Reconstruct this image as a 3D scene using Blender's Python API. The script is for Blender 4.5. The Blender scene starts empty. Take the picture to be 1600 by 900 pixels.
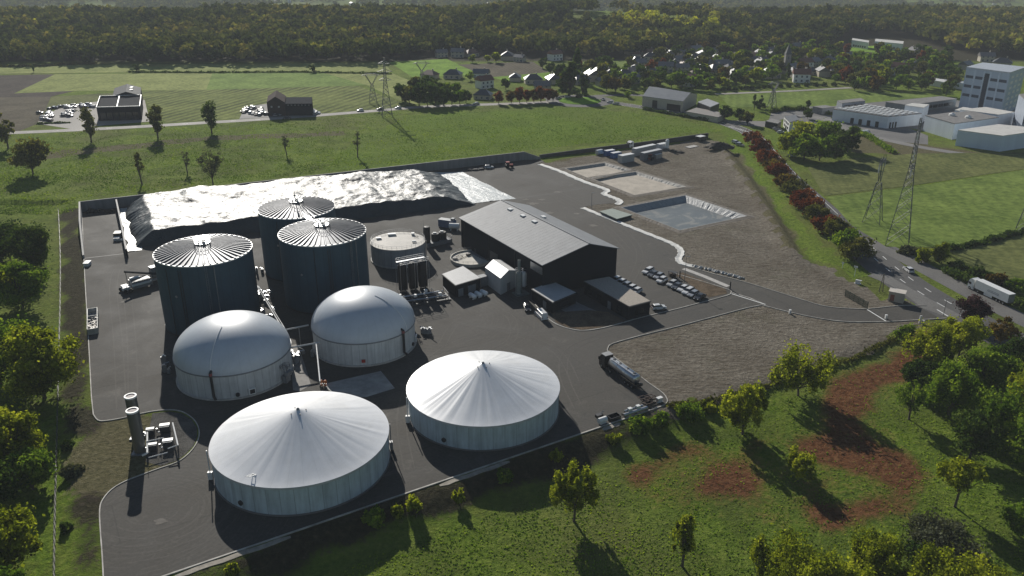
import bpy, math, random
import numpy as np
from mathutils import Vector, Matrix
random.seed(7); RNG = np.random.default_rng(11)
D = bpy.data; SC = bpy.context.scene; COL = SC.collection
PI = math.pi; R = math.radians

# ------------------------------------------------------------------ camera
FOC, PITCH, CAMH = 1300.0, R(22.778), 95.0
cd = D.cameras.new('camera'); cam = D.objects.new('camera', cd); COL.objects.link(cam)
cd.sensor_width = 36; cd.lens = 36*FOC/1600; cd.clip_start = 1; cd.clip_end = 20000
cam.location = (0, 0, CAMH); cam.rotation_euler = (PI/2-PITCH, 0, 0); SC.camera = cam
_c, _s = math.cos(PITCH), math.sin(PITCH)
def G(px, py, z=0.0):
    """the point at height z that the survey photo shows at pixel px, py"""
    u = (px-800)/FOC; v = (450-py)/FOC
    dy = _c+v*_s; dz = -_s+v*_c
    t = (z-CAMH)/dz
    return Vector((u*t, dy*t, z))
def depth(p): return p[1]*_c-(p[2]-CAMH)*_s
def PY(p): return 450-FOC*(p[1]*_s+(p[2]-CAMH)*_c)/depth(p)
def hgt(p, ty):
    lo, hi = p[2], p[2]+80
    for _ in range(40):
        m = (lo+hi)/2
        if PY((p[0], p[1], m)) > ty: lo = m
        else: hi = m
    return lo-p[2]

# ------------------------------------------------------------------ light
SUN_EL, SUN_AZ = 25.5, -19.5          # degrees; azimuth from +Y towards +X
w = D.worlds.new('World'); SC.world = w; w.use_nodes = True
nt = w.node_tree; nt.nodes.clear()
sky = nt.nodes.new('ShaderNodeTexSky'); sky.sky_type = 'NISHITA'; sky.sun_disc = False
sky.sun_elevation = R(SUN_EL); sky.sun_rotation = R(SUN_AZ); sky.dust_density = .4; sky.ozone_density = 2.5; sky.air_density = 1.2; sky.altitude = 200
bg = nt.nodes.new('ShaderNodeBackground'); bg.inputs[1].default_value = 0.055
out = nt.nodes.new('ShaderNodeOutputWorld')
nt.links.new(sky.outputs[0], bg.inputs[0]); nt.links.new(bg.outputs[0], out.inputs[0])
ld = D.lights.new('sun', 'SUN'); ld.energy = 5.0; ld.angle = R(0.5); ld.color = (1.0, 0.95, 0.87)
sun = D.objects.new('sun', ld); COL.objects.link(sun)
sd = Vector((math.sin(R(SUN_AZ))*math.cos(R(SUN_EL)), math.cos(R(SUN_AZ))*math.cos(R(SUN_EL)), math.sin(R(SUN_EL))))
sun.rotation_euler = sd.to_track_quat('Z', 'Y').to_euler(); sun.location = sd*500
SC.view_settings.view_transform = 'Standard'; SC.view_settings.look = 'None'
SC.view_settings.exposure = 0.08; SC.view_settings.gamma = 1.0
SC.cycles.use_denoising = True; SC.render.engine = 'CYCLES'; SC.cycles.max_bounces = 6; SC.cycles.volume_bounces = 0
SC.cycles.transparent_max_bounces = 8; SC.cycles.caustics_reflective = False; SC.cycles.caustics_refractive = False

# ------------------------------------------------------------------ materials
def newmat(name):
    m = D.materials.new(name); m.use_nodes = True
    n = m.node_tree; n.nodes.clear()
    o = n.nodes.new('ShaderNodeOutputMaterial'); p = n.nodes.new('ShaderNodeBsdfPrincipled')
    n.links.new(p.outputs[0], o.inputs[0])
    return m, n, p, o
def nd(n, t, **kw):
    x = n.nodes.new(t)
    for k, v in kw.items(): setattr(x, k, v)
    return x
def noise(n, scale, detail=4, rough=.6, coord='Object', dist=0.0, mp=None):
    t = nd(n, 'ShaderNodeTexNoise'); t.inputs['Scale'].default_value = scale
    t.inputs['Detail'].default_value = detail; t.inputs['Roughness'].default_value = rough
    t.inputs['Distortion'].default_value = dist
    c = nd(n, 'ShaderNodeTexCoord')
    if mp:
        m = nd(n, 'ShaderNodeMapping'); m.inputs['Scale'].default_value = mp[:3]
        if len(mp) > 3: m.inputs['Rotation'].default_value = (0, 0, mp[3])
        n.links.new(c.outputs[coord], m.inputs[0]); n.links.new(m.outputs[0], t.inputs['Vector'])
    else: n.links.new(c.outputs[coord], t.inputs['Vector'])
    return t.outputs['Fac']
def ramp(n, fac, stops, interp='LINEAR'):
    r = nd(n, 'ShaderNodeValToRGB'); r.color_ramp.interpolation = interp
    e = r.color_ramp.elements
    while len(e) < len(stops): e.new(.5)
    for i, (p, c) in enumerate(stops):
        e[i].position = p; e[i].color = (*c, 1) if len(c) == 3 else c
    n.links.new(fac, r.inputs[0]); return r.outputs[0]
def mix(n, fac, a, b, typ='MIX'):
    m = nd(n, 'ShaderNodeMix'); m.data_type = 'RGBA'; m.blend_type = typ
    for i, v in ((0, fac), (6, a), (7, b)):
        if hasattr(v, 'links'): n.links.new(v, m.inputs[i])
        elif isinstance(v, (int, float)): m.inputs[i].default_value = v
        else: m.inputs[i].default_value = (*v, 1)
    return m.outputs[2]
def mth(n, op, a, b=0.0, c=0.0, clamp=False):
    m = nd(n, 'ShaderNodeMath'); m.operation = op; m.use_clamp = clamp
    for i, v in enumerate((a, b, c)):
        if hasattr(v, 'links'): n.links.new(v, m.inputs[i])
        else: m.inputs[i].default_value = v
    return m.outputs[0]
def bump(n, p, fac, strength=.3, dist=.1):
    b = nd(n, 'ShaderNodeBump'); b.inputs['Strength'].default_value = strength; b.inputs['Distance'].default_value = dist
    n.links.new(fac, b.inputs['Height']); n.links.new(b.outputs[0], p.inputs['Normal'])
def attr(n, name):
    a = nd(n, 'ShaderNodeAttribute'); a.attribute_name = name; return a.outputs['Fac']
MATS = {}
def M(name, base, rough=.6, metal=0.0, var=.18, scale=.6, bmp=0.0, spec=.5, streak=False, detail=5):
    """plain procedural material: base colour broken up by noise of a real size"""
    if name in MATS: return MATS[name]
    m, n, p, o = newmat(name)
    f = noise(n, scale, detail, .65, mp=(1, 1, .12) if streak else None)
    lo = tuple(c*(1-var) for c in base); hi = tuple(min(1, c*(1+var)) for c in base)
    n.links.new(ramp(n, f, [(.3, lo), (.7, hi)]), p.inputs['Base Color'])
    p.inputs['Roughness'].default_value = rough; p.inputs['Metallic'].default_value = metal
    p.inputs['Specular IOR Level'].default_value = spec
    if bmp: bump(n, p, noise(n, scale*6, 4), bmp, .05)
    MATS[name] = m; return m

# ------------------------------------------------------------------ mesh builder
class MB:
    def __init__(s): s.v = []; s.f = []; s.mi = []; s.cur = 0
    def add(s, vs, fs):
        o = len(s.v); s.v.extend([tuple(v) for v in vs]); s.f.extend([tuple(i+o for i in f) for f in fs]); s.mi.extend([s.cur]*len(fs)); return s
    def box(s, c, d, rz=0.0, bottom=True):
        x, y, z = (q/2 for q in d); cr, sr = math.cos(rz), math.sin(rz)
        vs = []
        for k in (-z, z):
            for a, b in ((-x, -y), (x, -y), (x, y), (-x, y)):
                vs.append((c[0]+a*cr-b*sr, c[1]+a*sr+b*cr, c[2]+k))
        fs = [(4, 5, 6, 7), (0, 1, 5, 4), (1, 2, 6, 5), (2, 3, 7, 6), (3, 0, 4, 7)]
        if bottom: fs.append((3, 2, 1, 0))
        return s.add(vs, fs)
    def prism(s, poly, z0, z1, top=True, bottom=False):
        n = len(poly)
        z0s = z0 if hasattr(z0, '__len__') else [z0]*n; z1s = z1 if hasattr(z1, '__len__') else [z1]*n
        vs = [(p[0], p[1], z) for p, z in zip(poly, z0s)]+[(p[0], p[1], z) for p, z in zip(poly, z1s)]
        fs = [(i, (i+1) % n, n+(i+1) % n, n+i) for i in range(n)]
        if top: fs.append(tuple(range(n, 2*n)))
        if bottom: fs.append(tuple(reversed(range(n))))
        return s.add(vs, fs)
    def cyl(s, a, b, r, r2=None, n=12, caps=True):
        a = Vector(a); b = Vector(b); d = (b-a).normalized()
        u = d.orthogonal().normalized(); v = d.cross(u); r2 = r if r2 is None else r2
        vs = []
        for p, q in ((a, r), (b, r2)):
            for i in range(n):
                t = 2*PI*i/n; vs.append(p+u*(q*math.cos(t))+v*(q*math.sin(t)))
        fs = [(i, (i+1) % n, n+(i+1) % n, n+i) for i in range(n)]
        if caps: fs += [tuple(reversed(range(n))), tuple(range(n, 2*n))]
        return s.add(vs, fs)
    def tube(s, pts, r, n=6, caps=True):
        pts = [Vector(p) for p in pts]; rs = r if hasattr(r, '__len__') else [r]*len(pts)
        vs = []; u = None
        for i, p in enumerate(pts):
            d = (pts[min(i+1, len(pts)-1)]-pts[max(i-1, 0)]).normalized()
            u = d.orthogonal().normalized() if u is None else (u-d*u.dot(d)).normalized()
            v = d.cross(u)
            for k in range(n):
                t = 2*PI*k/n; vs.append(p+u*(rs[i]*math.cos(t))+v*(rs[i]*math.sin(t)))
        fs = []
        for i in range(len(pts)-1):
            for k in range(n):
                fs.append((i*n+k, i*n+(k+1) % n, (i+1)*n+(k+1) % n, (i+1)*n+k))
        if caps: fs += [tuple(reversed(range(n))), tuple(range((len(pts)-1)*n, len(pts)*n))]
        return s.add(vs, fs)
    def lathe(s, prof, n=32, c=(0, 0, 0), captop=False):
        vs = []; fs = []
        for r, z in prof:
            for i in range(n):
                t = 2*PI*i/n; vs.append((c[0]+r*math.cos(t), c[1]+r*math.sin(t), c[2]+z))
        for j in range(len(prof)-1):
            for i in range(n):
                fs.append((j*n+i, j*n+(i+1) % n, (j+1)*n+(i+1) % n, (j+1)*n+i))
        if captop: fs.append(tuple(range((len(prof)-1)*n, len(prof)*n)))
        return s.add(vs, fs)
    def bar(s, a, b, wd=.1, n=4): return s.cyl(a, b, wd/2*1.2, n=n, caps=False)
    def build(s, name, mat, parent=None, smooth=False, loc=None):
        me = D.meshes.new(name); me.from_pydata(s.v, [], s.f)
        for m in (mat if isinstance(mat, (list, tuple)) else [mat]): me.materials.append(m)
        if any(s.mi): me.polygons.foreach_set('material_index', s.mi)
        if smooth:
            me.polygons.foreach_set('use_smooth', [True]*len(s.f))
            if hasattr(me, 'set_sharp_from_angle'): me.set_sharp_from_angle(angle=R(smooth if smooth is not True else 40))
        me.update()
        o = D.objects.new(name, me); COL.objects.link(o)
        if parent: o.parent = parent
        if loc is not None: o.location = loc
        return o
def tag(o, label=None, cat=None, group=None, kind=None):
    if label: o['label'] = label
    if cat: o['category'] = cat
    if group: o['group'] = group
    if kind: o['kind'] = kind
    return o
def thing(name, label, cat, loc=(0, 0, 0), rz=0.0, group=None):
    o = D.objects.new(name, None); COL.objects.link(o); o.location = loc; o.rotation_euler = (0, 0, rz)
    o.empty_display_size = .5
    return tag(o, label, cat, group)
KIDS = {}
def copy_tree(src, loc, rz=None, label=None, scale=None, group=None):
    """a copy of a thing with copies of its parts and sub-parts"""
    def rec(o, par):
        c = o.copy(); COL.objects.link(c)
        if par is not None: c.parent = par
        for ch in [x for x in o.children]: rec(ch, c)
        return c
    c = rec(src, None); c.location = loc
    if rz is not None: c.rotation_euler = (0, 0, rz)
    if scale is not None: c.scale = scale if hasattr(scale, '__len__') else (scale,)*3
    if label: c['label'] = label
    if group: c['group'] = group
    return c
def np_mesh(name, V, Fq, mat, tint=None, parent=None, smooth=False):
    """fast mesh from numpy vertex and quad/tri arrays"""
    me = D.meshes.new(name); k = Fq.shape[1]
    me.vertices.add(len(V)); me.vertices.foreach_set('co', V.astype(np.float32).ravel())
    me.loops.add(Fq.size); me.loops.foreach_set('vertex_index', Fq.astype(np.int32).ravel())
    me.polygons.add(len(Fq)); me.polygons.foreach_set('loop_start', np.arange(0, Fq.size, k, dtype=np.int32))
    if smooth: me.polygons.foreach_set('use_smooth', np.ones(len(Fq), dtype=bool))
    me.update(calc_edges=True)
    if tint is not None:
        a = me.attributes.new('tint', 'FLOAT', 'FACE'); a.data.foreach_set('value', tint.astype(np.float32))
    me.materials.append(mat)
    o = D.objects.new(name, me); COL.objects.link(o)
    if parent: o.parent = parent
    return o
def pxpoly(pts, z=0.0): return [G(x, y, z) for x, y in pts]
def smoothline(pts, n=6):
    """Catmull-Rom through points"""
    P = [Vector(p) for p in pts]; out = []
    for i in range(len(P)-1):
        a, b, c, d = P[max(i-1, 0)], P[i], P[i+1], P[min(i+2, len(P)-1)]
        for k in range(n):
            t = k/n
            out.append(.5*((2*b)+(c-a)*t+(2*a-5*b+4*c-d)*t*t+(3*b-a-3*c+d)*t**3))
    out.append(P[-1]); return out
def inpoly(x, y, poly):
    x = np.asarray(x); y = np.asarray(y); r = np.zeros(x.shape, bool); n = len(poly)
    for i in range(n):
        x1, y1 = poly[i][0], poly[i][1]; x2, y2 = poly[(i+1) % n][0], poly[(i+1) % n][1]
        c = ((y1 > y) != (y2 > y)) & (x < (x2-x1)*(y-y1)/((y2-y1) if y2 != y1 else 1e-9)+x1)
        r ^= c
    return r
def distline(x, y, pts):
    d = np.full(np.shape(x), 1e9)
    for a, b in zip(pts[:-1], pts[1:]):
        ax, ay, bx, by = a[0], a[1], b[0], b[1]; L = (bx-ax)**2+(by-ay)**2+1e-9
        t = np.clip(((x-ax)*(bx-ax)+(y-ay)*(by-ay))/L, 0, 1)
        d = np.minimum(d, np.hypot(x-ax-t*(bx-ax), y-ay-t*(by-ay)))
    return d
# ------------------------------------------------------------------ terrain
_lat = RNG.random((256, 256))
def vnoise(x, y, sc):
    x = np.asarray(x)/sc; y = np.asarray(y)/sc
    xi = np.floor(x).astype(int); yi = np.floor(y).astype(int); fx = x-xi; fy = y-yi
    fx = fx*fx*(3-2*fx); fy = fy*fy*(3-2*fy)
    a = _lat[xi % 256, yi % 256]; b = _lat[(xi+1) % 256, yi % 256]; c = _lat[xi % 256, (yi+1) % 256]; d = _lat[(xi+1) % 256, (yi+1) % 256]
    return (a*(1-fx)+b*fx)*(1-fy)+(c*(1-fx)+d*fx)*fy
def sstep(a, b, x):
    t = np.clip((x-a)/(b-a), 0, 1); return t*t*(3-2*t)
KA, KB = G(250, 903), G(1040, 633)           # south kerb line of the yard
_kd = (KB-KA).normalized(); _kn = Vector((_kd.y, -_kd.x, 0))
LA, LB = G(126, 318), G(160, 900)            # west edge of the yard
_ld = (LB-LA).normalized(); _ln = Vector((_ld.y, -_ld.x, 0))
BERM = pxpoly([(1118, 222), (1160, 275), (1200, 335), (1232, 392), (1262, 420)])
BASINS = [pxpoly(p) for p in (
    [(884, 264), (945, 255), (985, 266), (921, 279)],
    [(924, 279), (994, 269), (1071, 292), (991, 305)],
    [(972, 325), (1071, 306), (1166, 338), (1062, 360)])]
BDEP = (0.9, 0.9, 1.9)
def hfun(x, y):
    x = np.asarray(x, float); y = np.asarray(y, float)
    s = (x-KA.x)*_kn.x+(y-KA.y)*_kn.y
    drop = 2.2-1.2*sstep(30, 70, x)-1.0*sstep(88, 108, x)
    h = -drop*sstep(1.5, 8.0, s)+sstep(8, 20, s)*(vnoise(x, y, 9.0)-.5)*.5*(1-sstep(80, 98, x))
    sl = (x-LA.x)*_ln.x+(y-LA.y)*_ln.y
    h = h-np.where((y < 315) & (s < 3), 1.3*sstep(1.0, 9.0, sl), 0)
    if np.any((x > 90) & (x < 190)):
        d = distline(x, y, BERM); fade = sstep(BERM[-1].y-2, BERM[-1].y+14, y)*(1-sstep(BERM[0].y-12, BERM[0].y+2, y)); side = np.where(x > np.interp(y, [b.y for b in BERM][::-1], [b.x for b in BERM][::-1]), 1, -1)
        h = h+fade*(1.5*np.exp(-(d/2.6)**2)-1.3*np.exp(-(((d*side)-5.5)/2.2)**2))
    # wooded rise and the far hills
    far = sstep(840, 990, y)*(1-sstep(1010, 1250, y))
    h = h+far*(5+2.5*np.sin(x/170.+.6)+9*np.exp(-((x-85)/110)**2)+4*np.exp(-((x+260)/130)**2))
    h = h-60*sstep(1060, 1600, y)+sstep(1900, 4300, y)*(70+40*vnoise(x+999, y, 900)+16*vnoise(x, y+500, 330))
    return h
def hz(x, y): return float(hfun(np.array([x]), np.array([y]))[0])
def GH(px, py, dz=0.0):
    z = 0.0
    for _ in range(6):
        p = G(px, py, z); z = hz(p.x, p.y)
    p = G(px, py, z); p.z += dz; return p

def steps(a, b, n, p=1.6): return a+(b-a)*np.linspace(0, 1, n)**p
xs = np.concatenate([-332-np.flip(steps(0, 6000, 60, 2.2))[:-1], np.arange(-332, 362, 2.0), 362+steps(0, 6000, 60, 2.2)[1:]])
ys = np.concatenate([np.linspace(-300, 70, 20)[:-1], np.arange(70, 640, 2.0), 640+steps(0, 9000, 110, 2.0)])
GX, GY = np.meshgrid(xs, ys); gx, gy = GX.ravel(), GY.ravel(); gzv = hfun(gx, gy)
wx = gx+(vnoise(gx, gy, 5)-.5)*5+(vnoise(gx+50, gy, 2.3)-.5)*2; wy = gy+(vnoise(gx, gy+77, 5)-.5)*5+(vnoise(gx, gy+31, 2.3)-.5)*2
def wmask(polys):
    m = np.zeros(len(gx))
    for p in polys: m = np.maximum(m, inpoly(wx, wy, [GH(*q) for q in p]).astype(float))
    return m
_kl = [pxpoly(q) for q in ([(1037, 634), (1043, 627), (1015, 600), (985, 578), (950, 547), (1000, 525), (1120, 494), (1190, 477), (1270, 496), (1385, 503), (1410, 502)], [(1405, 478), (1320, 482), (1200, 452), (1070, 415), (1060, 386), (975, 350), (910, 324), (967, 317), (920, 287), (842, 257)])]
_near = np.zeros(len(gx)); _k = (gy < 420) & (gx > -20)
for q in _kl: _near[_k] = np.maximum(_near[_k], (distline(gx[_k], gy[_k], q) < 5).astype(float))
soil = np.maximum(_near, wmask([[(845, 256), (925, 243), (1000, 233), (1095, 217), (1122, 222), (1160, 275), (1200, 335), (1232, 392), (1300, 425), (1345, 450), (1400, 478), (1355, 484), (1290, 480), (1160, 442), (1070, 416), (1060, 386), (940, 338), (905, 325), (960, 312), (940, 297)],
              [(948, 548), (1000, 527), (1190, 477), (1260, 494), (1320, 505), (1388, 505), (1395, 520), (1330, 560), (1200, 600), (1110, 626), (1044, 634), (1040, 622), (985, 578)],
              [(822, 468), (850, 492), (880, 512), (910, 518), (975, 504), (940, 478), (905, 470)],
              [(1040, 425), (1140, 452), (1132, 460), (1085, 470), (1030, 440)]]))
for bp in ((884, 262, 946, 252),): pass
REDP = [[(1395, 545), (1455, 552), (1440, 590), (1390, 612), (1345, 640), (1365, 682), (1430, 700), (1440, 745), (1400, 760), (1320, 740), (1262, 700), (1235, 650), (1290, 600)],
             [(955, 735), (1040, 700), (1100, 686), (1115, 700), (1060, 730), (1010, 760), (975, 775)],
             [(1075, 778), (1125, 742), (1205, 725), (1232, 785), (1165, 815), (1110, 805)],
             [(1262, 800), (1330, 785), (1430, 765), (1450, 800), (1350, 842), (1290, 832)],
             [(1440, 500), (1480, 560), (1440, 585), (1400, 560)], [(1175, 685), (1240, 700), (1230, 740), (1165, 730)]]
ox, oy = wx, wy; wx = wx+(vnoise(gx, gy+300, 13)-.5)*13; wy = wy+(vnoise(gx+300, gy, 13)-.5)*13; red = wmask(REDP); wx, wy = ox, oy
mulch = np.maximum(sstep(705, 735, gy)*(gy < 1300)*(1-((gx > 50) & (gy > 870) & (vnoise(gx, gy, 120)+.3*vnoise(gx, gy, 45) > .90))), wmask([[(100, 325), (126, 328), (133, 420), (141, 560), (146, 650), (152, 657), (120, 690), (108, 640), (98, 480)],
               [(118, 790), (150, 770), (156, 800), (159, 902), (120, 902)], [(240, 910), (400, 848), (600, 777), (740, 738), (960, 666), (1040, 634), (1050, 648), (960, 704), (740, 788), (600, 834), (450, 892), (400, 912)]]))
dry_and_haze = np.maximum(.62*(gy > 1330)*(vnoise(gx, gy, 180)), wmask([[(100, 700), (150, 655), (240, 645), (311, 680), (278, 722), (175, 764), (156, 795), (110, 795)],  # first term pales the far slopes: haze painted into the ground colour
             [(1110, 215), (1160, 240), (1200, 300), (1260, 400), (1225, 405), (1170, 340), (1130, 270)],
             [(0, 246), (330, 212), (540, 205), (545, 212), (330, 220), (0, 257)],
             [(845, 254), (925, 241), (945, 252), (880, 262)], [(1330, 208), (1490, 232), (1600, 246), (1600, 256), (1460, 246), (1330, 238)],
             [(1390, 505), (1330, 562), (1240, 590), (1200, 560), (1300, 520)],
             [(1065, 365), (1160, 345), (1160, 365), (1090, 385)], [(760, 275), (835, 248), (845, 252), (765, 285)]]))
bright = wmask([[(45, 905), (62, 760), (80, 640), (92, 470), (97, 400), (96, 480), (92, 640), (88, 905)],
                [(1125, 195), (1165, 215), (1190, 265), (1230, 330), (1290, 385), (1360, 432), (1345, 440), (1290, 412), (1222, 355), (1170, 280)],
                [(1290, 330), (1340, 372), (1400, 400), (1460, 415), (1440, 395), (1370, 370), (1320, 320)],
                [(640, 180), (900, 168), (1060, 185), (1120, 205), (1000, 215), (840, 233), (640, 262), (500, 268), (560, 215)]])
nx, ny = len(xs), len(ys)
def blur(m, k):
    m = m.reshape(ny, nx)
    for _ in range(k):
        m = (m+np.roll(m, 1, 0)+np.roll(m, -1, 0)+np.roll(m, 1, 1)+np.roll(m, -1, 1))/5
    return m.ravel()
red = np.maximum(blur(red, 3), .42*blur(wmask([[(1300, 590), (1450, 545), (1462, 600), (1385, 640), (1445, 720), (1455, 800), (1350, 848), (1260, 842), (1100, 832), (1050, 800), (955, 795), (950, 738), (1090, 684), (1180, 684), (1240, 650)]]), 6)); dry_and_haze = blur(dry_and_haze, 2); mulch = blur(mulch, 2)
V = np.stack([gx, gy, gzv], -1)
inb = np.zeros(len(gx), bool)
for bp, dp in zip(BASINS, BDEP):
    c = sum((Vector(q) for q in bp), Vector())/4
    big = [c+(q-c)*1.004 for q in bp]
    m = inpoly(gx, gy, big); V[m, 2] = -dp-1.2; inb |= m
I = np.arange(nx*ny).reshape(ny, nx)
Fq = np.stack([I[:-1, :-1], I[:-1, 1:], I[1:, 1:], I[1:, :-1]], -1).reshape(-1, 4)
mg, n, p, o = newmat('ground_cover')
big_n = noise(n, .012, 3, .6); med = noise(n, .13, 6, .75); fine = noise(n, .9, 6, .7); tiny = noise(n, 3.5, 3, .7)
g1 = ramp(n, med, [(.32, (0.054, 0.090, 0.014)), (.5, (0.144, 0.222, 0.022)), (.66, (0.282, 0.324, 0.060))])
g2 = ramp(n, fine, [(.34, (0.022, 0.048, 0.007)), (.5, (0.144, 0.216, 0.022)), (.66, (0.324, 0.360, 0.078))])
gr = mix(n, .5, g1, g2); pt = ramp(n, noise(n, .035, 5, .7, dist=1.0), [(.40, (1, 1, 1)), (.54, (0, 0, 0))]); gr = mix(n, mth(n, 'MULTIPLY', pt, .55), gr, (.085, .105, .022)); gr = mix(n, mth(n, 'MULTIPLY', attr(n, 'rough'), .5), gr, mix(n, .6, (.055, .095, .012), gr))  # last mix: near meadow darkened in colour for vignette and sun angle
gr = mix(n, ramp(n, big_n, [(.45, (0, 0, 0)), (.62, (1, 1, 1))]), gr, mix(n, .40, gr, (.17, .155, .065)))
def msk(name, amp=.9, lo=.42, hi=.6, extra=None):
    a = mth(n, 'ADD', attr(n, name), mth(n, 'MULTIPLY', mth(n, 'SUBTRACT', extra or fine, .5), amp))
    return ramp(n, a, [(lo, (0, 0, 0)), (hi, (1, 1, 1))])
sc_ = ramp(n, fine, [(.34, (.110, .092, .070)), (.52, (.225, .196, .155)), (.68, (.37, .335, .275))])
st = noise(n, .5, 4, .6, mp=(.5, 3.2, 1, -.55))
sc_ = mix(n, mth(n, 'MULTIPLY', ramp(n, noise(n, .06, 5, .7), [(.4, (0, 0, 0)), (.62, (1, 1, 1))]), .65), sc_, (.085, .064, .042)); sc_ = mix(n, mth(n, 'MULTIPLY', ramp(n, noise(n, .045, 6, .75), [(.55, (0, 0, 0)), (.7, (1, 1, 1))]), .45), sc_, (.10, .115, .045)); sc_ = mix(n, .35, sc_, ramp(n, st, [(.36, (.085, .070, .052)), (.64, (.35, .32, .26))]))
rc = ramp(n, fine, [(.34, (.060, .022, .011)), (.5, (.145, .055, .027)), (.66, (.21, .105, .050))])
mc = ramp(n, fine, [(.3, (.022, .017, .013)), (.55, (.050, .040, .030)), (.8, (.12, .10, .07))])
dc = ramp(n, fine, [(.3, (.075, .068, .035)), (.55, (.16, .135, .080)), (.75, (.24, .215, .15))])
bc = ramp(n, fine, [(.32, (.040, .090, .008)), (.52, (.140, .235, .016)), (.68, (.25, .33, .040))])
c = mix(n, mth(n, 'MULTIPLY', msk('bright', 1.2), .5), gr, bc)
c = mix(n, mth(n, 'MULTIPLY', msk('dry_and_haze', 1.2, .5, .75), .9), c, dc)
c = mix(n, msk('soil', .9), c, sc_)
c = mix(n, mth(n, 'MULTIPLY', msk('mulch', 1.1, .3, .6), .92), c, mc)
c = mix(n, mth(n, 'MULTIPLY', msk('red', 1.5, .34, .78, mix(n, .5, fine, med)), .95), c, rc)
n.links.new(c, p.inputs['Base Color']); p.inputs['Roughness'].default_value = .95; p.inputs['Specular IOR Level'].default_value = .04
hb = mth(n, 'ADD', mth(n, 'MULTIPLY', fine, 1.0), mth(n, 'MULTIPLY', tiny, .35))
bump(n, p, hb, 1.0, .9)
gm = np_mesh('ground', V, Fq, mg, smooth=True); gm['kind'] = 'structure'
for nm, a in (('soil', soil), ('red', red), ('mulch', mulch), ('dry_and_haze', dry_and_haze), ('bright', bright), ('rough', blur(((gx-KA.x)*_kn.x+(gy-KA.y)*_kn.y > 4).astype(float), 3))):  # last weight: vignette and sun-angle darkening painted over the near meadow
    at = gm.data.attributes.new(nm, 'FLOAT', 'POINT'); at.data.foreach_set('value', a.astype(np.float32))

# ------------------------------------------------------------------ flat sheets: fields, yard, roads
def sheet(name, pts, mat, z, kind='structure'):
    mb = MB(); mb.add([(q[0], q[1], z) for q in pts], [tuple(range(len(pts)))])
    o = mb.build(name, mat)
    if o.data.polygons[0].normal.z < 0: o.data.flip_normals()
    return tag(o, kind=kind)
def ribbon(name, pts, width, mat, z, kind='structure', h=0.0):
    pts = [Vector((q[0], q[1], 0)) for q in pts]; mb = MB(); n = len(pts); vs = []
    ws = width if hasattr(width, '__len__') else [width]*n
    for i, q in enumerate(pts):
        d = (pts[min(i+1, n-1)]-pts[max(i-1, 0)]).normalized(); s = Vector((-d.y, d.x, 0))*(ws[i]/2)
        zz = z[i] if hasattr(z, '__len__') else z
        vs += [(q.x+s.x, q.y+s.y, zz+h), (q.x-s.x, q.y-s.y, zz+h)]
    fs = [(2*i, 2*i+1, 2*i+3, 2*i+2) for i in range(n-1)]
    mb.add(vs, fs)
    if h > 0:
        for k in (0, 1):
            top = vs[k::2]; m0 = len(mb.v); mb.v += [(a, b, c-h-.08) for a, b, c in top]
            for i in range(n-1):
                f = (2*i+k, 2*i+2+k, m0+i+1, m0+i); mb.f.append(f if k == 0 else f[::-1]); mb.mi.append(0)
        m0 = len(mb.v); e = [vs[0], vs[1], vs[-1], vs[-2]]; mb.v += [(a, b, c-h-.08) for a, b, c in e]
        mb.f += [(0, 1, m0+1, m0), (2*n-1, 2*n-2, m0+3, m0+2)]; mb.mi += [0, 0]
    o = mb.build(name, mat)
    if sum(pl.normal.z for pl in o.data.polygons) < 0: o.data.flip_normals()
    return tag(o, kind=kind) if kind else o
def fieldmat(name, a, b, rows=None, ang=0.0, sc=.08, contrast=.5):
    m, n, p, o = newmat(name)
    f = noise(n, sc, 5, .65); f2 = noise(n, sc*8, 4, .7)
    c = mix(n, .45, ramp(n, f, [(.36, tuple(q*.75 for q in a)), (.62, tuple(q*1.15 for q in b))]), ramp(n, f2, [(.36, tuple(q*.5 for q in a)), (.64, tuple(q*1.35 for q in b))]))
    f4 = noise(n, sc*.35, 4, .7, dist=1.5); c = mix(n, ramp(n, f4, [(.5, (0, 0, 0)), (.66, (.5, .5, .5))]), c, tuple(q*.62 for q in a))
    if rows:
        co = nd(n, 'ShaderNodeTexCoord'); mp = nd(n, 'ShaderNodeMapping'); mp.inputs['Rotation'].default_value = (0, 0, ang)
        wv = nd(n, 'ShaderNodeTexWave'); wv.inputs['Scale'].default_value = 1/rows*.314; wv.inputs['Distortion'].default_value = .8; wv.inputs['Detail Scale'].default_value = .05
        n.links.new(co.outputs['Object'], mp.inputs[0]); n.links.new(mp.outputs[0], wv.inputs[0])
        c = mix(n, mth(n, 'MULTIPLY', mth(n, 'MULTIPLY', wv.outputs['Fac'], contrast), ramp(n, noise(n, .03, 4, .6), [(.35, (.25, .25, .25)), (.6, (1, 1, 1))])), c, tuple(q*.35 for q in a))
    n.links.new(c, p.inputs['Base Color']); p.inputs['Roughness'].default_value = .95; p.inputs['Specular IOR Level'].default_value = .04
    bump(n, p, f2, .6, .3); return m
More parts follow.
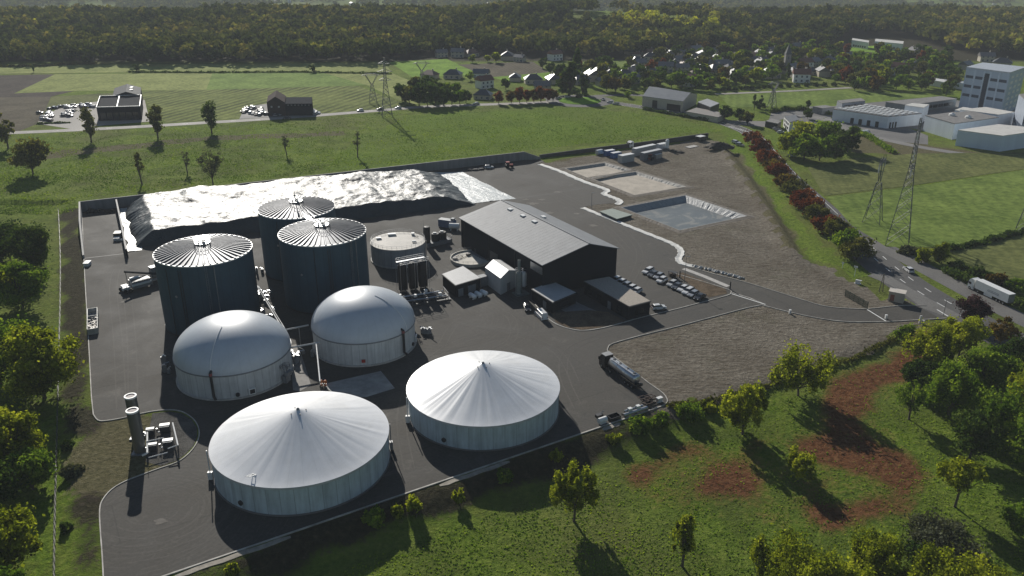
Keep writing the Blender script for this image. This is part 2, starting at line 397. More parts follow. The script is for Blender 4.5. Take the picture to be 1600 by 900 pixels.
FM = dict(
    plough=fieldmat('ploughed_soil', (.060, .050, .042), (.095, .080, .066), 3, .3, .06, .3),
    brown=fieldmat('stubble', (.11, .095, .065), (.15, .13, .09), 3, .3),
    pale=fieldmat('pale_crop', (0.213, 0.262, 0.061), (0.299, 0.329, 0.104), 5, .35, .05, .15),
    green=fieldmat('green_crop', (0.134, 0.226, 0.037), (0.207, 0.293, 0.063), 5, .35, .05, .2),
    vine=fieldmat('vine_rows', (0.134, 0.183, 0.037), (0.226, 0.256, 0.067), 6.0, .35, .05, .95),
    lime=fieldmat('lime_grass', (.150, .270, .022), (.20, .33, .04)),
    dull=fieldmat('dull_grass', (0.098, 0.122, 0.037), (0.171, 0.183, 0.061), 4, .2, .06, .2),
    mid=fieldmat('mown_meadow', (0.116, 0.183, 0.034), (0.189, 0.250, 0.056), 5, .25, .05, .25),
    lawn=fieldmat('lawn', (.10, .22, .015), (.15, .28, .025)))
for k, (mt, pl) in enumerate((
    ('plough', [(-60, 119), (86, 116), (22, 146), (116, 142), (80, 151), (-60, 153)]),
    ('brown', [(-80, 153), (80, 151), (62, 192), (30, 205), (-80, 208)]),
    ('pale', [(86, 116), (332, 114), (322, 141), (116, 142), (22, 146)]),
    ('green', [(332, 114), (498, 112), (575, 133), (322, 141)]),
    ('vine', [(215, 143), (560, 134), (640, 166), (500, 178), (260, 192), (228, 160)]),
    ('dull', [(81, 151), (215, 143), (228, 160), (150, 160), (90, 166), (62, 190)]),
    ('pale', [(500, 112), (612, 114), (700, 152), (640, 165), (575, 134)]),
    ('pale', [(-90, 103), (600, 98), (612, 112), (200, 113), (-90, 116)]),
    ('lime', [(608, 97), (698, 92), (752, 117), (645, 121)]),
    ('brown', [(715, 101), (832, 96), (858, 113), (765, 121)]),
    ('lime', [(765, 121), (858, 113), (866, 124), (800, 128)]),
    ('mid', [(905, 97), (1012, 93), (1014, 104), (930, 108)]),
    ('mid', [(1125, 149), (1240, 144), (1330, 140), (1470, 150), (1440, 153), (1300, 166), (1140, 168)]),
    ('dull', [(1262, 262), (1330, 248), (1430, 240), (1615, 238), (1615, 262), (1440, 288), (1288, 306)]),
    ('mid', [(1292, 308), (1440, 290), (1620, 263), (1620, 360), (1480, 386), (1385, 386), (1330, 352)]),
    ('dull', [(1480, 390), (1620, 364), (1620, 470), (1530, 425)]),
    ('lime', [(1330, 99), (1432, 97), (1428, 104), (1350, 105)]),
    ('lime', [(1322, 74), (1375, 71), (1415, 76), (1405, 85), (1330, 80)]),
)): sheet('field', pxpoly(pl), FM[mt], .02+.004*k)

# asphalt
def asphalt(name, a, b, spec=.3, rough=.78, arcs=None):
    m, n, p, o = newmat(name)
    f = noise(n, .05, 5, .6, dist=1.2); f2 = noise(n, 1.8, 6, .75); f3 = noise(n, .16, 4, .6, dist=3.0, mp=(1, 2.2, 1, .5))
    c = ramp(n, f, [(.38, tuple(q*.85 for q in a)), (.62, tuple(q*1.12 for q in b))])
    c = mix(n, .5, c, ramp(n, f2, [(.3, tuple(q*.6 for q in a)), (.72, tuple(q*1.35 for q in b))]))
    tr = ramp(n, f3, [(.47, (0, 0, 0)), (.5, (1, 1, 1)), (.53, (0, 0, 0))])
    c = mix(n, mth(n, 'MULTIPLY', tr, .16), c, tuple(q*1.9 for q in b))
    if arcs:
        for cx, cy, sc2, st2 in arcs:
            q = G(cx, cy); co = nd(n, 'ShaderNodeTexCoord'); mp = nd(n, 'ShaderNodeMapping'); mp.inputs['Location'].default_value = (-q.x, -q.y, 0); n.links.new(co.outputs['Object'], mp.inputs[0])
            wv = nd(n, 'ShaderNodeTexWave'); wv.wave_type = 'RINGS'; wv.rings_direction = 'Z'; wv.inputs['Scale'].default_value = sc2; wv.inputs['Distortion'].default_value = 6.0; wv.inputs['Detail'].default_value = 3; wv.inputs['Detail Scale'].default_value = .35
            n.links.new(mp.outputs[0], wv.inputs[0]); ln = nd(n, 'ShaderNodeVectorMath'); ln.operation = 'LENGTH'; n.links.new(mp.outputs[0], ln.inputs[0])
            fo = ramp(n, mth(n, 'DIVIDE', ln.outputs['Value'], 30.0), [(.12, (0, 0, 0)), (.35, (1, 1, 1)), (.8, (1, 1, 1)), (1, (0, 0, 0))])
            li = ramp(n, wv.outputs['Fac'], [(.80, (0, 0, 0)), (.97, (1, 1, 1))])
            k = mth(n, 'MULTIPLY', mth(n, 'MULTIPLY', fo, li), mth(n, 'MULTIPLY', ramp(n, f3, [(.4, (0, 0, 0)), (.6, (1, 1, 1))]), st2)); c = mix(n, k, c, tuple(q_*2.6 for q_ in b))
        sp_ = ramp(n, noise(n, .09, 6, .8, dist=2.0), [(.57, (0, 0, 0)), (.68, (1, 1, 1))]); c = mix(n, mth(n, 'MULTIPLY', sp_, .42), c, (.16, .145, .125))
        oil = ramp(n, noise(n, .21, 3, .6), [(.66, (0, 0, 0)), (.72, (1, 1, 1))]); c = mix(n, mth(n, 'MULTIPLY', oil, .5), c, (.02, .019, .018))
        br = nd(n, 'ShaderNodeTexBrick'); co = nd(n, 'ShaderNodeTexCoord'); mp = nd(n, 'ShaderNodeMapping'); mp.inputs['Rotation'].default_value = (0, 0, -.53); n.links.new(co.outputs['Object'], mp.inputs[0]); n.links.new(mp.outputs[0], br.inputs[0])
        br.inputs['Scale'].default_value = .02; br.inputs['Mortar Size'].default_value = .0025; br.inputs['Brick Width'].default_value = 1.4; br.inputs['Row Height'].default_value = .24; br.inputs['Color1'].default_value = (0, 0, 0, 1); br.inputs['Color2'].default_value = (.25, .25, .25, 1); br.inputs['Mortar'].default_value = (1, 1, 1, 1)
        c = mix(n, mth(n, 'MULTIPLY', br.outputs['Color'], .45), c, tuple(q_*.55 for q_ in a))
    n.links.new(c, p.inputs['Base Color']); p.inputs['Specular IOR Level'].default_value = spec
    n.links.new(ramp(n, f, [(.3, (rough,)*3), (.7, (rough+.14,)*3)]), p.inputs['Roughness'])
    bump(n, p, f2, .35, .04); return m
ASPH = asphalt('asphalt', (.040, .038, .033), (.074, .068, .058), arcs=[(236, 806, .30, .20), (700, 500, .22, .18)])
ROAD = asphalt('road_asphalt', (.070, .068, .066), (.10, .097, .092))
PALE = asphalt('pale_tarmac', (.24, .225, .20), (.32, .30, .27))
CONC = M('concrete', (.42, .40, .37), .75, var=.22, scale=.8, bmp=.15)
KERB = M('kerb_concrete', (.40, .38, .34), .75, var=.45, scale=.35, detail=8)
PAINT = M('road_paint', (.78, .78, .75), .6, var=.1, scale=3)
west = [(128, 330), (131, 400), (133, 440), (136, 490), (140, 560), (143, 620), (146, 648)]
nook = [(146, 648), (153, 657), (165, 658), (190, 654), (215, 648), (240, 643), (265, 641), (285, 644), (302, 655), (310, 668), (311, 682), (305, 697), (293, 711), (276, 723), (250, 732), (220, 743), (195, 753), (175, 765), (161, 781), (156, 797), (157, 830), (160, 870), (163, 930)]
south = [(250, 903), (1037, 634)]
east = [(1037, 634), (1043, 627), (1036, 615), (1015, 600), (994, 584), (970, 566), (951, 551), (950, 544), (958, 537), (1000, 525), (1060, 510), (1120, 494), (1165, 482), (1190, 477)]
acc_s = [(1190, 477), (1225, 486), (1270, 496), (1320, 503), (1385, 503), (1440, 500), (1492, 497)]
acc_n = [(1448, 478), (1405, 478), (1355, 483), (1320, 482), (1285, 478), (1245, 466), (1200, 452), (1160, 440), (1110, 427), (1070, 415)]
yard_e = [(1060, 407), (1066, 397), (1058, 386), (1025, 371), (975, 350), (910, 324), (967, 317), (962, 311), (940, 301), (951, 297), (920, 287), (875, 268), (842, 257), (850, 252), (925, 242), (838, 246)]
yard_pts = [G(*q) for q in west]+smoothline(pxpoly(nook), 3)+[G(*q) for q in south]+smoothline(pxpoly(east), 3)+pxpoly(acc_s)+pxpoly(acc_n)+smoothline(pxpoly(yard_e[:14]), 2)+pxpoly([(838, 247), (400, 298)])
# split so that no part of the outline doubles back on itself
sheet('yard', yard_pts, ASPH, .05)
def kerb(pts, sm=3, wd=.2, h=.14, z=.05, mat=None):
    return ribbon('kerb', smoothline(pxpoly(pts), sm) if sm else pxpoly(pts), wd, mat or KERB, z, h=h)
kerb(west, 0); kerb(nook); kerb(south, 0, .3); kerb(east); kerb(acc_s, 3, .22); kerb(acc_n, 3, .2)
kerb([(836, 476), (850, 492), (864, 504), (882, 512), (908, 517), (936, 514), (965, 507), (1000, 497), (1050, 485), (1100, 472), (1136, 462), (1142, 458), (1138, 453), (1100, 441), (1052, 427)], 4, .25)
kerb([(1142, 457), (1170, 465), (1196, 476)], 0, .3, .02)
ribbon('pavement', pxpoly([(1068, 420), (1100, 432), (1138, 448)]), 1.8, CONC, .09)
ribbon('pavement', pxpoly([(872, 470), (905, 486), (945, 502)]), 7.0, M('paving', (.17, .165, .16), .7), .085)
sheet('concrete_slab', pxpoly([(503, 601), (595, 580), (617, 607), (572, 621), (530, 622)]), M('slab_concrete', (.25, .25, .24), .7, var=.3, scale=.4), .075)
sheet('pale_strip', pxpoly([(452, 540), (466, 538), (486, 602), (468, 612), (458, 610)]), M('strip_concrete', (.20, .19, .175), .8, var=.25), .08)
ribbon('joint_line', pxpoly([(131, 404), (200, 396)]), .5, M('joint', (.035, .034, .033), .7), .075)
ribbon('joint_line', pxpoly([(800, 311), (862, 303), (925, 292)]), .5, MATS['joint'], .075)
LEDGE = M('ledge_concrete', (.30, .27, .22), .85, var=.35, scale=.7, bmp=.2)
for u0, u1 in ((.02, .20), (.47, .615), (.83, .875)):
    ribbon('pale_strip', [KA.lerp(KB, u0+(u1-u0)*k/10)+_kn*(.95+.12*math.sin(k*1.9)) for k in range(11)], [.5]+[1.1]*9+[.5], LEDGE, .03, h=.05)
BED = fieldmat('bark_bed', (.095, .070, .048), (.165, .125, .085), None, 0, .35)
sheet('planting_bed', pxpoly([(862, 489), (868, 503), (885, 511.5), (908, 515.5), (935, 512.5), (962, 506), (978, 502), (950, 488), (920, 485)]), BED, .092)
sheet('planting_bed', pxpoly([(1056, 430), (1066, 426), (1134, 452), (1136, 459), (1108, 465)]), BED, .088)
sheet('gravel_patch', pxpoly([(238, 646), (265, 643), (284, 646), (300, 656), (308, 669), (308, 682), (303, 696), (291, 709), (275, 720), (252, 728), (228, 722), (230, 690)]), fieldmat('grey_gravel', (.075, .073, .068), (.125, .12, .11), None, 0, .4), .03)
# tyre marks and spilt material on the yard
TYRE = asphalt('tyre_worn_asphalt', (.058, .054, .048), (.096, .088, .076)); SPILL = M('spilt_sand', (.13, .118, .10), .9, var=.35, scale=1.2)
_tr = random.Random(9); _tz = [.054]
def tyre(pts):
    L_ = smoothline(pts, 8)
    for s in (-1.0, 1.0):
        _tz[0] += .0007; q = []
        for i, p in enumerate(L_): dd = (L_[min(i+1, len(L_)-1)]-L_[max(i-1, 0)]).normalized(); q.append(p+Vector((-dd.y, dd.x, 0))*s)
        ribbon('tyre_marks', q, [.08]+[.26+.08*math.sin(i*.9+s) for i in range(len(q)-2)]+[.08], TYRE, _tz[0])
cs = G(238, 800)
for k in range(5):
    r_ = 5.0+2.1*k; a0 = 3.9+.25*k; pts = []
    for i in range(12):
        q = cs+Vector((r_*1.1*math.cos(a0+.22*i), r_*.9*math.sin(a0+.22*i), 0))
        if inpoly(np.array([q.x-1.2, q.x+1.2]), np.array([q.y-1.2, q.y-1.2]), yard_pts).all(): pts.append(q)
        elif pts: break
    if len(pts) > 4: tyre(pts)
for pts in ([(640, 735), (628, 650), (655, 580), (730, 530), (860, 520), (960, 505), (1090, 478)], [(190, 640), (185, 540), (178, 440), (205, 412), (330, 392), (560, 365), (690, 335)], [(208, 635), (206, 540), (200, 470)], [(690, 540), (720, 500), (790, 490), (800, 530), (740, 560)], [(900, 600), (870, 550), (800, 520), (720, 505)], [(700, 350), (790, 300), (850, 280)], [(960, 480), (1000, 400), (960, 350), (880, 305), (800, 275)], [(985, 395), (940, 350), (870, 310)], [(905, 640), (880, 580), (900, 540), (1000, 505)]):
    tyre(pxpoly(pts))
for x, y, r_ in ((833, 318, 2.2), (822, 312, 1.2), (858, 333, 1.8), (900, 334, 1.5), (926, 353, 1.6), (845, 312, 1.4), (250, 815, 1.1), (192, 472, 1.0), (870, 300, 1.5)):
    p = G(x, y); sheet('spilt_sand', [p+Vector((r_*(1.0+_tr.uniform(-.6, .6))*math.cos(2*PI*i/14), r_*(.7+_tr.uniform(-.35, .35))*math.sin(2*PI*i/14), 0)) for i in range(14)], SPILL, .079)
# public roads
main = smoothline(pxpoly([(960, 161), (1000, 167), (1060, 176), (1105, 185), (1150, 199), (1180, 215), (1204, 243), (1240, 283), (1285, 327), (1335, 375), (1390, 424), (1450, 465), (1530, 508), (1640, 562), (1790, 640), (2050, 790)]), 6)
ribbon('road', main, [8.5]*40+[8.5+min(5, .35*i) for i in range(len(main)-40)], ROAD, .055)
side = smoothline(pxpoly([(1352, 372), (1395, 393), (1440, 417), (1500, 449), (1560, 481), (1640, 520), (1800, 600), (2070, 745)]), 4)
ribbon('road', side, 7.5, asphalt('worn_tarmac', (.11, .105, .10), (.15, .145, .135)), .059)
sheet('road', pxpoly([(1355, 431), (1376, 424), (1450, 466), (1500, 492), (1490, 499), (1440, 481), (1424, 468), (1390, 445)]), MATS.get('x', asphalt('apron_tarmac', (.13, .125, .115), (.17, .165, .155))), .063)
westroad = smoothline(pxpoly([(872, 159), (800, 162), (740, 164), (660, 167), (600, 172), (500, 180), (400, 187), (300, 193), (200, 199), (100, 204), (30, 207), (-90, 211)]), 4)
ribbon('road', westroad, 7.5, PALE, .055)  # paler road colour holds the brightness of the grazing sun
rc_ = G(906, 157.5); ring = [rc_+Vector((17.5*math.cos(2*PI*i/48), 17.5*math.sin(2*PI*i/48), 0)) for i in range(49)]
ribbon('road', ring, 8.5, ROAD, .05)
isl = MB(); isl.lathe([(13.3, -.1), (13.3, .16), (12.6, .2), (6, .7), (.05, .9)], 40)
io = isl.build('roundabout_island', [FM['lawn']], smooth=True, loc=rc_); tag(io, kind='structure')
ribbon('road', smoothline(pxpoly([(930, 150), (980, 148), (1010, 150)]), 4), 7, ROAD, .045)
ribbon('road', smoothline(pxpoly([(868, 157), (850, 149), (862, 140)]), 4), 6, ROAD, .046)
ribbon('road', pxpoly([(1118, 147), (1240, 142), (1330, 137)]), 5, PALE, .052)
ribbon('road', smoothline(pxpoly([(1205, 178), (1260, 181), (1300, 190), (1330, 205), (1450, 232), (1620, 256)]), 4), 6, asphalt('lane_tarmac', (.17, .16, .15), (.22, .21, .20)), .056)
marks = MB()
def dash(line, off, every, ln, wd=.16, i0=0, i1=None, z=.075):
    acc = 0; pts = line[i0:i1]
    for a, b in zip(pts[:-1], pts[1:]):
        d = b-a; L = d.length; d = d/L; s = Vector((-d.y, d.x, 0)); t = 0
        while t < L:
            if (acc+t) % every < ln:
                e = min(L, t+.5); p = a+d*t+s*off; q = a+d*e+s*off
                marks.add([p+s*wd+Vector((0, 0, z)), p-s*wd+Vector((0, 0, z)), q-s*wd+Vector((0, 0, z)), q+s*wd+Vector((0, 0, z))], [(0, 1, 2, 3)])
            t += .5
        acc += L
dash(main, 0, 9, 3.2, .13); dash(main, -3.8, 1, 2, .09, 0, 44); dash(main, 3.8, 1, 2, .09, 0, 50); dash(main, 3.4, 9, 3, .13, 52)
dash(westroad, 0, 13, 3, .1)
for k in range(9):
    a = G(1141+3.6*k, 198+1.1*k); marks.box((a.x, a.y, .078), (2.6, .6, .006), .4)
for a, b in (((1355, 484), (1384, 502)), ((1464, 484), (1492, 501)), ((1142, 459), (1196, 476))):
    p, q = G(*a), G(*b); m_ = (p+q)/2; marks.box((m_.x, m_.y, .08), ((q-p).length, .35, .008), math.atan2(q.y-p.y, q.x-p.x))
tag(marks.build('road_markings', PAINT), kind='structure')
# tarmac of the two roadside lots and the works across the road
sheet('car_park', pxpoly([(56, 193), (95, 166), (150, 159), (226, 156), (234, 190), (150, 197), (120, 203)]), PALE, .051)
sheet('car_park', pxpoly([(374, 186), (382, 168), (428, 160), (492, 170), (505, 179)]), asphalt('lot_tarmac', (.16, .155, .15), (.21, .20, .19)), .052)
sheet('works_yard', pxpoly([(1200, 192), (1225, 186), (1300, 196), (1390, 220), (1450, 226), (1450, 212), (1420, 200), (1620, 236), (1620, 172), (1440, 150), (1300, 158), (1205, 176)]), asphalt('works_tarmac', (.13, .125, .12), (.17, .165, .16)), .035)
sheet('works_yard', pxpoly([(1005, 168), (1030, 164), (1140, 188), (1220, 190), (1215, 200), (1160, 196), (1110, 186)]), MATS.get('y', asphalt('gravel_yard', (.16, .15, .14), (.20, .19, .18))), .037)
# ------------------------------------------------------------------ plant materials
CLAD = M('dark_cladding', (.012, .024, .036), .55, var=.12, scale=.25, streak=True, spec=.25)
CLAD2 = M('black_cladding', (.012, .015, .020), .75, var=.15, scale=.4, streak=True, spec=.08)
STEEL = M('galvanised_steel', (.52, .53, .54), .36, .85, var=.14, scale=.5)
STAINL = M('stainless_steel', (.50, .51, .52), .32, .9, var=.18, scale=.6, streak=True)
WHITE = M('white_paint', (.74, .74, .72), .45, var=.08, scale=.8)
GREYM = M('grey_metal', (.22, .23, .24), .45, .3, var=.2, scale=.7)
DARKM = M('dark_metal', (.030, .031, .034), .5, .2, var=.25, scale=.8)
BLACK = M('black_rubber', (.012, .012, .013), .6, var=.2, scale=2)
GLASS = M('dark_glass', (.010, .013, .016), .12, var=.1, scale=2, spec=.8)
RED = M('red_paint', (.35, .035, .025), .45, var=.2, scale=1.2)
ORANGE = M('orange_paint', (.50, .14, .04), .5, var=.2, scale=1.2)
BLUE = M('blue_paint', (.030, .10, .26), .45, var=.2, scale=.8)
ROOFG = M('pale_roof_sheet', (.20, .21, .222), .68, .0, var=.14, scale=.35)
BEIGE = M('beige_render', (.48, .43, .35), .8, var=.12, scale=1)
def wallmat(name, base, seam, dark):
    """panelled concrete: joints every few metres round the ring, rain streaks"""
    m, n, p, o = newmat(name)
    co = nd(n, 'ShaderNodeTexCoord'); sp = nd(n, 'ShaderNodeSeparateXYZ'); n.links.new(co.outputs['Object'], sp.inputs[0])
    an = mth(n, 'ARCTAN2', sp.outputs[1], sp.outputs[0])
    fr = mth(n, 'FRACT', mth(n, 'MULTIPLY', an, seam/(2*PI)))
    jl = mth(n, 'LESS_THAN', mth(n, 'ABSOLUTE', mth(n, 'SUBTRACT', fr, .5)), .028)
    f = noise(n, .9, 5, .7, mp=(1, 1, .09)); f2 = noise(n, .35, 4, .6)
    c = ramp(n, f, [(.28, tuple(q*dark for q in base)), (.6, base), (.8, tuple(min(1, q*1.15) for q in base))])
    c = mix(n, .35, c, ramp(n, f2, [(.3, tuple(q*.6 for q in base)), (.7, tuple(q*1.1 for q in base))]))
    c = mix(n, mth(n, 'MULTIPLY', jl, .55), c, tuple(q*.35 for q in base))
    n.links.new(c, p.inputs['Base Color']); p.inputs['Roughness'].default_value = .75
    bump(n, p, f, .15, .05); return m
TWALL = wallmat('tank_concrete', (.52, .60, .64), 42, .45)
DWALL = wallmat('ring_concrete', (.60, .61, .60), 44, .6)
SHELL = wallmat('tank_sheeting', (.027, .072, .102), 30, .8)
def membrane(name, base, rough, bump_s):
    m, n, p, o = newmat(name)
    f = noise(n, .25, 4, .6); f2 = noise(n, .8, 5, .65)
    n.links.new(mix(n, .4, ramp(n, f, [(.3, tuple(q*.86 for q in base)), (.7, base)]), ramp(n, f2, [(.3, tuple(q*.9 for q in base)), (.7, base)])), p.inputs['Base Color'])
    co = nd(n, 'ShaderNodeTexCoord'); sp = nd(n, 'ShaderNodeSeparateXYZ'); n.links.new(co.outputs['Object'], sp.inputs[0])
    fr = mth(n, 'FRACT', mth(n, 'MULTIPLY', mth(n, 'ARCTAN2', sp.outputs[1], sp.outputs[0]), 36/(2*PI))); sm = mth(n, 'LESS_THAN', mth(n, 'ABSOLUTE', mth(n, 'SUBTRACT', fr, .5)), .022)
    gm2 = ramp(n, noise(n, .12, 6, .75, dist=1.2), [(.5, (0, 0, 0)), (.75, (1, 1, 1))])
    old = p.inputs['Base Color'].links[0].from_socket; k2 = mix(n, mth(n, 'MULTIPLY', sm, .16), old, tuple(q*.45 for q in base)); k2 = mix(n, mth(n, 'MULTIPLY', gm2, .3), k2, tuple(q*w_ for q, w_ in zip(base, (.68, .66, .60))))
    n.links.new(k2, p.inputs['Base Color'])
    p.inputs['Roughness'].default_value = rough; p.inputs['Specular IOR Level'].default_value = .5
    if bump_s: bump(n, p, f2, bump_s, .05)
    return m
DOME = membrane('dome_membrane', (.52, .56, .60), .42, .03)
CONE = membrane('roof_membrane', (.78, .79, .80), .42, .05)
def railing(mb, c, r, z, h=1.1, n=16, wd=.07, a0=0, a1=2*PI):
    pts = [(c[0]+r*math.cos(a0+(a1-a0)*i/n), c[1]+r*math.sin(a0+(a1-a0)*i/n)) for i in range(n+1)]
    for i, (x, y) in enumerate(pts):
        mb.bar((x, y, z), (x, y, z+h), wd)
        if i:
            for k in (.55, 1.0): mb.bar((*pts[i-1], z+h*k), (x, y, z+h*k), wd)
def ladder(mb, x, y, ang, z0, z1):
    cx, cy = math.cos(ang), math.sin(ang)
    for s in (-.25, .25): mb.bar((x-cy*s, y+cx*s, z0), (x-cy*s, y+cx*s, z1), .09)
    z = z0+.4
    while z < z1: mb.bar((x-cy*.25, y+cx*.25, z), (x+cy*.25, y-cx*.25, z), .06); z += .45
# ------------------------------------------------------------------ digesters
def digester(c, r, H_, label, mast, ang0):
    t = thing('digester_tank', label, 'tank', (c[0], c[1], 0.05), 0, 'dark digester tanks')
    b = MB(); b.lathe([(r, 0), (r, H_-.1)], 96); sh = b.build('shell', SHELL, t, 30)
    b = MB(); b.lathe([(r+.12, H_-.15), (r+.12, H_+.12), (r-.35, H_+.12)], 96); b.build('eave_ring', WHITE, t, 30)
    b = MB(); b.lathe([(r+.06, 0), (r+.06, .35), (r, .35)], 96); b.build('plinth', DARKM, t, 30)
    b = MB(); n = 46; z0, z1, ri = H_, H_+2.0, 1.9
    vs = []; prof = ((-.5, 0), (.02, 0), (.10, .30), (.30, .30), (.38, 0))
    for i in range(n):
        for f, hh in prof[1:]:
            a = ang0+2*PI*(i+f)/n
            for k in range(7):
                q = k/6; rr = r+(ri-r)*q; vs.append((rr*math.cos(a), rr*math.sin(a), z0+(z1-z0)*q+hh*(1-.75*q)))
    m_ = n*4; fs = [(j*7+k, (j+1) % m_*7+k, (j+1) % m_*7+k+1, j*7+k+1) for j in range(m_) for k in range(6)]
    b.add(vs, fs); rf = b.build('roof', M('roof_steel', (.125, .13, .14), .50, .9, var=.25, scale=.3), t)
    b = MB(); b.lathe([(2.1, H_+1.9), (2.1, H_+2.25), (0.02, H_+2.3)], 32); b.build('crown_platform', STAINL, t, 30)
    b = MB(); railing(b, (0, 0), 2.05, H_+2.25, 1.1, 14, .09); b.build('railing', STEEL, t)
    b = MB(); b.cyl((.4, .1, H_+2.3), (.4, .1, H_+3.2), .45, n=14); b.cyl((-.8, -.5, H_+2.3), (-.8, -.5, H_+2.9), .35, n=12); b.cyl((-.4, .9, H_+2.3), (-.4, .9, H_+3.5), .15, n=10); b.build('vent_pot', STAINL, t, 30)
    if mast:
        b = MB(); b.tube([(.1, -1.2, H_+2.3), (.1, -1.2, H_+5.5)], [.16, .10], 8); b.box((.1, -1.2, H_+4.3), (.5, .5, .5)); b.build('mast', GREYM, t)
    b = MB(); a = ang0-1.15
    b.tube([((r+.18)*math.cos(a), (r+.18)*math.sin(a), .3), ((r+.18)*math.cos(a), (r+.18)*math.sin(a), H_-.4)], .13, 6)
    a -= .16; ladder(b, (r+.3)*math.cos(a), (r+.3)*math.sin(a), a, .2, H_+.9); b.build('ladder', GREYM, t)
    for da in (.0, .05, .35):
        b = MB(); q = a-.5-da; b.tube([((r+.25)*math.cos(q), (r+.25)*math.sin(q), .4), ((r+.25)*math.cos(q), (r+.25)*math.sin(q), H_-1)], .09, 6); b.build('downpipe', DARKM, t)
    b = MB(); q = -1.9
    p = ((r+.02)*math.cos(q), (r+.02)*math.sin(q), H_*.58); b.cyl(p, (p[0]*1.012, p[1]*1.012, H_*.58), .33, n=14); b.build('sight_port', GREYM, t)
    return t
T1 = (-80.8, 204.7); T2 = (-52.7, 219.2); T3 = (-65.3, 241.9)
digester(T1, 12.25, 19.8, 'dark blue cylindrical tank with ribbed steel roof, nearest the silage feeder', False, .1)
digester(T2, 11.91, 19.8, 'dark blue ribbed roof tank standing between its twin and the low white tank', False, .6)
digester(T3, 11.37, 19.8, 'dark blue ribbed roof tank with a tall roof mast, behind the other two', True, .3)
b = MB(); b.box((0, 0, 0), (7.5, 1.6, .18)); 
for k in (-3.6, -1.2, 1.2, 3.6):
    for s in (-.75, .75): b.bar((k, s, .1), (k, s, 1.2), .07)
for s in (-.75, .75): b.bar((-3.6, s, 1.2), (3.6, s, 1.2), .07)
o = b.build('roof_walkway', STEEL); o.location = (-59.0, 230.7, 20.0); o.rotation_euler = (0, 0, -1.064)
tag(o, 'steel walkway bridging the roofs of the two closest dark tanks', 'walkway')

# ------------------------------------------------------------------ domed gas holders
def gas_dome(c, r, hw, label, pipe_a, seam_a):
    t = thing('gas_dome_tank', label, 'tank', (c[0], c[1], .05), 0, 'domed gas storage tanks')
    b = MB(); b.lathe([(r-.15, 0), (r-.15, hw-.25)], 96); b.build('wall', DWALL, t, 30)
    b = MB(); b.lathe([(r+.25, 0), (r+.25, .35), (r-.15, .35)], 72); b.build('plinth', CONC, t, 30)
    b = MB(); b.lathe([(r-.15, hw-.3), (r+.12, hw-.3), (r+.12, hw-.02), (r-.1, hw)], 96); b.build('clamp_ring', GREYM, t, 30)
    prof = [(r*math.cos(q), hw-.02+8.05*math.sin(q)) for q in np.linspace(0, PI/2*.999, 40)]
    b = MB(); b.lathe(prof, 128); b.build('dome', DOME, t, True)
    b = MB(); pts = []
    for q in np.linspace(.05, PI/2*.80, 18): pts.append((r*1.003*math.cos(q)*math.cos(seam_a), r*1.003*math.cos(q)*math.sin(seam_a), hw+8.09*math.sin(q)))
    b.tube(pts, .07, 6); b.build('strap', WHITE, t)
    ca, sa = math.cos(pipe_a), math.sin(pipe_a); rr = r+.42
    b = MB(); b.tube([(r*.965*ca, r*.965*sa, hw+1.2), (rr*ca, rr*sa, hw+.9), (rr*ca, rr*sa, hw-.2), (rr*ca, rr*sa, 1.2), ((rr+.3)*ca-.5*sa, (rr+.3)*sa+.5*ca, .5)], .30, 10); pp = b.build('relief_pipe', BLACK, t, True)
    b = MB(); b.cyl((rr*ca, rr*sa, hw+.25), (rr*ca, rr*sa, hw+.85), .36, n=12); b.build('pipe_collar', M('faded_red', (.22, .05, .05), .6), pp)
    b = MB(); q = pipe_a+.62; b.box((0, 0, 0), (.3, 1.5, 1.5)); b.cur = 1; b.box((.17, 0, 0), (.06, 1.1, 1.0))
    w_ = b.build('control_box', [WHITE, DARKM], t); w_.location = ((r+.2)*math.cos(q), (r+.2)*math.sin(q), 1.3); w_.rotation_euler = (0, 0, q)
    b = MB(); q = pipe_a+.38; b.cyl(((r-.2)*math.cos(q), (r-.2)*math.sin(q), 1.1), ((r+.25)*math.cos(q), (r+.25)*math.sin(q), 1.1), .45, n=16); b.build('manhole', DARKM, t)
    b = MB()
    for q, s in ((pipe_a+1.25, .5), (pipe_a+1.32, .35)):
        x, y = (r+.7)*math.cos(q), (r+.7)*math.sin(q); b.box((x, y, .9), (1.2, .9, 1.7), q); b.tube([(x, y, 1.7), (x, y, 3.2), (x*.97, y*.97, 4.0)], .12, 6)
        b.box((x*1.06, y*1.06, 2.5), (.8, .8, .8), q); railing(b, (x, y), .9, 3.4, 1.0, 6, .08)
    b.build('side_gear', GREYM, t)
    return t
gas_dome((-37.4, 190.0), 12.86, 6.18, 'white dome tank with its black pipe on the side, beside the pipe skid', -.60, -.45)
gas_dome((-65.5, 174.5), 13.18, 6.16, 'white dome tank behind the flat cone tank, in front of a dark tank', -1.62, -1.63)
b = MB(); b.box((0, 0, 0), (.12, .9, .8)); o = b.build('warning_sign', RED); o.location = (-35.6, 177.1, 1.6); o.rotation_euler = (0, 0, -1.43)
tag(o, 'small red panel on the concrete wall of the dome tank', 'sign')

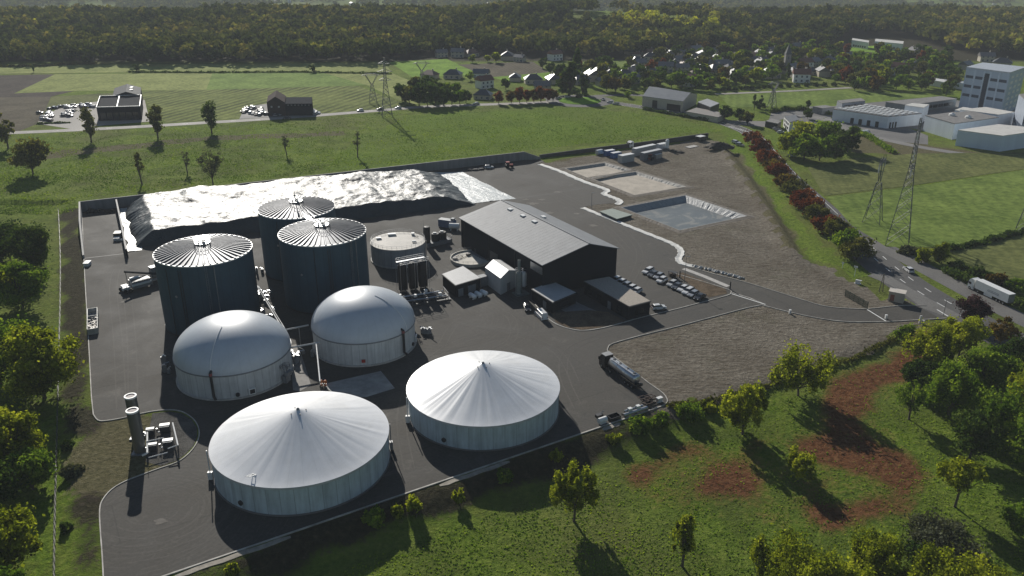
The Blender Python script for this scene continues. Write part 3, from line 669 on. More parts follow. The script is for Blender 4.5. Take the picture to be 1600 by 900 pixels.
# ------------------------------------------------------------------ cone roofed stores
def cone_store(c, r, hw, hc, label, seed, wr0):
    g = np.random.default_rng(seed)
    t = thing('cone_roof_tank', label, 'tank', (c[0], c[1], .05), 0, 'cone roofed storage tanks')
    b = MB(); b.lathe([(r-.12, 0), (r-.12, hw-.05)], 120); b.build('wall', TWALL, t, 30)
    b = MB(); b.lathe([(r+.1, 0), (r+.1, .28), (r-.12, .28)], 96); b.build('plinth', M('wet_concrete', (.16, .15, .14), .7), t, 30)
    n = 240; amp = np.interp(np.arange(n), np.arange(0, n+1, 3), np.append(g.normal(0, 1, n//3), 0)); amp = amp-amp.mean()
    fine_ = g.normal(0, .35, n); vs = []; K = 22
    for k in range(K):
        q = k/(K-1); rr = (r+.10)*(1-q)+.02; z = hw+(hc-hw)*(q**1.13); wr = wr0*math.sin(PI*min(1, q*1.15))**.8+.006
        for i in range(n):
            a = 2*PI*i/n; vs.append((rr*math.cos(a), rr*math.sin(a), z+wr*(amp[i]+fine_[i])*rr/r))
    fs = [(k*n+i, k*n+(i+1) % n, (k+1)*n+(i+1) % n, (k+1)*n+i) for k in range(K-1) for i in range(n)]
    b = MB(); b.add(vs, fs); b.build('roof', CONE, t, True)
    b = MB(); b.lathe([(r+.10, hw+.02), (r+.12, hw-.42), (r-.1, hw-.42)], 120); b.build('skirt', M('membrane_edge', (.45, .46, .47), .5), t, 30)
    b = MB(); b.lathe([(.32, hc-.25), (.32, hc+.05), (.10, hc+.25), (.02, hc+.28)], 16); b.build('cap', GREYM, t, 30)
    for q in (.4, 2.2, 3.9, 5.2): b = MB(); b.cyl((1.5*math.cos(q), 1.5*math.sin(q), hc-.8), (1.5*math.cos(q), 1.5*math.sin(q), hc-.3), .09, n=8); b.build('vent', DARKM, t)
    q = -2.05; b = MB(); b.cyl(((r-.15)*math.cos(q), (r-.15)*math.sin(q), 1.5), ((r+.16)*math.cos(q), (r+.16)*math.sin(q), 1.5), .5, n=18); b.build('manhole', DARKM, t)
    q = -2.8; b = MB(); b.box((0, 0, .9), (.9, .6, 1.6)); b.tube([(0, 0, 1.6), (0, 0, hw+.3)], .12, 6)
    o = b.build('pump_box', WHITE, t); o.location = ((r+.45)*math.cos(q), (r+.45)*math.sin(q), 0)
    q = .25; b = MB(); b.box((0, 0, 1.0), (.6, .8, 1.8)); b.tube([(0, .2, 1.6), (0, .2, hw-.3)], .10, 6)
    o = b.build('valve_box', GREYM, t); o.location = ((r+.35)*math.cos(q), (r+.35)*math.sin(q), 0); o.rotation_euler = (0, 0, q)
    return t
ct = cone_store((-40.97, 137.8), 16.87, 6.16, 12.0, 'broad white cone roof tank at the near edge of the yard, by the twin chimneys', 3, .022)
b = MB()
for s in (-.35, .35): b.bar((s, -1.6, 0), (s, 1.6, 0), .1)
for k in range(6): b.bar((-.35, -1.5+.6*k, .02), (.35, -1.5+.6*k, .02), .08)
o = b.build('roof_ladder', WHITE, ct); q = -1.92; o.location = (15.0*math.cos(q), 15.0*math.sin(q), 6.95); o.rotation_euler = (-.33, 0, q+PI/2)
cone_store((-6.2, 157.8), 16.45, 5.87, 11.35, 'white cone roof tank with strongly pleated cover, beside the parked tanker', 8, .045)

# ------------------------------------------------------------------ low white tank, pit
t = thing('buffer_tank', 'low white round tank with flat lid and railing, behind the black columns', 'tank', (-36.4, 250.4, .05))
b = MB(); b.lathe([(8.65, 0), (8.65, 6.0)], 64); b.build('wall', wallmat('pale_wall', (.36, .37, .38), 24, .75), t, 30)
b = MB(); b.lathe([(8.9, 0), (8.9, .45), (8.65, .45)], 64); b.build('plinth', CONC, t, 30)
b = MB(); b.lathe([(8.72, 5.85), (8.72, 6.1), (8.3, 6.1), (0.02, 6.3)], 64); b.build('lid', M('lid_concrete', (.50, .47, .42), .7, var=.16, scale=.4), t, 30)
b = MB(); railing(b, (0, 0), 8.5, 6.1, 1.1, 34, .06); b.build('railing', GREYM, t)
for x, y, d in ((-2.6, 5.2, (2.6, 1.2, .5)), (4.2, 5.6, (1.0, 1.2, .6)), (-6.3, 1.6, (1.6, 1.0, .4)), (5.4, -1.5, (1.4, .4, .4))):
    b = MB(); b.box((x, y, 6.3+d[2]/2), d, .2); b.build('hatch', WHITE, t)
b = MB(); b.tube([(5.2, 4.0, 6.35), (6.3, 3.0, 6.45), (5.6, 2.2, 6.4), (4.7, 3.0, 6.4)], .07, 6); b.build('hose', DARKM, t)
b = MB(); ladder(b, 8.85, -1.2, 0, .2, 7.2); b.tube([(8.9, .6, .3), (8.9, .6, 6.0)], .12, 6); b.build('ladder', STEEL, t)
pc = G(737, 402.5, .8)
t = thing('round_pit', 'sunken round basin half covered by a grey sheet, beside the big warehouse', 'basin', (pc.x, pc.y, .05))
b = MB(); b.lathe([(6.9, 0), (6.9, 1.0), (6.55, 1.0), (6.5, .55), (.02, .6)], 56); b.build('basin', M('basin_concrete', (.56, .53, .46), .75, var=.14, scale=.5), t, 30)
pts = [(6.45*math.cos(a), 6.45*math.sin(a)) for a in np.linspace(-.45, 1.75, 16)]
b = MB(); b.prism(pts+[(-.6, 4.2), (1.6, 1.2), (3.6, -1.2)], .62, .82); b.build('cover_sheet', M('grey_sheet', (.16, .165, .17), .6), t)
b = MB(); railing(b, (0, 0), 6.7, 1.0, .9, 26, .055); b.build('railing', GREYM, t)
b = MB(); b.tube([(-5, 1, .7), (-4, 2.4, .85), (-2.8, 1.2, .8), (-3.6, -.4, .85), (-5.0, -.6, .75)], .09, 6); b.tube([(-4.4, -2, .7), (-2.6, 0, .8), (-1.2, 2.2, .75)], .08, 6); b.box((-1.2, 2.4, .95), (1.3, .9, .6), .5); b.box((-5.2, -1.4, .9), (1.6, .5, .5), .1); b.build('mixer_gear', DARKM, t)

# ------------------------------------------------------------------ buildings of the plant
def quad_building(name, label, cat, px, h, base=.05):
    """corner pixels of the roof edge, in ring order starting at the corner nearest the camera"""
    q = [G(x, y, h) for x, y in px]
    if len(q) == 3: q.append(q[0]+q[2]-q[1])
    c = sum(q, Vector())/4; c.z = base
    t = thing(name, label, cat, c)
    return t, [(p.x-c.x, p.y-c.y) for p in q]
def lerp2(a, b, t): return (a[0]+(b[0]-a[0])*t, a[1]+(b[1]-a[1])*t)
def inset(poly, d):
    c = (sum(p[0] for p in poly)/len(poly), sum(p[1] for p in poly)/len(poly)); out = []
    for p in poly:
        L = math.hypot(p[0]-c[0], p[1]-c[1]); out.append((c[0]+(p[0]-c[0])*(L-d)/L, c[1]+(p[1]-c[1])*(L-d)/L))
    return out
# warehouse: near-left, near-right, far-right, far-left
A, B, D_ = G(848, 413.5, 10), G(953.7, 382.7, 10), G(720, 340.5, 10)
# square the plan up on its long side
ax = (D_-A).normalized(); ay = Vector((ax.y, -ax.x, 0)); wdt = (B-A).dot(ay); lng = (D_-A).length
t = thing('warehouse', 'long dark warehouse with a pale grey ridged roof', 'warehouse', (A.x, A.y, .05))
t.rotation_euler = (0, 0, math.atan2(ax.y, ax.x)); sg = -1   # local x along the long side, local y towards -ay
lo = (B-A).dot(ax)
W = wdt; L = lng; rt = .60; eh = 9.9; rh = 13.3
def wl(x, y): return (x+lo*y/W*0, -y)
b = MB(); b.add([(0, 0, 0), (L, 0, 0), (L, 0, eh), (0, 0, eh), (0, -W, 0), (L, -W, 0), (L, -W, eh), (0, -W, eh), (0, -W*rt, rh), (L, -W*rt, rh)],
    [(0, 1, 2, 3), (5, 4, 7, 6), (4, 0, 3, 8, 7), (1, 5, 6, 9, 2)])
b.build('wall', M('warehouse_cladding', (.009, .013, .019), .7, var=.15, scale=.2, streak=True, spec=.12), t)
b = MB(); e = .55; th = .22
def slab(p, q, r_, s, th):
    up = [(v[0], v[1], v[2]+th) for v in (p, q, r_, s)]
    b.add([p, q, r_, s]+up, [(3, 2, 1, 0), (4, 5, 6, 7), (0, 1, 5, 4), (1, 2, 6, 5), (2, 3, 7, 6), (3, 0, 4, 7)])
sl = (rh-eh)/(W*rt); sr = (rh-eh)/(W*(1-rt))
slab((-e, e, eh-sl*e+.02), (-e, -W*rt, rh+.02), (L+e, -W*rt, rh+.02), (L+e, e, eh-sl*e+.02), th)
slab((-e, -W*rt-.002, rh+.02), (-e, -W-e, eh-sr*e+.02), (L+e, -W-e, eh-sr*e+.02), (L+e, -W*rt-.002, rh+.02), th)
rf = b.build('roof', ROOFG, t)
for k in range(40):
    pass
b = MB()
for k in range(1, 30):
    x = L*k/30; 
    b.add([(x-.05, .5, eh-sl*.5+.25), (x+.05, .5, eh-sl*.5+.25), (x+.05, -W*rt, rh+.25), (x-.05, -W*rt, rh+.25), (x-.05, .5, eh-sl*.5+.262), (x+.05, .5, eh-sl*.5+.262), (x+.05, -W*rt, rh+.262), (x-.05, -W*rt, rh+.262)], [(4, 5, 6, 7), (0, 1, 5, 4), (1, 2, 6, 5), (3, 0, 4, 7)])
b.box((L/2, -W*rt, rh+.30), (L+1, .5, .14)); b.build('roof_seam', ROOFG, rf)
for x in (L*.52, L*.66, L*.82):
    for yy, zz in ((-W*rt*.86, eh+(rh-eh)*.86),):
        b = MB(); b.box((x, yy, zz+.38), (1.9, 1.3, .34)); b.build('smoke_vent', WHITE, rf)
for x in (L*.60,):
    b = MB(); b.box((x, -W*(rt+.14), rh-sr*W*.14+.5), (1.8, 1.3, .5)); b.build('skylight', WHITE, rf)
b = MB()
for k in range(7): b.box((3.2+.0*k, .09, 6.9+.32*k), (6.2, .16, .2))
b.build('louvre', STEEL, t)
DST = M('door_steel', (.035, .042, .05), .5)
b = MB(); b.box((L*.56, .08, 2.4), (5, .12, 4.8)); b.build('gate', DST, t); b = MB(); b.box((L*.8, .08, 1.2), (1.1, .12, 2.2)); b.build('door', DST, t)
for x in (L*.3, L*.62, L*.95): b = MB(); b.tube([(x, .15, eh-.3), (x, .15, .2)], .09, 6); b.build('downpipe', DARKM, t)
def office(name, label, px, h, roofm, wallm, win):
    t, q = quad_building(name, label, 'building', px, h)
    b = MB(); b.prism(inset(q, .35), 0, h-.28, top=False); b.build('wall', wallm, t)
    b = MB(); b.prism(q, h-.3, h, bottom=True); rf = b.build('roof', DARKM, t)
    b = MB(); b.prism(inset(q, .35), h, h+.012+.04); b.build('roof_deck', roofm, rf)
    ins = inset(q, .28)
    for side, f0, f1, z0, z1, nm in win:
        a, c = ins[side], ins[(side+1) % 4]; p, r_ = lerp2(a, c, f0), lerp2(a, c, f1)
        b = MB(); d = math.hypot(r_[0]-p[0], r_[1]-p[1]); b.box(((p[0]+r_[0])/2, (p[1]+r_[1])/2, (z0+z1)/2), (d, .14, z1-z0), math.atan2(r_[1]-p[1], r_[0]-p[0])); b.build(nm, GLASS if nm == 'window' else GREYM, t)
    return t, q
LROOF = M('light_roof', (.44, .44, .43), .5, var=.1, scale=.6)
GRAV = M('gravel_roof', (.34, .30, .25), .85, var=.3, scale=2.2, bmp=.3)
office('plant_room', 'black box building with a plain pale flat roof, beside the three white gas cylinders', [(711.5, 446.5), (752, 434.5), (723.5, 415.7), (689.7, 428.5)], 3.9, LROOF, CLAD2, [(0, .1, .3, 0, 2.4, 'door'), (0, .5, .8, .2, 2.5, 'door')])
office('site_office', 'small dark office with pale flat roof, standing apart by the white van', [(863.6, 473.3), (901.8, 457.4), (863.6, 439.3), (829.6, 452)], 3.4, LROOF, CLAD2, [(3, .2, .35, .9, 2.2, 'window'), (3, .55, .7, 0, 2.2, 'door'), (0, .3, .7, .9, 2.2, 'window')])
office('welfare_block', 'long dark office block with a gravel roof, next to the staff parking', [(983.6, 479.7), (1017.6, 471), (951.7, 432), (911.4, 439.3)], 4.0, GRAV, CLAD2, [(3, .1, .2, .9, 2.4, 'window'), (3, .3, .4, .9, 2.4, 'window'), (3, .55, .62, 0, 2.2, 'door'), (3, .75, .85, .9, 2.4, 'window'), (0, .3, .7, .9, 2.4, 'window')])
# white gabled enclosure
q = [G(782, 436, 5), G(807, 423.5, 5), G(758, 418.7, 5)]; q = [q[0], q[1], q[1]+q[2]-q[0], q[2]]
c = sum(q, Vector())/4; c.z = .05; q = [(p.x-c.x, p.y-c.y) for p in q]
t = thing('engine_house', 'white gabled container house squeezed between the warehouse and the black box building', 'building', c)
b = MB(); m0, m1 = lerp2(q[0], q[1], .5), lerp2(q[3], q[2], .5)
b.add([(*q[0], 0), (*q[1], 0), (*q[2], 0), (*q[3], 0), (*q[0], 5), (*q[1], 5), (*q[2], 5), (*q[3], 5), (*m0, 6.3), (*m1, 6.3)], [(0, 1, 5, 8, 4), (1, 2, 6, 5), (2, 3, 7, 9, 6), (3, 0, 4, 7)])
b.build('wall', M('pale_panel', (.40, .41, .41), .6, var=.1, scale=.5, streak=True), t)
b = MB(); slab((*q[0], 5.03), (*m0, 6.33), (*m1, 6.33), (*q[3], 5.03), .15); slab((*m0, 6.332), (*q[1], 5.032), (*q[2], 5.032), (*m1, 6.332), .15); b.build('roof', WHITE, t)
b = MB(); p = lerp2(q[0], q[1], .5); b.box((p[0], p[1], 1.3), (1.6, .12, 2.5), math.atan2(q[1][1]-q[0][1], q[1][0]-q[0][0])); b.build('door', GREYM, t)
b = MB(); p = lerp2(q[3], q[0], .1); b.box((p[0]-1.3, p[1]-.4, 1.5), (2.4, 2.2, 3.0), .6); b.build('side_unit', GREYM, t)
# scrubber column and neighbours
p = G(811, 460); t = thing('exhaust_stack', 'grey green stack with a thin top standing on a slab by the white gabled house', 'chimney', (p.x, p.y, .05))
b = MB(); b.box((.5, .3, .15), (4.2, 3.4, .3), .5); b.build('slab', M('dark_slab', (.10, .12, .12), .7), t)
b = MB(); b.lathe([(.95, .3), (.95, 6.6), (.42, 7.3), (.42, 10.6), (.36, 10.6), (.36, 10.2)], 20); b.build('column', M('stack_paint', (.20, .23, .22), .5, .3), t, 30)
b = MB(); railing(b, (0, 0), 1.15, 6.9, 1, 10, .07); ladder(b, -1.05, -.3, PI, .3, 7.6); b.build('platform', STEEL, t)
p = G(817, 449); t = thing('absorber_vessel', 'short pale vertical vessel just behind the grey green stack', 'vessel', (p.x, p.y, .05))
b = MB(); b.lathe([(1.1, .5), (1.1, 4.4), (.7, 4.9), (.02, 5.05)], 20); b.build('body', WHITE, t, 30)
for a in (.8, 2.4, 3.9, 5.5): b = MB(); b.box((.8*math.cos(a), .8*math.sin(a), .3), (.2, .2, .6), a); b.build('leg', GREYM, t)
b = MB(); b.tube([(0, 0, 5), (0, 0, 5.5), (1.2, .6, 5.6), (1.6, .9, .3)], .14, 8); b.build('pipe', STEEL, t, True)
p = G(789, 415); b = MB(); b.tube([(0, 0, 0), (0, 0, 5.0), (.3, 0, 5.6), (1.0, -.1, 5.8), (1.5, -.2, 5.5), (1.6, -.2, 5.0)], .38, 12); b.cyl((0, 0, 0), (0, 0, .2), .6, n=16)
o = b.build('vent_pipe', M('pale_pipe', (.5, .5, .48), .5), smooth=True, loc=(p.x, p.y, .05)); tag(o, 'pale gooseneck vent pipe rising beside the dark warehouse wall', 'pipe')
# black columns with a gantry
t = thing('filter_columns', 'row of black gas cleaning columns under a steel gantry, before the low white tank', 'filter unit', (*G(646, 453).xy, .05))
o0 = G(646, 453)
for px in ((630, 455), (646, 452.5), (661, 449.5)):
    p = G(*px)-o0; b = MB(); b.lathe([(1.25, .6), (1.25, 8.0), (.8, 8.6), (.02, 8.8)], 20, (p.x, p.y, 0)); b.build('column', BLACK, t, 30)
    for a in (.8, 2.4, 3.9, 5.5): b = MB(); b.box((p.x+1.0*math.cos(a), p.y+1.0*math.sin(a), .35), (.2, .2, .7), a); b.build('leg', GREYM, t)
    b = MB(); b.tube([(p.x+1.4, p.y-.4, .4), (p.x+1.4, p.y-.4, 8.6), (p.x+.4, p.y, 9.3), (p.x, p.y, 8.7)], .11, 6); b.build('pipe', STEEL, t)
pa, pb = G(624, 457)-o0, G(668, 448)-o0; b = MB(); dv = (pb-pa).normalized(); nv = Vector((-dv.y, dv.x, 0))
for s in (-1.7, 1.7):
    for k in range(5):
        q = pa+(pb-pa)*(k/4)+nv*s; b.bar((q.x, q.y, 8.8 if k % 2 else .1), (q.x, q.y, 10.0), .09)
    for z in (9.0, 9.5, 10.0): b.bar(pa+nv*s+Vector((0, 0, z)), pb+nv*s+Vector((0, 0, z)), .08)
m_ = (pa+pb)/2+nv*1.4; b.box((m_.x, m_.y, 8.95), ((pb-pa).length, .8, .08), math.atan2(dv.y, dv.x)); b.build('gantry', STEEL, t)
# cooling skid beyond the low tank
p0 = G(684, 381); t = thing('chiller_skid', 'black upright vessel and two squat black tanks on a raised concrete base', 'skid', (p0.x, p0.y, .05))
dv = (G(706, 376)-G(664, 386)).normalized(); rz = math.atan2(dv.y, dv.x)
b = MB(); b.box((0, 0, .6), (9.5, 3.4, 1.2), rz); b.build('base', M('base_concrete', (.17, .18, .19), .7), t)
def loc2(a, c_): return (a*dv.x-c_*dv.y, a*dv.y+c_*dv.x)
b = MB(); x, y = loc2(-3.9, .4); b.lathe([(1.15, 1.2), (1.15, 6.4), (.9, 6.7), (.02, 6.8)], 20, (x, y, 0)); b.build('vessel', BLACK, t, 30)
for a in (-.6, 2.2):
    x, y = loc2(a, .4); b = MB(); b.lathe([(1.4, 1.2), (1.4, 3.5), (1.2, 3.7), (.02, 3.75)], 20, (x, y, 0)); b.build('tank', BLACK, t, 30)
    b = MB(); b.box((x-.2, y, 3.9), (1.0, .8, .3)); b.build('lid', WHITE, t)
b = MB(); railing(b, (0, 0), 4.9, 1.2, 1.0, 5, .07, rz-.35, rz+.35); b.build('railing', STEEL, t); b = MB(); b.bar((*loc2(-4.4, 1.5), 1.2), (*loc2(-4.4, 1.5), 8.3), .12); b.build('mast', STEEL, t)
# blue feed container and white tank at the far end of the warehouse
p = G(699, 355); t = thing('machine_container', 'blue machine container at the far end of the dark warehouse', 'container', (p.x, p.y, .05), rz-1.05)
b = MB(); b.box((0, 0, 1.5), (6.0, 2.5, 2.6)); b.build('body', BLUE, t)
b = MB(); [b.box((-2.8+.4*k, -1.27, 1.5), (.14, .06, 2.4)) for k in range(15)]; b.box((0, 0, 2.85), (6.0, 2.5, .08)); b.build('rib', GREYM, t)
b = MB(); b.box((2.2, .2, 3.2), (1.2, 1.4, .7)); b.build('fan', GREYM, t)
p = G(710, 360); b = MB(); b.cyl((-1.8, 0, 1.6), (1.8, 0, 1.6), 1.0, n=18); [b.box((x, 0, .4), (.3, 1.4, .8)) for x in (-1.2, 1.2)]
o = b.build('white_tank', WHITE, smooth=40, loc=(p.x, p.y, .05)); o.rotation_euler = (0, 0, rz-.8); tag(o, 'small white horizontal tank between the blue container and the warehouse', 'tank')
# pipe skid
p0 = G(660, 470); dv = (G(705, 466)-G(625, 478)).normalized(); rz = math.atan2(dv.y, dv.x)
t = thing('pipe_skid', 'low skid of shiny horizontal pipes beside the right dome tank', 'pipework', (p0.x, p0.y, .05), rz)
b = MB(); b.box((0, 0, .2), (15.5, 5.2, .3)); b.build('base', M('skid_grating', (.075, .078, .08), .6, .3), t)
for k in range(7):
    b = MB(); y = -2.2+.72*k; b.cyl((-7.2+.35*k, y, 1.0+.22*(k % 3)), (7.0-.3*k, y, 1.0+.22*(k % 3)), .24, n=12)
    for x in (-6.5, -2, 3, 6.2): b.cyl((x, y, 1.0+.22*(k % 3)), (x+.25, y, 1.0+.22*(k % 3)), .34, n=12)
    b.build('pipe', STAINL if k % 2 else DARKM, t, 30)
b = MB()
for x in (-7, -3.5, 0, 3.5, 7):
    for y in (-2.5, 2.5): b.bar((x, y, .2), (x, y, 2.3), .12)
    b.bar((x, -2.5, 2.3), (x, 2.5, 2.3), .12)
b.build('frame', GREYM, t)
for x, y in ((-6.2, 1.2), (-2.1, -.4), (1.6, 2.0), (4.8, -1.6)): b = MB(); b.box((x, y, 2.0), (.9, .7, .8)); b.build('valve', WHITE, t)
for k, px in enumerate(((738.5, 466.5), (747.5, 464), (756, 461.5))):
    p = G(*px); b = MB(); b.lathe([(.02, -1.55), (.45, -1.45), (.68, -1.15), (.68, 1.15), (.45, 1.45), (.02, 1.55)], 18)
    b.v = [(z, x, y+.85) for x, y, z in b.v]; [b.box((x, 0, .15), (.2, 1.1, .3)) for x in (-.8, .8)]
    o = b.build('gas_cylinder', WHITE, smooth=50, loc=(p.x, p.y, .05)); o.rotation_euler = (0, 0, -.9)
    tag(o, ('white gas cylinder of the lying trio, farthest from the dark warehouse', 'white gas cylinder lying in the middle of a trio', 'white gas cylinder of the lying trio, closest to the gabled white house')[k], 'gas cylinder', 'white gas cylinders lying on the yard')
# odour unit: two chimneys and four fans
ch = [(G(206.3, 641, 9.7), 'tall steel chimney standing nearer the camera of the pair by the kerb'), (G(203.5, 618.5, 9.7), 'tall steel chimney standing behind its twin beside the left kerb')]
for p, lb in ch:
    t = thing('steel_chimney', lb, 'chimney', (p.x, p.y, 0), 0, 'twin steel chimneys')
    b = MB(); b.lathe([(1.12, .3), (1.12, 9.55)], 36); b.build('shaft', M('chimney_steel', (.17, .175, .17), .42, .75, var=.15, scale=.5, streak=True), t, 30)
    b = MB(); b.lathe([(1.2, 9.4), (1.2, 9.75), (.9, 9.75)], 36); b.build('rim', WHITE, t, 30)
    b = MB(); b.lathe([(.92, 9.6), (.02, 9.62)], 36); b.build('cowl', M('cowl_mesh', (.42, .37, .35), .7), t)
    b = MB(); b.box((0, 0, .15), (2.8, 2.8, .3), .1); b.build('footing', GREYM, t)
for k, (px, lb) in enumerate((((236, 679), 'small blower with white top plate beside the rear chimney'), ((259, 675), 'dark blower with white top farthest from the chimneys, at the rear of the block'), ((240, 703), 'low blower with white top beside the front chimney foot'), ((264, 699), 'dark blower with white top at the front right of the block of four'))):
    p = G(*px); t = thing('blower_unit', lb, 'blower', (p.x, p.y, 0), .25, 'four blowers beside the twin chimneys'); s = 1.0 if k % 2 else .8
    b = MB(); b.box((0, 0, .95*s), (1.9*s, 1.5*s, 1.5*s)); b.build('body', M('blower_dark', (.05, .06, .07), .4, .4), t)
    b = MB(); b.box((0, .1, 1.75*s), (2.0*s, 1.0*s, .16)); b.build('top_plate', WHITE, t)
    for x in (-.8, .8):
        for y in (-.6, .6): b = MB(); b.box((x*s, y*s, .1), (.15, .15, .2)); b.build('foot', GREYM, t)
    b = MB(); b.tube([(-.9*s, -.5, .5), (-1.5*s, -.5, .5), (-1.5*s, -.5, 1.4*s)], .17, 8); b.build('pipe', STAINL, t, True)
p0 = G(250, 700); t = thing('duct_frame', 'white ducts framing the block of blowers beside the chimneys', 'ducting', (p0.x, p0.y, 0))
def rel(px, z): return tuple(G(px[0], px[1], z)-Vector((p0.x, p0.y, 0)))
b = MB(); b.tube([rel((269.7, 660.7), 2.3), rel((278, 696), 2.3), rel((278, 696), .1)], .16, 8); b.tube([rel((262, 701), 1.9), rel((279, 695), 2.1)], .12, 8); b.tube([rel((230, 676), 1.3), rel((230, 708), 1.3), rel((222, 712), 1.0)], .2, 8)
b.tube([rel((228, 690), 1.6), rel((256, 684), 1.6)], .1, 6); b.tube([rel((232, 715), .9), rel((262, 707), .9)], .1, 6); b.build('duct', WHITE, t, True)
for q in ((231, 690), (231, 716), (269, 690), (252, 700)): b = MB(); b.bar(rel(q, 0), rel(q, 2.0), .1); b.build('post', GREYM, t)
# pipe bridges between the tanks
t = thing('pipe_bridge', 'pale pipe bridge on posts running between the dark tanks to the domes', 'pipework', (0, 0, 0))
def run(name, pts, r, m): b = MB(); b.tube(pts, r, 8); return b.build(name, m, t, True)
pA, pB = G(402, 447, 5), G(442, 514, 5); run('pipe', [pA, pB], .22, WHITE); run('pipe', [G(404, 447, 5.5), G(445, 513, 5.5)], .12, STEEL)
run('pipe', [G(442, 516, 5), G(482, 508, 5)], .22, M('pale_pipe', (.5, .5, .48), .5)); run('pipe', [G(449, 544, 5.2), G(500, 535, 5.2)], .22, MATS['pale_pipe']); run('pipe', [G(494, 536, 5.2), G(500, 596, 4.5), G(500, 602, .1)], .16, WHITE)
for a, z in (((415, 495), 5), ((432, 520), 5), ((448, 545), 5), ((470, 540), 5.1)):
    p = G(*a); b = MB(); b.bar((p.x, p.y, 0), (p.x, p.y, z), .18); b.build('post', GREYM, t)
RNG2 = random.Random(5)
for k, (cx, cy, n_, lb) in enumerate(((410, 470, 9, 'cluster of pumps and pipe fittings in the gap between two dark tanks'), (412, 500, 8, 'pump fittings on the concrete lane behind the left dome'), (455, 565, 6, 'valve gear against the right flank of the left dome'), (478, 560, 4, 'pump gear against the left flank of the right dome'), (398, 430, 6, 'valve gear at the foot of the rear dark tank'), (660, 520, 4, 'gas fittings against the right flank of the right dome'), (268, 575, 4, 'valve gear against the left flank of the left dome'))):
    p = G(cx, cy); t = thing('pump_group', lb, 'pumps', (p.x, p.y, .05))
    for i in range(n_):
        b = MB(); b2 = MB()
        x, y = RNG2.uniform(-2.2, 2.2), RNG2.uniform(-3, 3); h = RNG2.uniform(.8, 2.4)
        b.box((x, y, h/2), (RNG2.uniform(.5, 1.2), RNG2.uniform(.5, 1.0), h), RNG2.uniform(0, 1))
        b2.tube([(x, y, h), (x, y, h+.5), (x+RNG2.uniform(-1.5, 1.5), y+RNG2.uniform(-1.5, 1.5), h+.5)], RNG2.uniform(.08, .16), 6); b2.cyl((x, y, h), (x, y, h+.28), .3, n=10)
        pm_ = b.build('pump', GREYM, t); b2.build('pipe', STAINL, pm_)
p = G(503, 604); t = thing('valve_stand', 'orange red valve stand beside the pale concrete slab', 'valve', (p.x, p.y, .08))
b = MB(); b.bar((0, 0, 0), (0, 0, 1.5), .2); b.bar((.9, -.1, 0), (.9, -.1, 1.5), .2); b.bar((0, 0, .7), (.9, -.1, .7), .2); b.build('stand', GREYM, t)
for x, y in ((0, 0), (.9, -.1)): b = MB(); b.cyl((x, y-.12, 1.25), (x, y+.12, 1.25), .42, n=14); b.build('handwheel', ORANGE, t); b = MB(); b.box((x, y, .42), (.45, .4, .5)); b.build('valve_body', ORANGE, t)
# ------------------------------------------------------------------ silage clamp
WALLC = M('bunker_concrete', (.20, .20, .195), .75, var=.25, scale=.5, streak=True)
def wall(label, pts, hs, th, mat=None, z=0.0):
    """free-standing wall along base points with its own height at each point"""
    c = Vector((sum(p.x for p in pts)/len(pts), sum(p.y for p in pts)/len(pts), z)); b = MB(); vs = []; n = len(pts)
    for i, p in enumerate(pts):
        d = (pts[min(i+1, n-1)]-pts[max(i-1, 0)]).normalized(); s = Vector((-d.y, d.x, 0))*th/2
        for sg, zz in ((1, -.5), (1, hs[i]), (-1, hs[i]), (-1, -.5)): vs.append((p.x+s.x*sg-c.x, p.y+s.y*sg-c.y, zz))
    fs = [(4*i+k, 4*i+k+1, 4*i+k+5, 4*i+k+4) for i in range(n-1) for k in range(3)]+[(3, 2, 1, 0), (4*n-4, 4*n-3, 4*n-2, 4*n-1)]
    b.add(vs, fs); o = b.build('retaining_wall', mat or WALLC, loc=c); bm_fix(o)
    return tag(o, label, 'wall')
import bmesh
def bm_fix(o):
    bm = bmesh.new(); bm.from_mesh(o.data); bmesh.ops.recalc_face_normals(bm, faces=bm.faces); bm.to_mesh(o.data); bm.free()
w0, w1 = G(124, 315, 4), G(836, 235, 4); w0.z = w1.z = 0
wall('long dark concrete wall behind the silage heap', [w0, w0.lerp(w1, .33), w0.lerp(w1, .66), w0.lerp(w1, .97), w1+Vector((2.5, -1, 0))], [4, 4, 4, 4, 1.0], .45)
wall('long low dark wall running on behind the white containers to the grass', [G(843, 247), G(920, 238), G(1000, 229), G(1106, 215)], [1.6, 2.0, 2.2, 2.4], .5, M('dark_wall', (.05, .05, .048), .8, var=.3, scale=.5))
wall('pale topped outer wall of the empty silage bay, by the trees', [w0, G(127.5, 360), G(131, 403)], [4, 3.6, 1.0], .55, M('pale_wall_top', (.36, .35, .33), .75, var=.2, scale=.8))
wall('dividing wall between the empty bay and the covered silage', [G(181, 309.5, 3.6)-Vector((0, 0, 3.6)), G(190, 352, 3.2)-Vector((0, 0, 3.2)), G(197, 389, 3)-Vector((0, 0, 3)), G(198, 396)], [3.6, 3.2, 3.0, .3], .55, MATS['pale_wall_top'])
def plastic(name, base, rough, sc, st, sp=.6):
    m, n, p, o = newmat(name)
    f = noise(n, sc, 6, .7, dist=.8); f2 = noise(n, sc*3, 4, .7, mp=(.5, 1.6, 1, .4)); v = nd(n, 'ShaderNodeTexVoronoi'); v.feature = 'DISTANCE_TO_EDGE'; v.inputs['Scale'].default_value = sc*1.2
    n.links.new(ramp(n, f, [(.3, tuple(q*.75 for q in base)), (.7, tuple(q*1.25 for q in base))]), p.inputs['Base Color'])
    p.inputs['Roughness'].default_value = rough; p.inputs['Specular IOR Level'].default_value = sp
    h = mth(n, 'ADD', f, mth(n, 'MULTIPLY', f2, .5)); bump(n, p, h, st, .5); return m
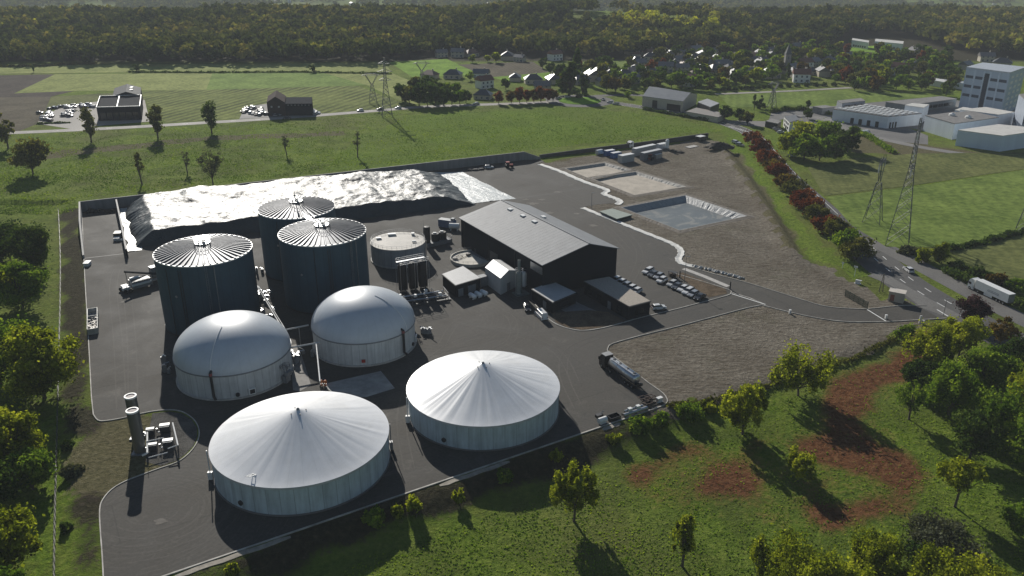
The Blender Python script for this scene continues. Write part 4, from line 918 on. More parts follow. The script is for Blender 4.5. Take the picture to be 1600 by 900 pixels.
TARP = plastic('silage_plastic', (.030, .042, .046), .43, .42, .62, .36)
SHEET = plastic('white_plastic', (.50, .53, .52), .38, .5, .5)
bl, br, tr, tl = G(213, 388), G(742, 320), G(692, 272.5), G(196, 326)
NU, NV = 300, 130
U, Vv = np.meshgrid(np.linspace(0, 1, NU), np.linspace(0, 1, NV))
def bil(k): return (bl[k]*(1-U)+br[k]*U)*(1-Vv)+(tl[k]*(1-U)+tr[k]*U)*Vv
X, Y_ = bil(0), bil(1); Lx, Ly = (br-bl).length, (tl-bl).length
du, dv_ = U*Lx, Vv*Ly
X = X+(vnoise(du, dv_, 6)-.5)*1.5; Y_ = Y_+(vnoise(du+90, dv_, 7)-.5)*1.5
ed = lambda d, w_: np.clip(d/w_, 0, 1)
prof = np.minimum(np.minimum(ed(dv_, 3.6)**.8, ed(Ly-dv_, 3.0)**.8), np.minimum(ed(du, 6.5)**.75, ed(Lx-du, 12.)**.9))
top = 4.6+.8*np.clip(dv_/Ly, 0, 1)+1.5*np.exp(-(((du-26)/9)**2+((dv_-Ly*.84)/8)**2))+1.3*np.exp(-(((du-58)/10)**2+((dv_-Ly*.86)/7)**2))+1.0*np.exp(-(((du-80)/7)**2+((dv_-Ly*.8)/8)**2))+(vnoise(du, dv_, 13)-.5)*1.0+(vnoise(du+40, dv_, 5)-.5)*.5-1.0*sstep(Lx-40, Lx-8, du)
Z = prof*top+prof**.5*((vnoise(du, dv_, 3.0)-.5)*.65+(vnoise(du*1.3, dv_+70, 1.2)-.5)*.18)
# folds running down the ends and the front
fold = (vnoise(dv_*1.0+.35*du, du*.12, 1.1)-.5)*(1-ed(du, 9))+(vnoise(du*1.0, dv_*.15, 1.3)-.5)*(1-ed(dv_, 6))*.7+(vnoise(dv_*1.+9, du*.1, 1.2)-.5)*(1-ed(Lx-du, 12))*.7
Z = np.maximum(.08, Z+fold*.75*(prof > .04))
I = np.arange(NU*NV).reshape(NV, NU)
hc = Vector((float(X.mean()), float(Y_.mean()), 0))
ho = np_mesh('silage_heap', np.stack([X.ravel()-hc.x, Y_.ravel()-hc.y, Z.ravel()], -1), np.stack([I[:-1, :-1], I[:-1, 1:], I[1:, 1:], I[1:, :-1]], -1).reshape(-1, 4), TARP, smooth=True)
ho.location = hc; tag(ho, 'huge silage heap under shiny crumpled plastic, longest thing in the yard', 'silage heap')
def ground_sheet(label, px, z, seed):
    q = pxpoly(px); NX, NY = 70, 50; u, v = np.meshgrid(np.linspace(0, 1, NX), np.linspace(0, 1, NY))
    f = lambda k: (q[0][k]*(1-u)+q[1][k]*u)*(1-v)+(q[3][k]*(1-u)+q[2][k]*u)*v
    x, y = f(0), f(1); x = x+(vnoise(x, y+seed, 5)-.5)*1.6; y = y+(vnoise(x+seed, y, 5)-.5)*1.6
    zz = z+.30*(vnoise(x+y, (x-y)*.2, 1.6))*(vnoise(x, y, 6)); c = Vector((float(x.mean()), float(y.mean()), 0)); J = np.arange(NX*NY).reshape(NY, NX)
    F_ = np.stack([J[:-1, :-1], J[:-1, 1:], J[1:, 1:], J[1:, :-1]], -1).reshape(-1, 4)
    o = np_mesh('plastic_sheet', np.stack([x.ravel()-c.x, y.ravel()-c.y, zz.ravel()], -1), F_, SHEET, smooth=True); o.location = c
    bm_fix(o)
    if o.data.polygons[200].normal.z < 0: o.data.flip_normals()
    return tag(o, label, 'plastic sheet')
ground_sheet('wide white plastic sheet spread on the yard beside the silage heap', [(715, 321), (806, 310), (722, 269), (672, 271)], .09, 3)
ground_sheet('narrow white plastic strip between the dividing wall and the silage heap', [(200, 394), (222, 392), (201, 324), (187, 326)], .09, 40)
b = MB()
for k in range(26):
    x, y = RNG2.uniform(0, 11), RNG2.uniform(-1.5, 1.5); s = RNG2.uniform(.5, 1.4); b.cyl((x, y, 0), (x+RNG2.uniform(-.3, .3), y, s), s*1.1, s*.4, n=7)
p = G(133, 332); o = b.build('silage_residue', M('residue', (.035, .030, .022), .9, var=.5, scale=1.5, bmp=.4), loc=(p.x, p.y, .05)); o.rotation_euler = (0, 0, .12); tag(o, 'dark heaps of leftover silage at the back of the empty bay', 'silage residue')
p = G(184, 374); t = thing('loading_machine', 'small black machine with white parts parked against the dividing wall', 'machine', (p.x, p.y, .05), .2)
b = MB(); b.box((0, 1.5, 1.2), (2.4, 3.2, 1.8)); b.build('body', DARKM, t)
b = MB(); b.box((.2, -1.4, .7), (2.0, 1.8, .9)); b.box((1.2, -1.8, .35), (2.6, 1.0, .5)); b.build('loader_arm', WHITE, t)
for x in (-1.2, 1.2):
    for y in (.6, 2.4): b = MB(); b.cyl((x-.15, y, .55), (x+.15, y, .55), .55, n=14); b.build('wheel', BLACK, t)
# feeder
p = G(212, 452); dv = (G(240, 436)-G(190, 449)).normalized(); t = thing('silage_feeder', 'silage feeder hopper with inclined conveyor beside the closest dark tank', 'feeder', (p.x, p.y, .05), math.atan2(dv.y, dv.x))
b = MB(); b.prism([(-1.2, -1.6), (4.2, -1.6), (4.2, 1.6), (-1.2, 1.6)], .7, 2.9); b.cur = 1; b.box((1.5, 0, 2.93), (5.0, 2.8, .05)); b.build('hopper', [GREYM, DARKM], t)
b = MB(); b.box((1.4, -1.72, 1.9), (5.6, .2, .6)); b.box((.6, .9, 3.2), (2.8, 1.0, .45)); b.build('side_panel', WHITE, t)
b = MB(); b.box((-2.6, .4, 1.0), (1.8, 2.2, 1.6)); b.box((-2.8, -1.3, 1.6), (2.2, .7, .5)); b.build('drive_unit', WHITE, t)
for x, y in ((-3.4, -1.6), (-2.0, -1.9), (-3.6, 1.4)): b = MB(); b.cyl((x, y-.2, .6), (x, y+.2, .6), .6, n=14); b.build('wheel', BLACK, t)
b = MB(); b.tube([(-1.5, 2.4, 5.2), (7.6, 2.0, 2.2)], .35, 8); b.bar((-1.2, 2.4, .1), (-1.2, 2.4, 5.2), .16); b.build('conveyor', DARKM, t)
b = MB(); b.box((6.4, .2, 1.3), (4.2, 1.0, .35)); [b.bar((x, y, 0), (x, y, 1.2), .14) for x in (5, 8) for y in (-.2, .6)]; b.build('screw_trough', STEEL, t)
b = MB(); b.box((7.2, 3.4, 2.2), (2.2, 2.0, 4.0)); b.cur = 1; b.box((7.2, 3.4, 4.25), (2.3, 2.1, .12)); b.build('cabinet', [GREYM, WHITE], t)
p = G(137, 414.5); b = MB(); b.box((0, 0, .5), (1.5, 2.6, 1.0)); b.box((0, 0, 1.05), (1.7, 2.8, .1)); o = b.build('pale_box', WHITE, loc=(p.x, p.y, .05)); o.rotation_euler = (0, 0, .1); tag(o, 'small pale box on the kerb near the end of the outer bay wall', 'box')
# skip
a0, a1 = G(146, 523), G(146, 490); c = (a0+a1)/2; d = (a1-a0); t = thing('skip_container', 'open grey skip half full of scrap against the left kerb', 'skip', (c.x, c.y, .05), math.atan2(d.y, d.x)); L = d.length*.98
b = MB()
for y in (-1.2, 1.2): b.box((0, y, .85), (L, .10, 1.7))
for x in (-L/2, L*.12, L/2): b.box((x, 0, .85), (.10, 2.4, 1.7))
b.box((0, 0, .1), (L, 2.3, .15)); 
for k in range(8): b.box((-L/2+.4+k*L/8.4, -1.28, .8), (.14, .08, 1.5))
b.build('bin', M('skip_paint', (.46, .46, .44), .55, .2, var=.25, scale=.9), t)
b = MB()
for k in range(30): b.box((RNG2.uniform(-L/2+.5, L*.05), RNG2.uniform(-.9, .9), 1.25+RNG2.uniform(0, .3)), (RNG2.uniform(.3, 1.1), RNG2.uniform(.1, .4), RNG2.uniform(.1, .3)), RNG2.uniform(0, 3))
b.build('scrap', M('scrap', (.35, .33, .30), .6, .3, var=.6, scale=2), t)

# ------------------------------------------------------------------ basins and the pale channel
def basin(name, label, px_poly, dep, wall_m, floor_m, run_):
    q = [Vector(v) for v in px_poly]; c = sum(q, Vector())/4
    t = thing(name, label, 'basin', (c.x, c.y, 0)); l = [v-c for v in q]
    def off(dd):
        out = []
        for i in range(4):
            e1 = (l[i]-l[i-1]).normalized(); e2 = (l[(i+1) % 4]-l[i]).normalized(); n1 = Vector((-e1.y, e1.x, 0)); n2 = Vector((-e2.y, e2.x, 0))
            if n1.dot(-l[i]) < 0: n1 = -n1
            if n2.dot(-l[i]) < 0: n2 = -n2
            k = dd/(1+n1.dot(n2)); out.append(l[i]+(n1+n2)*k)
        return out
    rings = [(off(-2.6), .03), (off(-.25), .20), (off(0), .18), (off(run_), -dep)]
    N = 40; b = MB()
    def ringpts(r_, z): 
        out = []
        for i in range(4):
            for k in range(N): p = r_[i].lerp(r_[(i+1) % 4], k/N); out.append((p.x, p.y, z))
        return out
    R_ = [ringpts(*r_) for r_ in rings]
    def band(i, j, wr):
        bb = MB(); vs = list(R_[i]); mid = []
        for p, q_ in zip(R_[i], R_[j]):
            f = wr*(RNG2.random()-.5); mid.append(((p[0]+q_[0])/2, (p[1]+q_[1])/2, (p[2]+q_[2])/2+f))
        m_ = 4*N; bb.add(vs+mid+list(R_[j]), [(s*m_+k, s*m_+(k+1) % m_, (s+1)*m_+(k+1) % m_, (s+1)*m_+k) for s in (0, 1) for k in range(m_)]); return bb
    o = band(0, 1, .2).build('bank', M('bank_soil', (.13, .11, .085), .9, var=.35, scale=.9, bmp=.3), t); bm_fix(o)
    bb = band(1, 2, 0); b2 = band(2, 3, .3); bb.add(b2.v, b2.f); o = bb.build('liner', wall_m, t); bm_fix(o)
    if sum(pl.normal.z for pl in o.data.polygons) < 0: o.data.flip_normals()
    b = MB(); r_ = off(run_*.85); b.add([(p.x, p.y, -dep*.85) for p in r_], [(0, 1, 2, 3)]); o = b.build('floor', floor_m, t)
    if o.data.polygons[0].normal.z < 0: o.data.flip_normals()
    return t
SILT = M('silt', (.42, .37, .30), .85, var=.25, scale=.22, bmp=.3, detail=8)
m, n, p_, o_ = newmat('wet_liner'); f = noise(n, .10, 6, .65, dist=1.5); f2 = noise(n, 1.2, 5, .7)
n.links.new(mix(n, .3, ramp(n, f, [(.40, (.115, .135, .140)), (.54, (.155, .175, .172)), (.60, (.30, .29, .255))]), ramp(n, f2, [(.3, (.08, .09, .10)), (.7, (.16, .17, .18))])), p_.inputs['Base Color']); p_.inputs['Roughness'].default_value = .45; WET = m
basin('settling_basin', 'smaller pale silt basin, the one nearer the parked containers', BASINS[0], .9, M('liner_pale', (.34, .32, .28), .6, var=.2, scale=1), SILT, 1.4)
basin('settling_basin', 'larger pale silt basin between the small basin and the pond', BASINS[1], .9, MATS['liner_pale'], SILT, 1.4)
basin('storage_pond', 'rectangular grey blue pond with crumpled white liner edge', BASINS[2], 1.9, plastic('pond_liner', (.27, .28, .28), .55, .6, .4), WET, 3.0)
q = [G(937, 330, 1.1), G(964, 342, 1.1), G(988, 335.5, 1.1), G(957, 325.5, 1.1)]; c = sum(q, Vector())/4
t = thing('pit_cover', 'flat green grey box roof at the corner of the pond', 'pit', (c.x, c.y, 0)); q = [(v.x-c.x, v.y-c.y) for v in q]
b = MB(); b.prism(inset(q, .3), 0, .9, top=False); o = b.build('wall', DARKM, t); bm_fix(o); b = MB(); b.prism(q, .88, 1.1, bottom=True); o = b.build('lid', M('green_lid', (.24, .28, .24), .6, var=.12), t); bm_fix(o)
CH = M('channel_concrete', (.62, .61, .57), .6, var=.25, scale=.9)
def channel(label, px, wd):
    pts = smoothline(pxpoly(px), 6); b = MB(); vs = []; n = len(pts); pr = ((-.5, .06), (-.46, .22), (-.28, .16), (0, .08), (.28, .16), (.46, .22), (.5, .06))
    c = sum(pts, Vector())/n; c.z = 0
    for i, p in enumerate(pts):
        d = (pts[min(i+1, n-1)]-pts[max(i-1, 0)]).normalized(); s = Vector((-d.y, d.x, 0)); w_ = wd*(1+.12*math.sin(i*1.7))
        for a, z in pr: vs.append((p.x+s.x*a*w_-c.x, p.y+s.y*a*w_-c.y, z+RNG2.uniform(-.02, .02)))
    k = len(pr); b.add(vs, [(i*k+j, i*k+j+1, (i+1)*k+j+1, (i+1)*k+j) for i in range(n-1) for j in range(k-1)])
    o = b.build('drain_channel', CH, loc=c); 
    if sum(pl.normal.z for pl in o.data.polygons) < 0: o.data.flip_normals()
    tag(o, label, 'channel')
channel('white lined drain channel curving past the two silt basins', [(843, 257), (860, 262.5), (880, 270), (900, 279), (920, 287), (938, 293), (949, 298), (944, 303), (955, 308), (965, 312), (969, 316), (964, 320)], 2.6)
channel('white lined drain channel winding from the pond to the parking', [(910, 325), (930, 333), (950, 341), (975, 351), (1000, 361), (1028, 372), (1050, 381), (1062, 389), (1064, 397), (1060, 405), (1066, 412), (1085, 417)], 2.2)
b = MB()
pts = pxpoly([(1085, 417), (1105, 421), (1125, 426), (1145, 431), (1160, 436)])
for k in range(140):
    i = RNG2.randrange(4); p = pts[i].lerp(pts[i+1], RNG2.random()); s = RNG2.uniform(.3, .7); b.cyl((p.x+RNG2.uniform(-.8, .8)-pts[2].x, p.y+RNG2.uniform(-.8, .8)-pts[2].y, 0), (p.x-pts[2].x, p.y-pts[2].y+.1, s*.8), s*.7, s*.3, n=6)
tag(b.build('rubble_edging', M('pale_stones', (.46, .45, .42), .8, var=.4, scale=2), loc=(pts[2].x, pts[2].y, .05)), 'loose pale stones along the end of the drain channel', 'stones', kind='stuff')

# ------------------------------------------------------------------ vehicles
PAINTS = {}
def paint(nm, c, met=.0):
    if nm not in PAINTS:
        m, n, p, o = newmat('car_paint_'+nm); f = noise(n, 1.5, 3)
        n.links.new(ramp(n, f, [(.3, tuple(q*.9 for q in c)), (.7, c)]), p.inputs['Base Color']); p.inputs['Roughness'].default_value = .3; p.inputs['Metallic'].default_value = met
        p.inputs['Coat Weight'].default_value = .5; PAINTS[nm] = m
    return PAINTS[nm]
PC = dict(white=(.72, .72, .71), silver=(.42, .43, .44), grey=(.12, .125, .13), black=(.015, .015, .017), blue=(.03, .06, .14), red=(.28, .02, .02), pale=(.55, .55, .53))
LIGHTM = M('headlamp', (.75, .75, .72), .2, var=.05); TAILM = M('tail_lamp', (.30, .01, .01), .3, var=.1)
CARS = {}
def car_mesh(kind, col):
    """x forward; returns a thing built at the origin"""
    pr = {'hatch': dict(L=4.1, W=1.78, H=1.48, hood=1.05, cab=(-2.0, -1.55, .25, 1.0), bel=.92),
          'wagon': dict(L=4.6, W=1.82, H=1.50, hood=1.0, cab=(-2.25, -1.95, .35, 1.15), bel=.93),
          'sedan': dict(L=4.5, W=1.80, H=1.42, hood=.98, cab=(-1.75, -1.0, .25, 1.05), bel=.90),
          'van': dict(L=5.2, W=1.95, H=2.25, hood=1.25, cab=(-2.58, -2.55, 1.25, 1.95), bel=1.2)}[kind]
    L, W, H, bel = pr['L'], pr['W'], pr['H'], pr['bel']; x0, x1, x2, x3 = pr['cab']
    t = thing('parked_car', '', 'car' if kind != 'van' else 'van')
    side = [(-L/2, .35), (-L/2-.02, bel*.8), (-L/2+.08, bel), (x3, bel), (L/2-.25, bel*.84), (L/2-.02, bel*.66), (L/2, .4), (L/2-.12, .25), (-L/2+.1, .25)]
    b = MB(); n = len(side); vs = []
    for y, sc in ((-W/2, 1), (W/2, 1)):
        for x, z in side: vs.append((x, y, z))
    # shoulders tucked in
    vi = []
    for y in (-W/2+.07, W/2-.07):
        for x, z in side: vi.append((x*.985, y, z+.035 if z > .6 else z-.02))
    b.add(vs+vi, [(i, (i+1) % n, 2*n+(i+1) % n, 2*n+i) for i in range(n)]+[(n+(i+1) % n, n+i, 3*n+i, 3*n+(i+1) % n) for i in range(n)])
    b.add(vi, [(i, (i+1) % n, n+(i+1) % n, n+i) for i in range(n)])
    b.add(vs, [tuple(range(n)), tuple(reversed(range(n, 2*n)))])
    # roof panel and pillars
    wr = W/2-.22
    b.add([(x1, -wr, H-.05), (x2, -wr, H-.05), (x2, wr, H-.05), (x1, wr, H-.05), (x1+.12, -wr+.12, H), (x2-.15, -wr+.12, H), (x2-.15, wr-.12, H), (x1+.12, wr-.12, H)], [(4, 5, 6, 7), (0, 1, 5, 4), (1, 2, 6, 5), (2, 3, 7, 6), (3, 0, 4, 7)])
    if kind == 'van':
        b.add([(x0, -W/2+.06, bel), (.55, -W/2+.06, bel), (.55, -wr, H-.06), (x1, -wr, H-.06), (x0, W/2-.06, bel), (.55, W/2-.06, bel), (.55, wr, H-.06), (x1, wr, H-.06)], [(0, 1, 2, 3), (5, 4, 7, 6), (4, 0, 3, 7), (1, 5, 6, 2)])
    body = b.build('body', paint(col, PC[col], .0 if col in ('white', 'black', 'red', 'pale') else .5), t); bm_fix(body)
    b = MB(); ws = W/2-.09; xb = .62 if kind == 'van' else x0
    xa = xb if kind == 'van' else x0; xr = xb if kind == 'van' else x1
    b.add([(xa, -ws, bel+.03), (x3, -ws, bel+.03), (x2, -wr+.02, H-.06), (xr, -wr+.02, H-.06), (xa, ws, bel+.03), (x3, ws, bel+.03), (x2, wr-.02, H-.06), (xr, wr-.02, H-.06)], [(0, 1, 2, 3), (5, 4, 7, 6), (1, 5, 6, 2), (4, 0, 3, 7)])
    b.build('window', GLASS, t)
    for sx in (-1, 1):
        for sy in (-1, 1):
            b = MB(); x = sx*L*.30; y = sy*(W/2-.08); b.cyl((x, y-.11, .32), (x, y+.11, .32), .32, n=14); wh = b.build('wheel', BLACK, t)
            b = MB(); b.cyl((x, y+sy*.10, .32), (x, y+sy*.125, .32), .2, n=10); b.build('rim', STEEL, wh)
    for sy in (-1, 1):
        b = MB(); b.box((L/2-.06, sy*(W/2-.32), bel*.72), (.14, .36, .15)); b.build('headlight', LIGHTM, t)
        b = MB(); b.box((-L/2-.005, sy*(W/2-.25), bel*.82), (.08, .3, .16)); b.build('tail_light', TAILM, t)
        b = MB(); b.box((x3-.25, sy*(W/2+.06), bel+.08), (.14, .16, .12)); b.build('mirror', BLACK, t)
    return t
def car(kind, col, p, rz, label, group=None, z=.06):
    k = (kind, col)
    if k not in CARS:
        CARS[k] = o = car_mesh(kind, col); o.location = (p.x, p.y, z); o.rotation_euler = (0, 0, rz)
    else: o = copy_tree(CARS[k], (p.x, p.y, z), rz)
    tag(o, label, 'van' if kind == 'van' else 'car', None)
    if group: o['group'] = group
    elif 'group' in o.keys(): del o['group']
    return o
def head(a, b, z=0):
    d = G(*a)-G(*b); return math.atan2(d.y, d.x)
axr = head((1002, 428), (1024, 418))
gP = 'cars parked along the far kerb of the staff parking'
for (x, y), kd, cl, lb in (((1012.5, 426), 'wagon', 'white', 'white estate car at the far end of the staff parking row'), ((1021, 431), 'sedan', 'grey', 'dark car parked right beside the white estate'), ((1029, 434.5), 'hatch', 'silver', 'silver hatchback between a dark car and a white one'), ((1034, 440.5), 'hatch', 'white', 'white hatchback parked last before the gap in the row'),
        ((1050, 446), 'hatch', 'pale', 'pale hatchback parked first after the gap in the row'), ((1058, 450), 'sedan', 'grey', 'dark grey saloon second after the gap'), ((1067, 454), 'hatch', 'white', 'white hatchback in the middle of the lower group of six'), ((1075, 458), 'wagon', 'white', 'white estate car third from the kerb corner of the parking'), ((1083, 462.5), 'hatch', 'silver', 'silver hatchback second from the kerb corner of the parking'), ((1093, 467), 'sedan', 'black', 'black saloon at the kerb corner of the parking')):
    car(kd, cl, G(x, y), axr+RNG2.uniform(-.05, .05), lb, gP)
for k, (x, y) in enumerate(((962, 440), (970, 444.5), (978, 449), (986, 453.5), (994, 458))):
    car('hatch', ('white', 'white', 'silver', 'white', 'white')[k], G(x, y), axr, 'pale car half hidden behind the gravel roofed office block', 'cars parked behind the gravel roofed office')
car('hatch', 'white', G(1029, 483), head((1038, 482), (1018, 484)), 'lone white hatchback parked at the front corner of the gravel roofed office')
car('hatch', 'black', G(824, 484), axr+.9, 'small black car parked beside the white van')
o = car('van', 'white', G(845.5, 496), head((839, 489), (852, 502)), 'white delivery van parked by the small dark office'); o.name = 'delivery_van'
rd = lambda i: math.atan2(main[i+1].y-main[i].y, main[i+1].x-main[i].x)
def near_i(p, line=main): return min(range(len(line)-1), key=lambda i: (line[i]-p).length)
gR = 'cars driving on the public roads'
for (x, y), kd, cl, lb in (((1419, 424), 'hatch', 'white', 'white hatchback driving on the main road near the site entrance'), ((1257, 301), 'sedan', 'white', 'white saloon driving beside the red hedge trees'), ((1246, 301), 'hatch', 'black', 'black hatchback driving next to a white saloon by the hedge'), ((1042, 177), 'hatch', 'white', 'white car driving past the long farm shed')):
    p = G(x, y); i = near_i(p); car(kd, cl, p, rd(i)+(PI if x != 1257 else 0), lb, gR, .07)
for (x, y), kd, cl, lb in (((563, 174), 'hatch', 'white', 'white car on the straight pale road, first past the barn'), ((594, 172), 'sedan', 'black', 'black car between two white ones on the pale road'), ((622, 170), 'hatch', 'white', 'white car on the pale road, under the tall lattice pylon'), ((744, 163.5), 'hatch', 'silver', 'silver car passing the dark tree clump on the pale road'), ((448, 186), 'sedan', 'grey', 'dark car on the pale road in front of the barn')):
    p = G(x, y); i = near_i(p, westroad); d = westroad[i+1]-westroad[i]; car(kd, cl, p, math.atan2(d.y, d.x), lb, gR, .07)
for (x, y), a, kd, cl, lb in (((873, 155), .6, 'hatch', 'silver', 'silver car entering the roundabout from the pale road'), ((887, 152.5), .1, 'hatch', 'white', 'white car at the back of the roundabout'), ((942, 157), -1.3, 'sedan', 'grey', 'dark car leaving the roundabout'), ((953, 161), 2.8, 'hatch', 'white', 'white car arriving at the roundabout from the main road'), ((962, 163.5), 2.8, 'wagon', 'pale', 'pale estate car queueing behind the white car at the roundabout')):
    car(kd, cl, G(x, y), a, lb, gR, .07)
for (x, y), cl, lb in (((1150, 224), 'white', 'white car parked on the grass verge, nearer the red trees'), ((1156, 228), 'silver', 'silver car parked on the grass verge, nearer the site')):
    car('wagon', cl, G(x, y), -.9, lb)
for k in range(5):
    car('hatch', ('white', 'black', 'silver', 'black', 'white')[k], G(1206+3.4*k, 197.5+2.6*k), .35, 'small car in the short row beside the round clump of trees', 'cars parked in a short row by the white works house')
car('hatch', 'white', G(1240, 241)+Vector((-2, -4, 0)), 2.2, 'pale car parked in the lane below the round clump of trees')
car('van', 'white', G(1353, 210), .3, 'white van parked before the long white works hall'); car('hatch', 'white', G(1346, 207), 1.0, 'white car parked beside the van before the works hall')
gL = 'cars packed on the lot around the black showroom'
for k in range(52):
    while True:
        x = RNG2.choice([RNG2.uniform(60, 80), RNG2.uniform(72, 150), RNG2.uniform(100, 135)]); y = RNG2.uniform(160, 190)
        if (x < 80 and 176 < y) or (y < 176 and x > 75 and x*.12+y > 178 and y < 172) or (100 < x < 118 and 168 < y < 183) or (x > 128 and y < 168): break
    car(RNG2.choice(['hatch', 'sedan', 'wagon', 'hatch']), RNG2.choice(['white', 'grey', 'black', 'silver', 'grey', 'white', 'blue']), G(x, y), RNG2.choice([.2, 1.7])+RNG2.uniform(-.1, .1), 'car packed into the lot beside the black showroom', gL)
gB = 'cars packed on the lot around the dark barn'
for k in range(44):
    x, y = [(381+RNG2.uniform(0, 30), RNG2.uniform(167, 177)), (390+1.6*k if k < 24 else 430+RNG2.uniform(0, 4), RNG2.uniform(177, 181.5)), (RNG2.uniform(473, 497), RNG2.uniform(174, 179))][k % 3]
    car(RNG2.choice(['hatch', 'sedan', 'wagon']), RNG2.choice(['white', 'white', 'silver', 'grey', 'white', 'black']), G(x, y), RNG2.choice([.1, 1.6])+RNG2.uniform(-.1, .1), 'car packed into the lot around the dark barn', gB)
# lorry
def wheels(t, xs_, w_, r_=.5):
    for x in xs_:
        for s in (-1, 1):
            b = MB(); b.cyl((x, s*(w_/2-.35), r_), (x, s*(w_/2), r_), r_, n=16); wh = b.build('wheel', BLACK, t)
            b = MB(); b.cyl((x, s*(w_/2), r_), (x, s*(w_/2+.03), r_), r_*.5, n=12); b.build('rim', STEEL, wh)
def tractor(t, x0, col, h=3.6):
    """cab with its front at x0+2.3"""
    b = MB(); prof = [(x0, .9), (x0+2.35, .9), (x0+2.4, 1.7), (x0+2.2, 2.5), (x0+1.9, h-.5), (x0+1.3, h), (x0, h-.15)]
    n = len(prof); w_ = 1.22; vs = [(x, -w_, z) for x, z in prof]+[(x, w_, z) for x, z in prof]
    b.add(vs, [tuple(range(n)), tuple(reversed(range(n, 2*n)))]+[((i+1) % n, i, n+i, n+(i+1) % n) for i in range(n)]); o = b.build('cab', col, t); bm_fix(o)
    b = MB(); b.add([(x0+2.385, -1.1, 1.8), (x0+2.385, 1.1, 1.8), (x0+2.2, 1.1, 2.55), (x0+2.2, -1.1, 2.55)], [(0, 1, 2, 3)])
    for s in (-1, 1): b.add([(x0+1.0, s*1.235, 1.75), (x0+2.1, s*1.235, 1.75), (x0+1.95, s*1.235, 2.5), (x0+1.0, s*1.235, 2.5)], [(0, 1, 2, 3)])
    b.build('window', GLASS, o)
    b = MB(); b.box((x0+1.1, 0, .62), (2.5, 2.4, .55)); b.build('bumper', col, t)
    b = MB(); b.box((x0-1.5, 0, .85), (4.4, .9, .3)); b.box((x0-1.3, 1.0, .75), (1.4, .5, .6)); b.build('chassis', DARKM, t)
    for s in (-1, 1): b = MB(); b.box((x0+2.2, s*1.4, 2.3), (.2, .25, .8)); b.build('mirror', BLACK, t)
sa, sb = G(1510, 450), G(1571.5, 479); sdir = (sa-sb).normalized(); sp = (sa+sb)/2+Vector((-sdir.y, sdir.x, 0))*-1.15
t = thing('articulated_lorry', 'white articulated lorry with box trailer on the outer road lane', 'lorry', (sp.x, sp.y, .07), math.atan2(sdir.y, sdir.x)); t.scale = (.86, .92, .92)
tractor(t, 5.7, WHITE, 3.75)
b = MB(); b.box((-1.7, 0, 2.55), (13.4, 2.55, 2.75)); tb = b.build('trailer_box', WHITE, t)
b = MB(); b.box((-8.43, 0, 2.55), (.06, 2.4, 2.6)); [b.box((-8.48, y, 2.5), (.05, .07, 2.4)) for y in (-.9, -.05, .05, .9)]; b.build('rear_door', GREYM, tb)
MARK = M('lettering_grey', (.25, .26, .28), .6)
for s in (-1, 1):
    b = MB(); b.box((-2.4, s*1.282, 2.15), (4.6, .012, .18)); 
    for k in range(11): b.box((-4.5+.42*k, s*1.282, 2.55), (.26, .012, .2 if k % 3 else .3))
    b.build('side_lettering', MARK, tb)
    b = MB(); b.box((-.6, s*1.2, .75), (3.4, .06, .75)); b.build('side_skirt', WHITE, t)
b = MB(); b.box((-2.5, 0, 1.05), (11.5, 1.0, .22)); b.build('trailer_frame', DARKM, t)
wheels(t, (7.1, 3.5, -4.2, -5.5, -6.8), 2.5)
# tanker
ta, tb_ = G(947, 573), G(990, 603.5); td = ta-tb_; tp = (ta+tb_)/2
t = thing('tanker_lorry', 'black tractor lorry with a shiny steel tank trailer at the kerb bend', 'lorry', (tp.x, tp.y, .05), math.atan2(td.y, td.x))
tractor(t, 4.4, paint('black', PC['black']), 3.5)
b = MB(); b.box((5.2, 0, 3.56), (1.8, 2.3, .1)); b.build('roof_fairing', M('dull_grey', (.3, .3, .3), .5), t)
b = MB(); b.lathe([(.02, -6.9), (.8, -6.8), (1.18, -6.45), (1.18, 3.1), (.8, 3.5), (.02, 3.6)], 26); b.v = [(z, x, y+2.3) for x, y, z in b.v]; tk = b.build('tank', M('polished_steel', (.55, .56, .57), .28, .9, var=.12, scale=.4), t, 50)
for x in (-5.6, -3.0, -.2, 2.2): b = MB(); b.cyl((x, .1, 3.42), (x, .1, 3.62), .32, n=14); b.build('hatch', DARKM, tk)
b = MB(); b.box((-1.6, .55, 3.45), (9.2, .5, .06)); [b.bar((x, .85, 3.4), (x, .85, 4.0), .06) for x in (-6, -3, 0, 2.8)]; b.bar((-6, .85, 4.0), (2.8, .85, 4.0), .06); b.build('catwalk', STEEL, tk)
for x in (-6.3, -3.2, 0, 2.9): b = MB(); b.lathe([(1.2, -.05), (1.2, .05)], 26); b.v = [(z+x, a, y+2.3) for a, y, z in b.v]; b.build('band', GREYM, tk)
b = MB(); b.box((-1.9, 0, 1.0), (10, .9, .3)); [b.box((-3.9+2.6*k, s*1.05, .8), (1.2, .35, .6)) for k in (0, 1) for s in (-1, 1)]; b.build('chassis_rail', DARKM, t)
b = MB(); b.box((-7.1, 0, 1.0), (.3, 2.3, .7)); b.build('rear_bumper', DARKM, t)
wheels(t, (5.7, 2.2, -3.6, -4.9, -6.2), 2.45)

